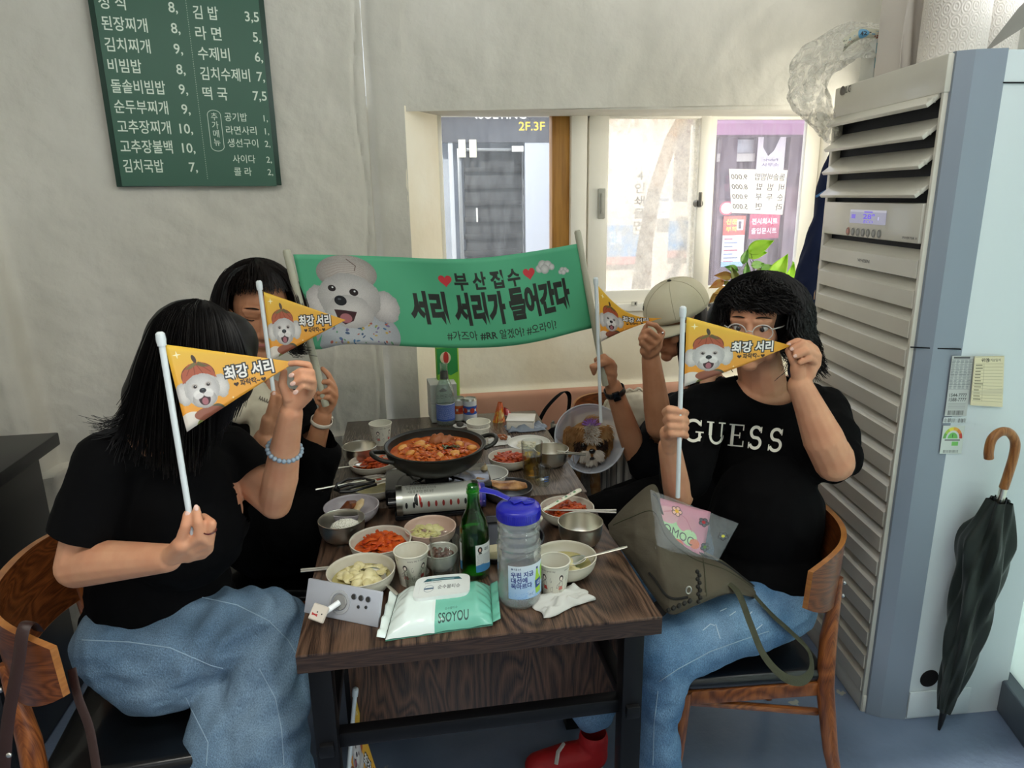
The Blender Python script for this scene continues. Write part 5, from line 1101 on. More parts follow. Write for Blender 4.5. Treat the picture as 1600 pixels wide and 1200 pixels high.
# ------------------------------------------------------------------ people
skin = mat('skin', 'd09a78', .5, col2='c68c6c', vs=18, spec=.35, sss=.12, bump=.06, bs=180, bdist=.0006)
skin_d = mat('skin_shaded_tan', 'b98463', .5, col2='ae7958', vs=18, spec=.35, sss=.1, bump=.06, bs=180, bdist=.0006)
blackcloth = mat('black_cotton', '050506', .9, bump=.3, bs=120, spec=.12, bdist=.001); navycloth = mat('navy_cotton', '07080b', .9, bump=.3, bs=120, spec=.12, bdist=.001)
hair_b = mat('black_hair', '060505', .5, col2='0e0b0a', vs=40, spec=.3); hair_n = mat('dark_brown_hair', '0b0807', .5, col2='17100c', vs=40, spec=.3)
def denim(name, c1, c2):
    m = mat(name, c1, .9, col2=c2, vs=6, detail=7, lo=.3, hi=.72, bump=.8, bs=260, bdist=.0025, spec=.2); nt = m.node_tree; N = nt.nodes; L = nt.links; b = N['Principled BSDF']; src = b.inputs['Base Color'].links[0].from_socket
    tc = N.new('ShaderNodeTexCoord'); mp = N.new('ShaderNodeMapping'); mp.inputs['Rotation'].default_value = (0, .5, 0); mp.inputs['Scale'].default_value = (1, 1, .3); L.new(tc.outputs['Object'], mp.inputs[0]); n = N.new('ShaderNodeTexNoise'); n.inputs['Scale'].default_value = 620; n.inputs['Detail'].default_value = 2; L.new(mp.outputs[0], n.inputs[0])
    r = N.new('ShaderNodeMapRange'); r.inputs[1].default_value = .3; r.inputs[2].default_value = .7; r.inputs[3].default_value = .68; r.inputs[4].default_value = 1.32; L.new(n.outputs[0], r.inputs[0]); vm = N.new('ShaderNodeVectorMath'); vm.operation = 'SCALE'; L.new(src, vm.inputs[0]); L.new(r.outputs[0], vm.inputs['Scale']); L.new(vm.outputs[0], b.inputs['Base Color']); return m
jeans_l = denim('blue_denim', '526b82', '7c94a8'); jeans_r = denim('washed_denim', '3f6488', '86a6c2'); seam_m = mat('pale_seam', '8fa6b8', .8)
nailm = mat('nail', 'd9b3a4', .2, coat=.4)
class Head:
    def __init__(s, c, fwd, upv=(0, 0, 1), k=1.0):
        s.c = Vector(c); f = Vector(fwd).normalized(); u = Vector(upv); u = (u-f*u.dot(f)).normalized(); s.R = Matrix((f.cross(u), f, u)).transposed(); s.k = k
    def P(s, x, y, z): return s.c+s.R@(Vector((x, y, z))*s.k)
    def build(s, m):
        k = s.k; R = s.R; e = lambda x, y, z, a, b, c: m.ell(s.P(x, y, z), (a*k, b*k, c*k), R, 20, 14)
        e(0, -.012, .032, .075, .092, .084); e(0, .014, -.02, .066, .075, .08); e(0, .036, -.062, .046, .045, .045); e(0, .062, -.098, .022, .018, .017)
        for q in (-1, 1):
            e(q*.034, .050, -.022, .030, .030, .032); e(q*.074, -.008, -.012, .008, .018, .030); m.cap(s.P(q*.010, .080, .030), s.P(q*.046, .062, .028), .011*k, .010*k); e(q*.011, .092, -.036, .009, .009, .007)
            e(q*.045, .01, -.07, .022, .04, .03); m.cap(s.P(q*.018, .078, .018), s.P(q*.044, .066, .016), .007*k, .006*k); m.cap(s.P(q*.018, .077, -.004), s.P(q*.042, .067, -.002), .006*k, .006*k)
        m.cap(s.P(0, .080, .022), s.P(0, .101, -.030), .009*k, .0115*k)
        e(0, .079, -.058, .023, .012, .006); e(0, .077, -.068, .019, .012, .007)
    def eyes(s, t, closed=False, which=(-1, 1)):
        k = s.k
        for q in which:
            if not closed:
                M().ell(s.P(q*.031, .0665, .008), (.0135*k, .0135*k, .0105*k), s.R, 18, 12).build('eye', mat('eye_white', 'd8d2cc', .15, coat=.8), t)
                M().ell(s.P(q*.030, .0755, .007), (.0078*k, .0056*k, .0078*k), s.R, 14, 10).build('iris', mat('iris_dark', '1c100c', .1, coat=1), t)
            pts = [s.P(q*(.031+.017*math.cos(a)), .0795-.006*abs(math.cos(a))-.004*(math.cos(a) > .7), .009+(.0078 if not closed else -.003)*math.sin(a)) for a in np.linspace(0, PI, 11)]
            M().tube(pts, .0014*k, 6).build('lash_line', hair_b, t)
            M().tube([s.P(q*(.014+.036*w_), .0855-.020*w_*w_, .034+.007*math.sin(PI*(.25+w_*.7))) for w_ in np.linspace(0, 1, 8)], [.0012, .0026, .003, .003, .0028, .0024, .0018, .001], 8, True, .6).build('eyebrow', hair_n, t)
        M().ell(s.P(0, .0865, -.0615), (.021*k, .005*k, .0062*k), s.R, 18, 8).build('lips', mat('lips', 'a8645a', .4), t)
def finger(m, pts, r=.0088, tip=.0068):
    P = [A(*p) if not isinstance(p, Vector) else p for p in pts]; n = len(P); rr = [r+(tip-r)*i/(n-1) for i in range(n)]; m.chain(P, rr); return P
def nail(t, P, view_off=.0058, r=.0052):
    d = (P[-1]-P[-2]).normalized(); v = (Vector((0, 0, HC))-P[-1]).normalized(); n = (v-d*v.dot(d)).normalized(); R = Matrix((d.cross(n), d, n)).transposed()
    M().ell(P[-1]+n*view_off+d*.001, (r*.8, r*1.15, .0016), R, 12, 8).build('nail', nailm, t)
def handpx(m, wrist, mcps, palm_r=.0125, heel=None, r=.0088):
    W = A(*wrist)
    for p in mcps: m.cap(W, A(*p), palm_r*1.15, r*1.12)
    if heel: m.cap(W, A(*heel), palm_r*1.1, palm_r*1.05)
    P = [A(*p) for p in mcps]
    for a, b in zip(P[:-1], P[1:]): m.cap(a, b, r*1.1, r*1.1); m.cap(a.lerp(W, .45), b.lerp(W, .45), palm_r, palm_r)
def strands(name, m, parent, guides, n, r=.0011, jit=.006, seed=0, wav=.0, wf=20, pts=12):
    rs = random.Random(seed); o = M(); G = [[Vector(p) for p in g] for g in guides]
    def cr(P, t):
        n_ = len(P)-1; x = min(max(t, 0), .9999)*n_; i = int(x); f = x-i; p0, p1, p2, p3 = P[max(i-1, 0)], P[i], P[i+1], P[min(i+2, n_)]
        return .5*((2*p1)+(p2-p0)*f+(2*p0-5*p1+4*p2-p3)*f*f+(-p0+3*p1-3*p2+p3)*f**3)
    for k in range(n):
        x = rs.random()*(len(G)-1); i = int(x); f = x-i; i2 = min(i+1, len(G)-1); j0 = Vector([rs.gauss(0, jit) for _ in range(3)]); j1 = j0+Vector([rs.gauss(0, jit) for _ in range(3)]); ph = rs.random()*6; e = rs.uniform(.82, 1.0); P = []
        for q in range(pts+1):
            t = q/pts*e; p = cr(G[i], t).lerp(cr(G[i2], t), f)+j0.lerp(j1, t)*(.4+t)
            if wav: p = p+Vector((math.sin(t*wf+ph), math.cos(t*wf*.9+ph), 0))*wav*t
            P.append(p)
        o.tube(P, [r*(.5+.5*math.sin(PI*min(1, .15+q/pts*.85))) for q in range(pts+1)], 3, False)
    return o.build(name, m, parent, True)
def haircap(name, m, parent, c, rad, fdir, n, hang, gap=40, fringe=68, seed=0, r=.0012, curl=.006, cf=16, crown=(0, 0, 1), pts=14, thick=.018, side=100):
    """strands falling from the crown over the skull; a shorter fringe toward the face"""
    rs = random.Random(seed); o = M(); f = Vector(fdir); f.z = 0; f.normalize(); f0 = math.atan2(f.y, f.x)
    for k in range(n):
        ph = rs.uniform(-PI, PI); da = abs(ph); th0 = rs.uniform(0, 25); isf = math.degrees(da) < gap
        th1 = rs.uniform(fringe-9, fringe+5) if isf else side; H = 0 if isf else hang*rs.uniform(.75, 1.05)
        lift = 1+rs.random()*thick/max(rad); P = []; w0 = rs.random()*6; total = math.radians(th1-th0)*rad[0]+H; lean = rs.gauss(0, .12)
        for q in range(pts+1):
            d = total*q/pts; arc = math.radians(th1-th0)*rad[0]
            if d < arc or H == 0:
                th = math.radians(th0)+d/rad[0]; a = f0+ph+lean*q/pts; p = Vector((rad[0]*math.sin(th)*math.cos(a), rad[1]*math.sin(th)*math.sin(a), rad[2]*math.cos(th)))*lift
            else:
                e = d-arc; th = math.radians(th1); a = f0+ph+lean*q/pts; sp = 1+.25*(e/max(hang, .01))*(1 if curl > .004 else -.3)
                p = Vector((rad[0]*math.sin(th)*math.cos(a)*sp, rad[1]*math.sin(th)*math.sin(a)*sp, rad[2]*math.cos(th)))*lift+Vector((0, 0, -e))
            cu = curl*(q/pts)**(1.3 if curl < .01 else .75); p = p+Vector((math.sin(q/pts*cf+w0), math.cos(q/pts*cf*.8+w0), .4*math.sin(q/pts*cf+w0*2)))*cu
            P.append(Vector(c)+p)
        o.tube(P, [r*(1-.55*q/pts) for q in range(pts+1)], 3, False)
    return o.build(name, m, parent, True)
def folds(seed, amp=.004, s=9, st=(1, 1, 1)):
    def f(p): q = Vector((p.x*st[0], p.y*st[1], p.z*st[2])); a = fbm(q+Vector((seed, 0, 0)), s, 3); return amp*(1-2*abs(a))-amp*.3
    return f
def pole(name, label, cat, a, b, r, m, cap_m=None, group=None):
    t = thing(name, label, cat, tuple(b), group); d = (a-b).normalized(); M().tube([b, a], r, 14).build('stick', m, t)
    M().tube([a-d*.014, a-d*.004, a+d*.006, a+d*.009], [r*1.35, r*1.5, r*1.4, r*.8], 14).build('end_cap', cap_m or m, t); return t

# ===================================================== woman on the left, in black tee and blue jeans
t = p1 = thing('person', 'person with long black hair, black tee and loose blue jeans, cross-legged at left', 'person', (-.60, 1.5, .47))
m = M(); H1 = Head(A(308, 575, 1.44), (.62, -.62, -.38), (.15, -.05, 1), 1.0); H1.build(m)
neck0 = A(252, 668, 1.46); m.cap(H1.P(0, -.03, -.06), neck0, .052, .058)
SR, SL = A(172, 722, 1.40), A(352, 706, 1.56); pel = Vector((-.585, 1.53, .585))
m.cap(SR, neck0+Vector((0, 0, -.02)), .052, .055).cap(SL, neck0+Vector((0, 0, -.02)), .05, .055); ch = (SR+SL)/2+Vector((-.01, 0, -.12)); m.ell(ch, (.15, .115, .17), -.4).ell(pel+Vector((0, 0, .12)), (.125, .105, .16)).ell(pel, (.14, .13, .10))
ER, WR = A(122, 884, 1.36), A(262, 872, 1.23); m.chain([SR, SR.lerp(ER, .5), ER], [.052, .050, .043]); m.chain([ER, ER.lerp(WR, .3)+Vector((0, 0, .004)), WR], [.043, .042, .026])
EL, WL_ = A(430, 786, 1.46), A(455, 644, 1.335); m.chain([SL, SL.lerp(EL, .5), EL], [.048, .043, .035]); m.chain([EL, EL.lerp(WL_, .3)+Vector((.002, -.002, 0)), EL.lerp(WL_, .7), WL_], [.035, .0365, .028, .0225])
# near hand, holding the flag stick
Y = 1.185; handpx(m, (268, 868, 1.215), [(312, 838, Y), (326, 846, Y+.01), (325, 858, Y+.025), (316, 866, Y+.035)], .015, (284, 850, Y+.005))
f1 = finger(m, [(312, 838, Y), (310, 815, Y-.004), (307, 795, Y+.006)], .0095, .0066); f2 = finger(m, [(326, 846, Y+.01), (331, 818, Y+.004), (318, 808, Y+.022), (312, 812, Y+.034)], .0092, .007)
finger(m, [(325, 858, Y+.025), (330, 834, Y+.022), (316, 824, Y+.036)], .009, .007); finger(m, [(316, 866, Y+.035), (322, 848, Y+.038), (308, 838, Y+.045)], .0085, .0065)
f3 = finger(m, [(282, 848, Y+.004), (290, 822, Y-.002), (293, 803, Y+.006)], .0105, .0076)
# far hand, pinching the flag tip
Y = 1.315; handpx(m, (455, 641, 1.33), [(485, 586, Y-.004), (489, 598, Y-.006), (488, 610, Y-.004), (482, 621, Y+.004)], .0108, (450, 620, Y+.005), .0072)
g1 = finger(m, [(485, 586, Y-.004), (482, 570, Y-.016), (463, 567, Y-.022), (446, 569, Y-.014)], .0074, .0056); g2 = finger(m, [(489, 598, Y-.006), (487, 581, Y-.032), (470, 579, Y-.040), (458, 585, Y-.036)], .0074, .0056)
g3 = finger(m, [(488, 610, Y-.004), (489, 594, Y-.034), (473, 591, Y-.046), (460, 598, Y-.042)], .0072, .0055); g4 = finger(m, [(482, 621, Y+.004), (487, 606, Y-.026), (474, 603, Y-.042), (464, 611, Y-.040)], .0066, .005)
g5 = finger(m, [(450, 622, Y+.002), (441, 601, Y-.006), (444, 580, Y-.004)], .0102, .0068)
# legs
HR, KR = A(200, 1002, 1.47), A(418, 978, 1.44); HL = Vector((-.57, 1.60, .57)); KL = A(385, 1050, 1.60)
body = organic('body', m, .0033, skin, t, 2)
for P in (f1, f3, g1, g2, g3, g4): nail(t, P)
m = M(); m.ell(ch, (.165, .13, .18), -.4).ell(pel+Vector((0, 0, .14)), (.155, .135, .17)).ell(pel+Vector((-.01, .01, .085)), (.17, .15, .085)); m.cap(SR, neck0+Vector((-.01, .01, -.05)), .064, .06).cap(SL, neck0+Vector((0, .01, -.05)), .062, .06)
er = SR.lerp(ER, .66); el = SL.lerp(EL, .62); m.chain([SR, er, er.lerp(ER, .22)], [.066, .072, .072]).chain([SL, el, el.lerp(EL, .16)], [.062, .066, .064])
sh = organic('t_shirt', m, .0075, blackcloth, t, 4, disp=folds(3, .004, 8), cuts=[(er.lerp(ER, .12), (ER-SR), .105), (el.lerp(EL, .05), (EL-SL), .082)])
m = M(); an = A(410, 1300, 1.33)
m.ell(pel+Vector((0, 0, -.01)), (.19, .175, .115)).chain([HR+Vector((0, -.01, -.01)), HR.lerp(KR, .55)+Vector((0, 0, -.01)), KR], [.110, .100, .082]).chain([KR, KR.lerp(an, .35), an], [.080, .094, .115])
m.chain([HL, HL.lerp(KL, .5), KL], [.105, .092, .080]).chain([KL, A(366, 1090, 1.42), A(345, 1180, 1.36), A(332, 1310, 1.33)], [.080, .078, .080, .09])
def jf(p): return .011*(1-2*abs(fbm((p.x*5, p.y*4, p.z*7+3), 1, 3)))-.004+.006*math.sin((p.x*1.2-p.z*1.6+.3*fbm((p.x*3, p.y*3, p.z*3), 1, 2))*42)*math.exp(-((p-KR).length/.22)**2)
jn = organic('jeans', m, .008, jeans_l, t, 4, disp=jf); T = bvh(jn)
def onsurf(tree, pts, off=.0015, n=40):
    out = []
    for a, b in zip(pts[:-1], pts[1:]):
        for k in range(n//(len(pts)-1)):
            q = k/(n//(len(pts)-1)); u, v = a[0]+(b[0]-a[0])*q, a[1]+(b[1]-a[1])*q; d = Vector(ray(u, v)).normalized(); h = tree.ray_cast(Vector((0, 0, HC)), d)
            if h[0] is not None: out.append(h[0]-d*off)
    return out
def seam(tree, pts, t, m=seam_m, r=.0011, name='seam', n=48):
    P = onsurf(tree, pts, .0004, n)
    if len(P) > 3: M().tube(P, r, 6).build(name, m, t)
seam(T, [(168, 938), (230, 928), (300, 930), (370, 945), (420, 970), (450, 1000), (468, 1030)], t); seam(T, [(128, 1000), (200, 1003), (265, 1012), (330, 1040), (350, 1045)], t)
seam(T, [(405, 1045), (430, 1090), (440, 1140), (444, 1199)], t); seam(T, [(290, 1090), (305, 1120), (325, 1160), (322, 1199)], t)
# hair
m = M(); c1 = H1.P(0, -.022, .032); m.ell(c1, (.094, .094, .100)); m.chain([c1+Vector((-.03, .03, -.02)), A(245, 620, 1.46), A(228, 668, 1.45)], [.085, .066, .04]); m.chain([c1+Vector((.03, -.02, -.03)), A(322, 640, 1.44), A(300, 690, 1.42)], [.085, .055, .03]); m.chain([c1+Vector((.05, .03, 0)), A(358, 600, 1.48)], [.07, .05])
organic('hair', m, .007, hair_b, t, 3)
g = [[A(300+dx*.4, 472+abs(dx)*.1, 1.43) for dx in (0,)]]
def G(*p): return [A(*q) for q in p]
gs = [G((300, 471, 1.43), (250, 495, 1.40), (222, 560, 1.38), (205, 620, 1.38), (172, 672, 1.38)), G((305, 470, 1.42), (262, 490, 1.36), (240, 560, 1.34), (225, 640, 1.34), (215, 720, 1.33)),
      G((308, 470, 1.40), (280, 492, 1.335), (265, 560, 1.31), (262, 650, 1.31), (265, 740, 1.31)), G((312, 471, 1.40), (300, 492, 1.325), (298, 560, 1.30), (300, 650, 1.30), (300, 735, 1.30)),
      G((318, 472, 1.40), (330, 492, 1.34), (338, 560, 1.31), (335, 630, 1.32), (325, 700, 1.33)), G((322, 472, 1.43), (358, 498, 1.40), (378, 545, 1.38), (380, 600, 1.39), (362, 650, 1.40))]
strands('hair_strands', hair_b, t, gs, 1500, .0012, .004, 5, .002, 9)
strands('flyaway_strands', hair_b, t, [G((230, 560, 1.38), (205, 620, 1.38), (180, 660, 1.37), (150, 668, 1.36)), G((240, 600, 1.38), (210, 650, 1.38), (170, 665, 1.37), (140, 655, 1.36)), G((215, 640, 1.38), (190, 690, 1.36), (185, 740, 1.35))], 90, .0007, .006, 6, .004, 9)
H1.eyes(t)
# beaded bracelet
bc = EL.lerp(WL_, .62); ax = (WL_-EL).normalized(); u1 = ax.orthogonal().normalized(); v1 = ax.cross(u1)
tb = thing('bracelet', 'grey-blue beaded bracelet on the raised wrist of the left sitter', 'bracelet', tuple(bc))
m = mat('grey_bead', '7d90a0', .35, col2='94a4ae', vs=60)
for k in range(22): a = 2*PI*k/22; M().ell(bc+(u1*math.cos(a)+v1*math.sin(a))*.0325, .0052, None, 10, 7).build('bead', m, tb)
rg = A(328, 829, 1.187); M().tube([rg+Vector((.0105*math.cos(a), .0105*math.sin(a), .002*math.sin(a))) for a in np.linspace(0, 2*PI, 17)], .0013, 6, False).build('ring', mat('garnet_ring', '4a1216', .3), t)

# ===================================================== woman behind, holding the banner's left pole
t = p2 = thing('person', 'person in black with a cream top seated behind the left sitter, holding the banner pole', 'person', (-.45, 2.05, .47))
m = M(); H2 = Head(A(406, 490, 1.98), (.28, -.93, -.18), (.12, 0, 1), .98); H2.build(m)
nk = A(385, 600, 2.02); m.cap(H2.P(0, -.03, -.05), nk, .05, .055); SR2, SL2 = A(335, 648, 2.02), A(462, 640, 2.14); m.cap(SR2, nk, .05, .05).cap(SL2, nk, .05, .05)
c2 = (SR2+SL2)/2+Vector((0, 0, -.14)); m.ell(c2, (.125, .10, .17)).ell((-.42, 2.06, .62), (.13, .12, .12))
ER2, WR2 = A(385, 745, 1.88), A(413, 684, 1.80); m.chain([SR2, ER2, WR2], [.045, .037, .026]); EL2, WL2 = A(480, 745, 2.04), A(505, 648, 1.98); m.chain([SL2, EL2, WL2], [.045, .036, .025])
Y = 1.78; handpx(m, (413, 684, 1.80), [(434, 640, Y), (440, 650, Y+.012), (441, 660, Y+.02), (438, 668, Y+.025)], .015, (418, 655, Y))
h1 = finger(m, [(418, 658, Y), (424, 635, Y-.008), (428, 615, Y-.006)], .011, .0078); finger(m, [(434, 640, Y), (438, 620, Y-.01), (426, 616, Y+.02)], .009, .007); finger(m, [(440, 650, Y+.012), (444, 632, Y+.02), (430, 630, Y+.035)], .009, .007)
Y = 1.955; handpx(m, (506, 648, 1.975), [(519, 598, Y+.012), (523, 608, Y+.01), (524, 619, Y+.008), (521, 630, Y+.01)], .014, (506, 632, Y+.01))
q1 = finger(m, [(519, 598, Y+.012), (513, 585, Y+.0), (504, 576, Y+.01)], .009, .007); q2_ = finger(m, [(523, 608, Y+.01), (512, 596, Y-.018), (497, 598, Y-.012)], .0092, .007); q3_ = finger(m, [(524, 619, Y+.008), (513, 610, Y-.02), (497, 614, Y-.014)], .0092, .007); finger(m, [(521, 630, Y+.01), (513, 621, Y-.018), (498, 622, Y-.012)], .0085, .0065)
finger(m, [(506, 634, Y+.01), (497, 628, Y-.002), (493, 616, Y+.012)], .010, .0075)
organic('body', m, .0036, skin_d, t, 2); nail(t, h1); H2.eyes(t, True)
m = M(); m.ell(c2, (.145, .125, .19)).ell((-.42, 2.06, .66), (.17, .15, .18)).ell((-.42, 2.06, .585), (.18, .165, .13)).cap(SR2, nk+Vector((0, .02, -.05)), .06, .055).cap(SL2, nk+Vector((0, .02, -.05)), .06, .055)
m.chain([SR2, SR2.lerp(ER2, .9)], [.062, .06]).chain([SL2, EL2, EL2.lerp(WL2, .78)], [.062, .062, .045]); m.chain([EL2, A(505, 712, 1.98), A(488, 780, 2.0)], [.05, .055, .04]); m.ell((-.33, 1.98, .66), (.14, .16, .11)).chain([(-.34, 2.0, .62), (-.13, 1.98, .61), (-.10, 2.0, .28)], [.11, .085, .12]).chain([(-.36, 2.14, .61), (-.13, 2.16, .60), (-.1, 2.2, .3)], [.11, .085, .12])
sh2 = organic('dress', m, .008, blackcloth, t, 4, disp=folds(9, .006, 9, (1.6, 1, .6)), cuts=[(WL2.lerp(EL2, .3), WL2-EL2, .09), (SR2.lerp(ER2, .8), ER2-SR2, .10)])
m = M(); m.chain([A(398, 612, 1.93), A(412, 640, 1.90), A(418, 690, 1.88)], [.035, .045, .04]).chain([A(398, 612, 1.93), A(378, 640, 1.90)], [.035, .04]); organic('cream_top', m, .006, mat('cream_knit', 'b9b29c', .9, bump=.4, bs=90), t, 3, disp=folds(2, .003, 20))
cv = Canvas(160, 60, 'b9b29c', 0)
for k in range(7): cv.line([(10+k*21, 40), (18+k*21, 15), (26+k*21, 42), (14+k*21, 30)], 4, '2a2622')
T2 = bvh(bpy.data.objects['cream_top']); drape('scarf_print', [A(404, 588+26, 1.8), A(432, 600+26, 1.8), A(428, 612+26, 1.8), A(402, 602+26, 1.8)], printmat('scarf_print', cv.image('scarf_print'), .8, alpha=True), t, T2, .002, 14, 6)
c = H2.P(0, -.042, .036); m = M(); m.ell(c, (.092, .090, .094)); m.chain([c+Vector((-.045, .03, -.01)), A(347, 540, 2.06), A(338, 590, 2.06)], [.06, .05, .03]); organic('hair', m, .007, hair_n, t, 3)
haircap('hair_strands', hair_n, t, H2.P(0, -.02, .03), (.096, .104, .100), H2.R@Vector((0, 1, 0)), 1500, .10, 60, 70, 12, .0013, .004, 7)
strands('side_locks', hair_n, t, [G((400, 412, 1.98), (350, 430, 1.98), (332, 480, 1.97), (330, 540, 1.97), (338, 590, 1.97)), G((405, 412, 1.96), (366, 426, 1.92), (348, 470, 1.90), (346, 540, 1.91), (352, 580, 1.92)), ], 420, .0012, .005, 14, .002, 8)
strands('side_locks', hair_n, t, [G((408, 411, 1.96), (440, 425, 1.94), (462, 460, 1.93), (468, 510, 1.93), (452, 540, 1.92), (475, 552, 1.92)), G((405, 411, 1.96), (452, 430, 1.95), (476, 470, 1.95), (478, 520, 1.95), (462, 545, 1.94), (480, 545, 1.93))], 300, .0012, .004, 15, .002, 8)
tw = thing('wrist_watch', 'light-strapped wristwatch on the hand gripping the left banner pole', 'watch', tuple(WL2)); ax = (WL2-EL2).normalized(); u1 = ax.orthogonal().normalized(); v1 = ax.cross(u1)
def band(t_, c, ax, r, w_, m, name='strap'):
    u1 = ax.orthogonal().normalized(); v1 = ax.cross(u1); o = M(); o.grid(lambda a, b: c+(u1*math.cos(2*PI*a)+v1*math.sin(2*PI*a))*r+ax*w_*(b-.5), 30, 3); return o.build(name, m, t_, solid=.002)
wc = WL2.lerp(EL2, .10); band(tw, wc, ax, .030, .012, mat('pale_strap', 'c9c0b0', .4)); M().tube([wc+u1*.030, wc+u1*.036], .010, 18).build('watch_case', steel, tw)

# ===================================================== capped woman at the back right
t = p3 = thing('person', 'person in a cream cap and black clothes seated at back right, hand hiding the face', 'person', (.95, 2.2, .47))
m = M(); H3 = Head(A(1056, 505, 2.22), (-.88, -.38, -.22), (-.05, 0, 1), 1.0); H3.build(m)
nk = A(1098, 580, 2.34); m.cap(H3.P(0, -.03, -.05), nk, .052, .058); SR3, SL3 = A(1072, 640, 2.16), A(1120, 610, 2.50); m.cap(SR3, nk, .05, .055).cap(SL3, nk, .05, .055)
c3 = (SR3+SL3)/2+Vector((.0, -.03, -.16)); m.ell(c3, (.12, .15, .20)).ell((.98, 2.2, .60), (.16, .16, .14))
ER3, WR3 = A(1030, 666, 2.10), A(1017, 560, 2.08); m.chain([SR3, ER3], [.048, .044]).chain([ER3, ER3.lerp(WR3, .3), WR3], [.044, .043, .030])
EL3, WL3 = A(995, 712, 2.22), A(958, 604, 2.16); m.chain([A(1060, 640, 2.36), EL3], [.046, .040]).chain([EL3, EL3.lerp(WL3, .35), WL3], [.042, .040, .028])
Y = 2.06; handpx(m, (1018, 562, 2.08), [(1035, 520, Y), (1030, 530, Y-.015), (1022, 538, Y-.02), (1012, 545, Y-.02)], .017, (1008, 548, Y)); finger(m, [(1035, 520, Y), (1024, 508, Y-.018), (1012, 505, Y-.012)], .010, .0075); finger(m, [(1030, 530, Y-.015), (1014, 516, Y-.032), (1004, 520, Y-.022)], .010, .0075); finger(m, [(1022, 538, Y-.02), (1008, 527, Y-.034), (1000, 529, Y-.024)], .0098, .0075); finger(m, [(1012, 545, Y-.02), (1003, 535, Y-.03), (1001, 538, Y-.02)], .009, .007); finger(m, [(1008, 548, Y), (1002, 528, Y-.004), (1009, 510, Y+.004)], .011, .008)
Y = 2.13; handpx(m, (955, 602, 2.15), [(960, 572, Y), (956, 566, Y-.014), (950, 562, Y-.02), (944, 560, Y-.022)], .0155, (948, 590, Y+.005)); finger(m, [(960, 572, Y), (944, 556, Y-.018), (933, 560, Y-.012)], .0098, .0072); finger(m, [(956, 566, Y-.014), (936, 566, Y-.034), (930, 573, Y-.022)], .0095, .007); finger(m, [(950, 566, Y-.02), (930, 573, Y-.036), (929, 582, Y-.022)], .0095, .007); finger(m, [(944, 566, Y-.022), (924, 572, Y-.034), (928, 584, Y-.022)], .0085, .0065); finger(m, [(950, 588, Y+.004), (938, 578, Y+.006), (931, 562, Y+.012)], .0105, .0078)
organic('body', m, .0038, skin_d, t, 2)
m = M(); m.ell(c3, (.135, .165, .22)).ell((.98, 2.2, .64), (.18, .17, .16)).cap(SR3, nk+Vector((.02, 0, -.06)), .062, .06).cap(SL3, nk+Vector((.02, 0, -.06)), .06, .06).chain([SR3, SR3.lerp(ER3, .8)], [.066, .062]).chain([A(1062, 645, 2.34), A(1010, 690, 2.30)], [.07, .056]); m.chain([A(1050, 640, 2.22), A(1020, 720, 2.2)], [.06, .09])
organic('t_shirt', m, .0085, navycloth, t, 4, disp=folds(5, .005, 9), cuts=[(SR3.lerp(ER3, .72), ER3-SR3, .09)])
m = M(); m.ell((.98, 2.2, .58), (.19, .19, .13)).chain([(.96, 2.11, .575), (.60, 2.03, .57), (.52, 2.05, .2)], [.105, .075, .07]).chain([(.98, 2.22, .56), (.66, 2.13, .54), (.58, 2.15, .2)], [.10, .07, .065]); organic('trousers', m, .009, blackcloth, t, 4, disp=folds(6, .005, 8))
c = H3.P(0, -.012, .045); R3 = H3.R@Matrix.Rotation(math.radians(-8), 3, 'X')
cap_m = mat('cream_cotton', 'c6bfa6', .85, bump=.25, bs=150, col2='bdb598', vs=8, bdist=.001); capp = []
def capf(u, v):
    a = 2*PI*u; th = PI/2*(1-v)*1.0; rr = math.sin(th); p = Vector((.102*rr*math.cos(a), .116*rr*math.sin(a), .104*math.cos(th)**.8)); sg = .0012*abs(math.sin(3*a)) ; p = p*(1-sg*4); return c+R3@p
cap = thing('baseball_cap', 'cream cotton baseball cap on the back right sitter', 'cap', tuple(c))
M().grid(capf, 48, 16).build('crown', cap_m, cap, solid=.002); M().ell(c+R3@Vector((0, 0, .106)), (.007, .007, .004)).build('top_button', mat('dark_button', '24221e', .6), cap)
for k in range(6): a = 2*PI*k/6+.3; M().tube([capf((a/(2*PI)) % 1, v)+R3@Vector((math.cos(a)*.0008, math.sin(a)*.0008, .001)) for v in np.linspace(.02, .97, 14)], .0009, 5).build('seam', mat('seam_beige', 'a59d84', .9), cap)
def brim(u, v): a = (u-.5)*2*1.15; x = math.sin(a)*.088; y0 = math.cos(a)*.100; return c+R3@Vector((x*(1+.05*v), y0+v*.068*math.cos(a*1.1), -.004-.022*v*v+.0-.020*(x/.09)**2*1.0))
M().grid(brim, 24, 8).build('brim', cap_m, cap, solid=.003)
M().grid(lambda u, v: brim(u, v)-Vector((0, 0, .0026)), 24, 8).build('brim_underside', mat('dark_underbrim', '2b2a28', .9), cap)
cv = Canvas(120, 70, 'c6bfa6', 0); cv.text('ba', 10, 55, 60, '2a2a26', bold=.03); 
M().grid(lambda u, v: capf(.155+.06*u, .16+.20*v)+(capf(.155+.06*u, .16+.20*v)-c).normalized()*.003, 6, 4).build('embroidery', printmat('embroidery', cv.image('embroidery'), .9, alpha=True), cap)
m = M(); m.ell(H3.P(0, -.035, .01), (.085, .080, .09)); m.chain([H3.P(.03, -.055, .0), A(1088, 560, 2.30), A(1090, 600, 2.28)], [.045, .045, .03]); organic('hair', m, .007, hair_b, t, 3)
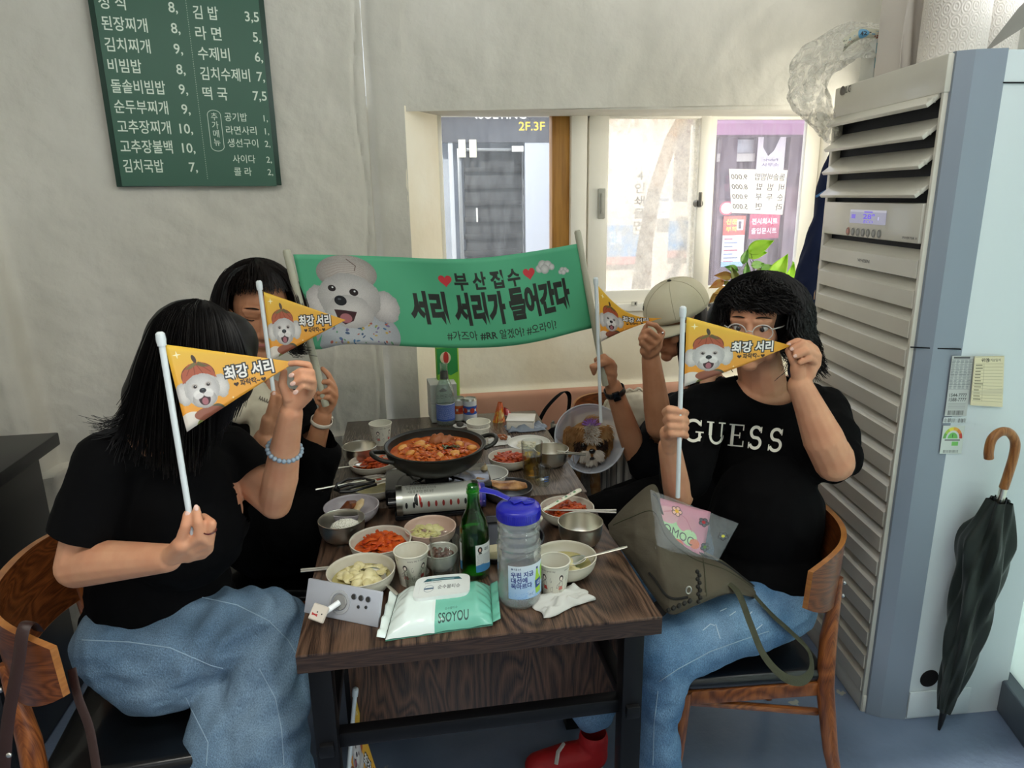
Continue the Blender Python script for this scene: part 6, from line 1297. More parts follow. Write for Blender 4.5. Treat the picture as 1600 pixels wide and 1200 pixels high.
strands('hair_strands', hair_b, t, [G((1060, 497, 2.16), (1060, 520, 2.15), (1063, 548, 2.15), (1070, 575, 2.16)), G((1068, 496, 2.16), (1065, 530, 2.15), (1068, 570, 2.15), (1072, 600, 2.16)), G((1092, 496, 2.18), (1095, 540, 2.16), (1092, 590, 2.16), (1088, 615, 2.16))], 380, .0012, .004, 18, .001, 8)
M().ell(H3.P(.076, -.008, -.012)+Vector((0, -.012, 0)), (.006, .012, .018)).build('ear', skin_d, t)
wt = thing('smart_watch', 'black sports watch on the wrist holding the right banner pole', 'watch', tuple(WL3)); wc = WL3.lerp(EL3, .06); ax = (EL3-WL3).normalized(); band(wt, wc, ax, .0345, .020, mat('black_rubber', '101012', .5), 'strap')
vv = (Vector((0, 0, HC))-wc).normalized(); vv = (vv-ax*vv.dot(ax)).normalized(); M().box(tuple(wc+vv*.036), (.026, .034, .010), Matrix((ax.cross(vv), ax, vv)).transposed(), .004).build('watch_case', mat('watch_black', '0c0c0e', .2, coat=.6), wt)
M().ell(A(1035, 520, 2.045), (.004, .004, .004)).build('ring', mat('silver_ring', 'd8d8d8', .2, 1), t)

# ===================================================== woman on the right in the lettered black shirt
t = p4 = thing('person', 'person with curly black bob and clear glasses in a lettered black shirt, seated at right', 'person', (.92, 1.55, .47))
m = M(); H4 = Head(A(1178, 507, 1.66), (-.56, -.82, -.08), (-.02, 0, 1), .93); H4.build(m)
nk = A(1192, 600, 1.70); m.cap(H4.P(0, -.03, -.05), nk, .055, .062); SR4, SL4 = A(1098, 640, 1.70), A(1284, 640, 1.76); m.cap(SR4, nk+Vector((0, .01, -.02)), .046, .046).cap(SL4, nk+Vector((0, .01, -.02)), .046, .046)
c4_ = (SR4+SL4)/2+Vector((0, -.02, -.12)); pel4 = Vector((.915, 1.58, .585)); m.ell(c4_, (.155, .115, .18)).ell(pel4+Vector((0, 0, .14)), (.135, .115, .16)).ell(pel4, (.14, .14, .10)); m.ell(nk+Vector((0, -.025, -.045)), (.085, .04, .04))
EL4, WL4 = A(1303, 722, 1.50), A(1250, 602, 1.50); m.chain([SL4, SL4.lerp(EL4, .5), EL4], [.056, .056, .050]).chain([EL4, EL4.lerp(WL4, .32)+Vector((-.003, -.004, 0)), EL4.lerp(WL4, .7), WL4], [.049, .049, .037, .029])
ER4, WR4 = A(1060, 778, 1.57), A(1046, 698, 1.49); m.chain([SR4, ER4], [.050, .036]).chain([ER4, ER4.lerp(WR4, .3), WR4], [.035, .034, .027])
Y = 1.50; handpx(m, (1250, 602, 1.50), [(1262, 538, Y+.012), (1272, 546, Y+.004), (1277, 556, Y), (1276, 568, Y+.002)], .0165, (1246, 575, Y-.006), .0098)
r1 = finger(m, [(1262, 538, Y+.012), (1246, 533, Y+.0), (1233, 538, Y+.004)], .010, .0076); r2 = finger(m, [(1272, 546, Y+.004), (1254, 536, Y-.022), (1238, 545, Y-.018)], .0102, .0078); r3 = finger(m, [(1277, 556, Y), (1260, 548, Y-.032), (1243, 556, Y-.028)], .0102, .0078); finger(m, [(1276, 568, Y+.002), (1264, 560, Y-.03), (1250, 566, Y-.03)], .0092, .007); finger(m, [(1247, 578, Y-.002), (1239, 562, Y-.006), (1232, 548, Y+.010)], .0115, .0085)
Y = 1.425; handpx(m, (1046, 698, 1.475), [(1064, 652, Y+.026), (1064, 662, Y+.022), (1063, 672, Y+.022), (1060, 682, Y+.026)], .0165, (1042, 676, Y+.03), .0098)
for (va, vb) in (((640, 642)), ((653, 654)), ((666, 666)), ((678, 678))):
    k = (va-640)/13; finger(m, [(1040+k*1.5, va+4, Y+.014), (1046+k, va-1, Y-.012), (1064, vb, Y-.014), (1072, vb+3, Y+.006)], .0098, .0078)
finger(m, [(1046, 690, Y+.03), (1060, 676, Y+.02), (1072, 660, Y+.020)], .0115, .0085)
KN = A(1032, 1022, 1.36); FT = A(1040, 1262, 1.37); KN2 = Vector((.56, 1.62, .60)); FT2 = Vector((.44, 1.62, .14)); HPL, HPR = Vector((.93, 1.50, .575)), Vector((.93, 1.68, .575))
organic('body', m, .0034, skin, t, 2)
for P in (r1, r2, r3): nail(t, P)
H4.eyes(t)
m = M(); m.ell(c4_, (.160, .135, .20)).ell(pel4+Vector((0, 0, .16)), (.150, .140, .18)).ell(pel4+Vector((.0, -.01, .01)), (.160, .155, .125)); m.cap(SR4, nk+Vector((0, .01, -.038)), .068, .070).cap(SL4, nk+Vector((0, .01, -.038)), .068, .070); m.ell(nk+Vector((0, -.035, -.06)), (.11, .06, .06)); m.chain([SL4, SL4.lerp(EL4, .6), EL4+Vector((.012, .030, -.012))], [.072, .078, .060]).chain([SR4, SR4.lerp(ER4, .75)], [.07, .066]); m.ell(A(1330, 715, 1.53), (.02, .04, .05))
nck = nk+Vector((-.005, -.05, -.022))
sh4 = organic('t_shirt', m, .0075, blackcloth, t, 4, disp=folds(7, .0045, 8, (1, 1, .8)), cuts=[('ball', nk+Vector((.0, -.05, .022)), (.088, .13, .058))])
T4 = bvh(sh4); cv = Canvas(900, 240, '0b0b0d', 0)
# serif capitals drawn by strokes: G U E S S
def serif(cv, x, y, w_, h, ch, c='e4e0d0', s=26):
    q = w_; 
    if ch == 'G':
        cv.line([(x+q*.5+q*.46*math.cos(a), y+h*.5+h*.47*math.sin(a)) for a in np.linspace(-.75, -2*PI+.55, 28)], s*.9, c); cv.rect(x+q*.78, y+h*.55, s*.8, h*.42, c); cv.rect(x+q*.62, y+h*.52, q*.45, s*.45, c); cv.rect(x+q*.86, y, s*.4, h*.28, c)
    if ch == 'U':
        cv.rect(x+q*.12, y, s, h*.62, c); cv.rect(x+q*.82, y, s*.5, h*.65, c); cv.line([(x+q*.12+s*.5+(q*.36)*(1-math.cos(a)), y+h*.6+h*.36*math.sin(a)) for a in np.linspace(0, PI, 18)], s*.75, c); cv.rect(x-q*.02, y, q*.42, s*.4, c); cv.rect(x+q*.66, y, q*.4, s*.4, c)
    if ch == 'E':
        cv.rect(x+q*.14, y, s, h, c); cv.rect(x, y, q*.95, s*.42, c); cv.rect(x, y+h-s*.42, q, s*.42, c); cv.rect(x+q*.2, y+h*.46, q*.55, s*.42, c); cv.rect(x+q*.88, y, s*.36, h*.26, c); cv.rect(x+q*.93, y+h*.72, s*.36, h*.28, c); cv.rect(x+q*.68, y+h*.36, s*.34, h*.26, c)
    if ch == 'S':
        cv.line([(x+q*.5+q*.33*math.cos(a), y+h*.27+h*.24*math.sin(a)) for a in np.linspace(-.5, -4.3, 18)]+[(x+q*.5+q*.36*math.cos(a), y+h*.73+h*.24*math.sin(a)) for a in np.linspace(-1.15, 2.7, 20)], s*.9, c); cv.rect(x+q*.82, y, s*.38, h*.28, c); cv.rect(x+q*.04, y+h*.72, s*.38, h*.28, c)
for k, (ch_, x_, w_) in enumerate((('G', 20, 150), ('U', 205, 140), ('E', 385, 130), ('S', 550, 120), ('S', 720, 125))): serif(cv, x_, 30+k*4, w_, 170, ch_)
drape('chest_lettering', [A(1066, 648, 1.3), A(1238, 662, 1.3), A(1230, 712, 1.3), A(1064, 696, 1.3)], printmat('chest_lettering', cv.image('chest_lettering'), .8, alpha=True), t, T4, .003, 60, 16)
m = M(); m.ell(pel4+Vector((-.02, 0, -.02)), (.165, .165, .112)).chain([HPL+Vector((0, 0, -.025)), HPL.lerp(KN, .55)+Vector((0, 0, -.012)), KN], [.098, .090, .072]).chain([KN, KN.lerp(FT, .4)+Vector((-.008, 0, 0)), FT+Vector((-.012, 0, 0))], [.070, .053, .046]).chain([HPR, KN2, FT2+Vector((.02, 0, .04))], [.10, .078, .062])
def jf4(p): return .008*(1-2*abs(fbm((p.x*6, p.y*5, p.z*8+3), 1, 3)))-.003+.004*math.sin((p.x-p.z)*60)*math.exp(-((p-KN).length/.13)**2)
jn4 = organic('jeans', m, .0078, jeans_r, t, 4, disp=jf4); T = bvh(jn4)
seam(T, [(1030, 1065), (1060, 1045), (1110, 1018), (1160, 1000), (1205, 985)], t); seam(T, [(1028, 1080), (1022, 1130), (1020, 1198)], t)
wear = mat('pale_wear', 'b9cbd8', .9)
for p in (((1098, 985), (1110, 975), (1118, 978)), ((1125, 955), (1136, 950)), ((1118, 975), (1126, 1000)), ((1140, 962), (1150, 955)), ((1165, 965), (1176, 955)), ((1180, 985), (1192, 975))): seam(T, p, t, wear, .0012, 'worn_streak', 12)
redm = mat('red_shoe', 'a51418', .6, bump=.3, bs=90, col2='b81c1e', vs=20); solem = mat('white_sole', 'c9c4bc', .5)
def shoe(heel, toe, t, nm='shoe', redm=redm):
    d = (toe-heel); d.normalize(); s_ = d.cross(up).normalized(); m = M(); m.chain([heel+up*.045, heel.lerp(toe, .4)+up*.042, heel.lerp(toe, .85)+up*.03], [.042, .042, .036]).cap(heel+up*.04, heel+up*.10, .040, .042)
    o = organic(nm, m, .006, redm, t, 2, cuts=[(heel+up*.12, (0, 0, 1), .1), (heel.lerp(toe, .5)+up*.012, (0, 0, -1), .3)])
    q = M(); n = 24; out = []
    for k in range(n): a = 2*PI*k/n; out.append(heel.lerp(toe, .44)+d*math.cos(a)*(toe-heel).length*.60+s_*math.sin(a)*.046)
    z0 = min(heel.z, toe.z); q.add([Vector((p.x, p.y, z0+.002)) for p in out]+[Vector((p.x, p.y, z0+.026)) for p in out], [list(range(n))[::-1], list(range(n, 2*n))]+[[k, (k+1) % n, n+(k+1) % n, n+k] for k in range(n)]); q.build('sole', solem, o if False else t)
    T = bvh(o); return o, T
o, T = shoe(Vector((.46, 1.60, .0)), Vector((.27, 1.60, .0)), t); seam(T, [(905, 1128), (890, 1150), (872, 1175), (868, 1198)], t, solem, .006, 'shoe_stripe', 20)
shoe(Vector((.60, 1.36, .0)), Vector((.42, 1.33, .0)), t)
c = H4.P(0, -.034, .020)+Vector((.012, 0, 0)); m = M(); m.ell(c, (.092, .092, .086)); m.chain([H4.P(.075, -.02, .01), H4.P(.085, -.02, -.07)], [.055, .045]).chain([H4.P(-.072, -.03, .01), H4.P(-.080, -.03, -.05)], [.045, .03]).chain([H4.P(.0, -.08, .0), H4.P(.0, -.09, -.07)], [.06, .05]); organic('hair', m, .007, hair_b, t, 3)
hd = H4.R@Vector((0, 1, 0)); haircap('hair_strands', hair_b, t, H4.P(0, -.018, .018)+Vector((.020, 0, 0)), (.096, .100, .090), hd, 3600, .115, 46, 72, 31, .0013, .015, 24, thick=.030)
shoe(Vector((-.38, 1.30, .0)), Vector((-.20, 1.27, .0)), p1, 'shoe', mat('dark_shoe', '1c1c20', .6))
# clear glasses
gt = thing('eyeglasses', 'clear plastic round eyeglasses on the right sitter', 'glasses', tuple(H4.P(0, .1, 0))); gm = mat('clear_acetate', 'd9d4cc', .15, coat=.8, alpha=.8)
for q in (-1, 1):
    M().tube([H4.P(q*.033+.025*math.cos(a), .094-.006*abs(q*.033+.025*math.cos(a))/.03, .001+.021*math.sin(a)) for a in np.linspace(0, 2*PI, 29)], .0015, 8, False).build('rim', gm, gt)
    M().lathe([(0, 0), (.024, 0)], 24).build('tmp', None, None) if False else None
    o = M(); o.add([H4.P(q*.033, .090, .001)]+[H4.P(q*.033+.0245*math.cos(a), .0925-.006*abs(q*.033+.025*math.cos(a))/.03, .001+.0205*math.sin(a)) for a in np.linspace(0, 2*PI, 24, endpoint=False)], [[0, 1+k, 1+(k+1) % 24] for k in range(24)]); o.build('lens', thinglass('spectacle_lens', 'fbfcfb', .02, .9), gt)
    M().tube([H4.P(q*.058, .086, .012), H4.P(q*.078, .05, .010), H4.P(q*.083, -.01, .004)], .0018, 6).build('temple', gm, gt)
M().tube([H4.P(-.009, .094, .004), H4.P(0, .098, .007), H4.P(.009, .094, .004)], .0015, 6).build('bridge', gm, gt)
# ------------------------------------------------------------------ banner and pennants
def dogface(cv, x, y, s, hat=True, seed=0):
    if hat: cv.ell(x-.02*s, y-.30*s, .42*s, .34*s, 'b4593a', shade=.5, seed=seed)
    wht = 'e2dcd6'
    cv.ell(x-.46*s, y+.12*s, .20*s, .30*s, wht, fuzz=.12, seed=seed+1, shade=.22); cv.ell(x+.48*s, y+.08*s, .20*s, .32*s, wht, fuzz=.12, seed=seed+2, shade=.22)
    cv.ell(x, y+.05*s, .44*s, .42*s, 'e6e0da', fuzz=.07, seed=seed+3, shade=.22); cv.ell(x, y+.26*s, .34*s, .26*s, 'ece6e0', fuzz=.08, seed=seed+4, shade=.2)
    if hat:
        cv.poly([(x-.44*s, y-.14*s), (x-.40*s, y-.42*s), (x-.2*s, y-.62*s), (x+.1*s, y-.64*s), (x+.34*s, y-.46*s), (x+.42*s, y-.16*s), (x+.2*s, y-.30*s), (x-.15*s, y-.32*s)], 'b4593a')
        for k in range(4): cv.line([(x-.05*s+(k-1.5)*.05*s, y-.62*s), (x+(k-1.5)*.2*s, y-.34*s)], max(1, .02*s), '8e4028')
        cv.poly([(x-.32*s, y-.50*s), (x-.05*s, y-.66*s), (x+.0*s, y-.58*s), (x-.16*s, y-.50*s)], '7a6a3a').poly([(x+.3*s, y-.48*s), (x+.05*s, y-.66*s), (x-.02*s, y-.58*s), (x+.12*s, y-.50*s)], '6a5c34'); cv.ell(x-.04*s, y-.74*s, .05*s, .11*s, '4a3426', rot=-15)
    cv.ell(x, y+.12*s, .40*s, .46*s, 'e4deda', fuzz=.06, seed=seed+8, shade=.22).ell(x, y+.34*s, .30*s, .24*s, 'ddd5d0', fuzz=.08, seed=seed+9, shade=.3).ell(x-.10*s, y+.2*s, .15*s, .12*s, 'f0ebe6', soft=10, fuzz=.1, seed=seed+5).ell(x+.10*s, y+.2*s, .15*s, .12*s, 'f0ebe6', soft=10, fuzz=.1, seed=seed+6)
    for q in (-1, 1): cv.ell(x+q*.17*s, y-.03*s, .075*s, .06*s, 'b9aca4', soft=8).ell(x+q*.165*s, y-.02*s, .042*s, .040*s, '2c1f1c').ell(x+q*.16*s+.01*s, y-.035*s, .012*s, .010*s, 'f8f8f8')
    cv.ell(x, y+.11*s, .085*s, .065*s, '1e1c20').ell(x, y+.09*s, .03*s, .013*s, '55555c').line([(x, y+.16*s), (x, y+.25*s)], max(1.5, .02*s), '6a5a56')
    cv.ell(x, y+.34*s, .145*s, .17*s, '3c2022', soft=3).ell(x-.11*s, y+.24*s, .12*s, .07*s, 'e6e0dc', soft=6, rot=-18).ell(x+.11*s, y+.24*s, .12*s, .07*s, 'e6e0dc', soft=6, rot=18).ell(x, y+.40*s, .08*s, .10*s, 'b06c74', soft=4)
def star(cv, x, y, r, c='fdf2c4'):
    cv.poly([(x, y-r), (x+r*.2, y-r*.2), (x+r, y), (x+r*.2, y+r*.2), (x, y+r), (x-r*.2, y+r*.2), (x-r, y), (x-r*.2, y-r*.2)], c)
def pennant_canvas():
    W_, H_ = 900, 660; cv = Canvas(W_, H_, 'f0b840')
    for y in range(H_): cv.rect(0, y, W_, 1, tuple(rgb('ecc443')*(1-y/H_)+rgb('ee9a36')*(y/H_)))
    cv.ell(60, 640, 110, 120, 'e6dcd0').ell(250, 590, 70, 90, '5e5a44').ell(150, 650, 70, 70, '8a8a4a').ell(190, 560, 110, 50, '9a5a44')
    dogface(cv, 178, 350, 285, True, 3)
    for x, y, r in ((60, 90, 30), (400, 120, 26), (520, 480, 20), (300, 40, 14), (640, 210, 12), (455, 560, 18), (380, 480, 12)): star(cv, x, y, r)
    for dx in (-9, 9):
        for dy in (-9, 9): cv.text('최강 서리', 540+dx*.9, 334+dy*.9, 112, '2b2a2c', 'c', bold=.045, width=368, rot=0)
    cv.text('최강 서리', 540, 334, 112, 'f4f0ea', 'c', bold=.035, width=368)
    cv.text('파락딱~', 530, 404, 56, '3a2414', 'c', bold=.03, width=150); cv.heart(425, 386, 19, '3a2414'); cv.heart(632, 386, 19, '3a2414'); return cv
penn_m = printmat('pennant_print', pennant_canvas().image('pennant_print'), .4, trans=.25)
whitep = mat('white_pole', 'd3dadb', .35, coat=.2)
def pennant(label, top, bot, c_top, c_bot, tip, bend=0, dip=0, group='yellow pennants'):
    """top/bot: stick ends; c_top/c_bot: cloth corners on the stick; tip: cloth point"""
    t = pole('pennant_flag', label, 'flag', top, bot, .0052, whitep, None, group); n = ((c_top-c_bot).cross(tip-c_bot)).normalized(); NU = 30; NV = 14; m = M(); V = []; UV = []; Fc = []
    for i in range(NU+1):
        u = i/NU
        for j in range(NV+1):
            v = j/NV; a = c_bot.lerp(tip, u); b = c_top.lerp(tip, u); p = a.lerp(b, v)+n*bend*math.sin(PI*u)+up*dip*math.sin(PI*u)*v; V.append(p); UV.append((u, (v*(1-u)*1.0)+(u*.545)))
    for i in range(NU):
        for j in range(NV): Fc.append([i*(NV+1)+j, (i+1)*(NV+1)+j, (i+1)*(NV+1)+j+1, i*(NV+1)+j+1])
    m.add(V, Fc, UV); m.build('pennant_cloth', penn_m, t, True, solid=.0008); return t
pennant('yellow puppy pennant held by the left sitter in front of her hair', A(251, 527, 1.20), A(302, 840, 1.19), A(257, 538, 1.20), A(292, 675, 1.197), A(462, 566, 1.30), .006)
pennant('yellow puppy pennant hiding the face of the sitter holding the left banner pole', A(405, 444, 1.80), A(433, 655, 1.79), A(412, 456, 1.80), A(424, 564, 1.797), A(540, 500, 1.88), .004)
pennant('curved yellow puppy pennant beside the capped sitter', A(931, 438, 2.04), A(939, 660, 2.06), A(935, 447, 2.04), A(939, 534, 2.045), A(1034, 497, 2.05), .018, -.035)
pennant('yellow puppy pennant held before the face of the sitter in glasses', A(1067, 485, 1.40), A(1059, 777, 1.42), A(1073, 495, 1.40), A(1069, 604, 1.405), A(1236, 540, 1.50), -.006)
pt = pennant('yellow pennant leaning on the floor under the table', Vector((-.17, 1.50, .42)), Vector((-.23, 1.46, .01)), Vector((-.17, 1.50, .40)), Vector((-.205, 1.48, .20)), Vector((-.12, 1.56, .03)), .01)
# green banner
W_, H_ = 1560, 480; cv = Canvas(W_, H_, '58b488')
cv.ell(240, 420, 210, 150, 'c9cdd0', shade=.2, seed=2)
rsn = np.random.RandomState(4)
for k in range(60): cv.ell(rsn.randint(90, 400), rsn.randint(350, 480), rsn.randint(4, 12), rsn.randint(3, 8), ['3a6a9c', 'b8503a', '5a9a6a', '7a6a9a', 'd8b04a', '2f4a70'][k % 6], rot=rsn.randint(0, 180), a=.8)
cv.poly([(0, 480), (60, 400), (30, 480)], '58b488')
wh = 'd9d3cf'; cv.ell(240, 95, 150, 95, 'c9bfb6', shade=.3, seed=5)
for k in range(6): cv.line([(120+k*6, 60+k*14), (200, 40+k*12), (280, 38+k*10), (330, 60+k*12)], 3, 'a89a90', .8)
cv.line([(250, 20), (290, 55), (280, 80)], 4, '6a584e'); cv.ell(75, 250, 60, 90, wh, fuzz=.1, seed=1, shade=.25); cv.ell(400, 270, 75, 85, wh, fuzz=.1, seed=2, shade=.25); cv.ell(230, 225, 155, 130, 'dcd7d2', fuzz=.06, seed=3, shade=.25); cv.ell(220, 300, 115, 90, 'e2ddd8', fuzz=.08, seed=4, shade=.2)
cv.ell(150, 175, 19, 17, '2c2220').ell(255, 195, 22, 19, '2c2220').ell(154, 170, 5, 5, 'fff').ell(260, 190, 5, 5, 'fff'); cv.ell(180, 240, 30, 26, '1f2024').ell(176, 232, 9, 5, '5c5e66'); cv.poly([(140, 285), (250, 300), (225, 350), (180, 370), (150, 340)], '4a2a2c').ell(190, 335, 30, 26, 'b87478')
cv.heart(747, 115, 36, 'd23c44'); cv.heart(1227, 112, 36, 'd23c44')
for k, ch_ in enumerate('부산접수'): cv.text(ch_, 835+k*100-4, 158, 100, '2b2f28', 'c', bold=.035, width=76)
for wd, x, w_, y, sz in (('서리', 530, 200, 328, 172), ('서리가', 765, 285, 332, 172), ('들어간다', 1075, 375, 322, 172)): cv.text(wd, x, y, sz, '2b2f28', 'l', bold=.055, width=w_)
cv.text('#가즈아', 700, 432, 58, '2b2f28', 'l', bold=.006, width=165); cv.text('#RR', 880, 432, 54, '2b2f28', 'l', bold=.02, width=95); cv.text('알겠어?', 990, 432, 58, '2b2f28', 'l', bold=.006, width=140); cv.text('#오라이?', 1145, 430, 58, '2b2f28', 'l', bold=.006, width=185)
for (x, y, s_) in ((1325, 90, 1.0), (1435, 130, .58)):
    for dx, dy, r in ((-32, 8, 22), (-8, -8, 28), (22, -4, 26), (44, 8, 18), (0, 14, 26)): cv.ell(x+dx*s_, y+dy*s_, r*s_, r*s_, 'dcdad6', shade=.25, seed=int(x+dx))
ban_m = printmat('banner_print', cv.image('banner_print'), .55, trans=.3)
greyp = mat('beige_pole', 'a5a38f', .4)
t = thing('cheering_banner', 'green cheering banner with a white puppy, held on two beige poles', 'banner', tuple(A(480, 520, 1.97)))
LT, LB, RT, RB = A(447, 390, 1.93), A(509, 634, 1.945), A(902, 360, 2.12), A(946, 602, 2.125)
for a, b in ((LT, LB), (RT, RB)):
    d = (a-b).normalized(); M().tube([b, b+d*.01, a-d*.006, a], [.010, .0105, .0105, .008], 16).build('pole', greyp, t)
tl, bl_, tr_, br_ = A(457, 398, 1.925), A(487, 541, 1.935), A(904, 381, 2.11), A(930, 514, 2.115)
def bf_(u, v):
    p = bl_.lerp(br_, u).lerp(tl.lerp(tr_, u), v); dv = .033*math.sin(PI*u)**1.2*(.5+.8*u)*1.05; p = p-up*(dv*(.85 if v > .5 else 1.0))
    p = p+Vector((0, 1, 0))*(.025*math.sin(u*2*PI*1.05+.4)+.006*math.sin(u*15+v*3)*(.5+v)); p = p+up*.012*math.exp(-((u-.02)/.05)**2)*(-1 if v < .5 else .0); return p
M().grid(bf_, 80, 18).build('banner_cloth', ban_m, t, True, solid=.0008)
# ------------------------------------------------------------------ sling bag, pouch
olive = mat('olive_canvas', '464033', .85, bump=.5, bs=160, col2='524b3c', vs=6, bdist=.001); olive_d = mat('olive_webbing', '3a3a28', .8, bump=.5, bs=300)
def crv(P, t):
    n_ = len(P)-1; x = min(max(t, 0), .9999)*n_; i = int(x); f = x-i; p0, p1, p2, p3 = P[max(i-1, 0)], P[i], P[i+1], P[min(i+2, n_)]
    return .5*((2*p1)+(p2-p0)*f+(2*p0-5*p1+4*p2-p3)*f*f+(-p0+3*p1-3*p2+p3)*f**3)
t = thing('sling_bag', 'olive canvas sling bag with braided zip pulls lying on the right sitter lap', 'bag', tuple(A(1060, 880, 1.46)))
TPc = G((950, 820, 1.52), (983, 784, 1.52), (1022, 757, 1.52), (1040, 800, 1.50), (1080, 848, 1.48), (1135, 880, 1.47), (1190, 925, 1.44)); BTc = G((952, 834, 1.50), (990, 886, 1.44), (1020, 930, 1.38), (1048, 960, 1.33), (1088, 946, 1.33), (1140, 928, 1.36), (1192, 938, 1.42))
toC = (Vector((0, 0, HC))-A(1050, 870, 1.45)).normalized()
def bagf(u, v, s=1):
    p = crv(BTc, u).lerp(crv(TPc, u), v); e = min(1, 5*u, 5*(1-u)); return p+toC*(s*.040*math.sin(PI*min(1, max(0, v)))**.6*e)+toC*.004*(1-2*abs(fbm((u*5, v*4, 2), 1, 3)))*e*s
M().grid(lambda u, v: bagf(u, v, 1), 60, 26).grid(lambda u, v: bagf(u, v, -.5), 40, 14, True).build('bag_body', olive, t)
M().tube([bagf(u, .90, 1)+toC*.003 for u in np.linspace(.33, .97, 30)], .003, 6).build('zip', mat('black_zip', '15140f', .5), t); M().tube([bagf(u, .16, 1)+toC*.002 for u in np.linspace(.3, .62, 16)], .003, 6).build('zip', mat('black_zip', '15140f', .5), t)
M().tube([bagf(.72, v, 1)+toC*.001 for v in np.linspace(.1, .95, 10)], .0015, 6).build('seam', olive_d, t); M().tube([bagf(u, .74, 1)+toC*.001 for u in np.linspace(.05, .95, 30)], .0014, 6).build('seam', olive_d, t)
def braid(a, b, n=9):
    m = M()
    for k in range(n): q = k/(n-1); s_ = (1 if k % 2 else -1)*.0022; m.ell(a.lerp(b, q)+Vector((s_, 0, 0)), (.0048, .0048, .0052), None, 9, 6)
    return m
for a, b in ((A(1091, 893, 1.30), A(1093, 940, 1.29)), (A(1080, 938, 1.29), A(1046, 953, 1.27))): braid(a, b).build('braided_pull', mat('dark_cord', '1d1c16', .7), t)
c = A(1076, 922, 1.29); M().tube([c+Vector((.006*math.cos(a), 0, .009*math.sin(a))) for a in np.linspace(0, 2*PI, 15)], .0015, 6, False).build('zip_slider', steel, t)
sp = G((1128, 905, 1.40), (1152, 925, 1.36), (1172, 975, 1.31), (1192, 1022, 1.27), (1222, 1055, 1.25), (1250, 1062, 1.27), (1266, 1046, 1.32), (1262, 1016, 1.36), (1236, 988, 1.38), (1205, 960, 1.38), (1178, 930, 1.40)); sp = [p+toC*.015 for p in sp]
M().tube([crv(sp, q) for q in np.linspace(0, 1, 60)], .011, 8, True, .14, up=(0, .3, 1)).build('strap', olive_d, t)
c = A(1246, 985, 1.42); M().box(tuple(c), (.03, .006, .02), Matrix.Rotation(.6, 3, 'Y'), .002).build('strap_buckle', mat('black_plastic', '0f0f10', .3), t)
t = thing('plastic_pouch', 'clear flowered zip pouch with pink packing, sticking out of the sling bag', 'pouch', tuple(A(1090, 820, 1.52)))
q4 = [A(1022, 776, 1.50), A(1110, 800, 1.52), A(1098, 872, 1.44), A(1030, 850, 1.44)]
cv = Canvas(260, 220, 'd688a0'); cv.ell(90, 120, 60, 60, 'a8dc9c').ell(150, 90, 50, 40, 'd88a9c').ell(170, 150, 40, 36, 'b4e4a0').ell(60, 70, 50, 40, 'e6a8b0').ell(200, 170, 28, 22, 'e8703c').ell(110, 190, 30, 20, 'e05a30'); cv.text('OMOC', 30, 150, 56, '1c1c1c', bold=.0, width=160, rot=12)
cv.line([(40, 60), (100, 40), (150, 70), (180, 120)], 3, 'c05a78')
def qf(q, d): return lambda u, v: (q[3].lerp(q[2], u)).lerp(q[0].lerp(q[1], u), v)+toC*(d*math.sin(PI*u)**.5*math.sin(PI*v)**.5+.003*fbm((u*6, v*6, d*9), 1, 2))
M().grid(qf(q4, .022), 16, 16).build('pink_packing', printmat('pink_packing', cv.image('pink_packing'), .5), t, solid=.002)
q5 = [A(1016, 765, 1.49), A(1154, 818, 1.49), A(1122, 876, 1.40), A(1024, 858, 1.40)]
m = bpy.data.materials.new('clear_film'); m.use_nodes = True; b = m.node_tree.nodes['Principled BSDF']; b.inputs['Base Color'].default_value = (.8, .85, .88, 1); b.inputs['Alpha'].default_value = .22; b.inputs['Roughness'].default_value = .12; filmc = m
nt = m.node_tree; n_ = nt.nodes.new('ShaderNodeTexNoise'); n_.inputs['Scale'].default_value = 45; bp2 = nt.nodes.new('ShaderNodeBump'); bp2.inputs['Distance'].default_value = .006; nt.links.new(n_.outputs[0], bp2.inputs['Height']); nt.links.new(bp2.outputs[0], b.inputs['Normal'])
M().grid(qf(q5, .032), 20, 16).build('clear_film', filmc, t)
cv = Canvas(400, 260, 'ffffff', 0)
for x, y, c_ in ((120, 60, 'd8a83a'), (250, 70, 'a82830'), (360, 110, 'c8c03a'), (290, 200, '5a7a3a')):
    for k in range(5): a = 2*PI*k/5; cv.ell(x+15*math.cos(a), y+15*math.sin(a), 11, 11, '2a2226').ell(x+15*math.cos(a), y+15*math.sin(a), 8.5, 8.5, 'd9b0a0' if x == 120 else '5a6068')
    cv.ell(x, y, 9, 9, c_)
M().grid(qf(q5, .035), 20, 16).build('flower_print', printmat('flower_print', cv.image('flower_print'), .4, alpha=True), t)

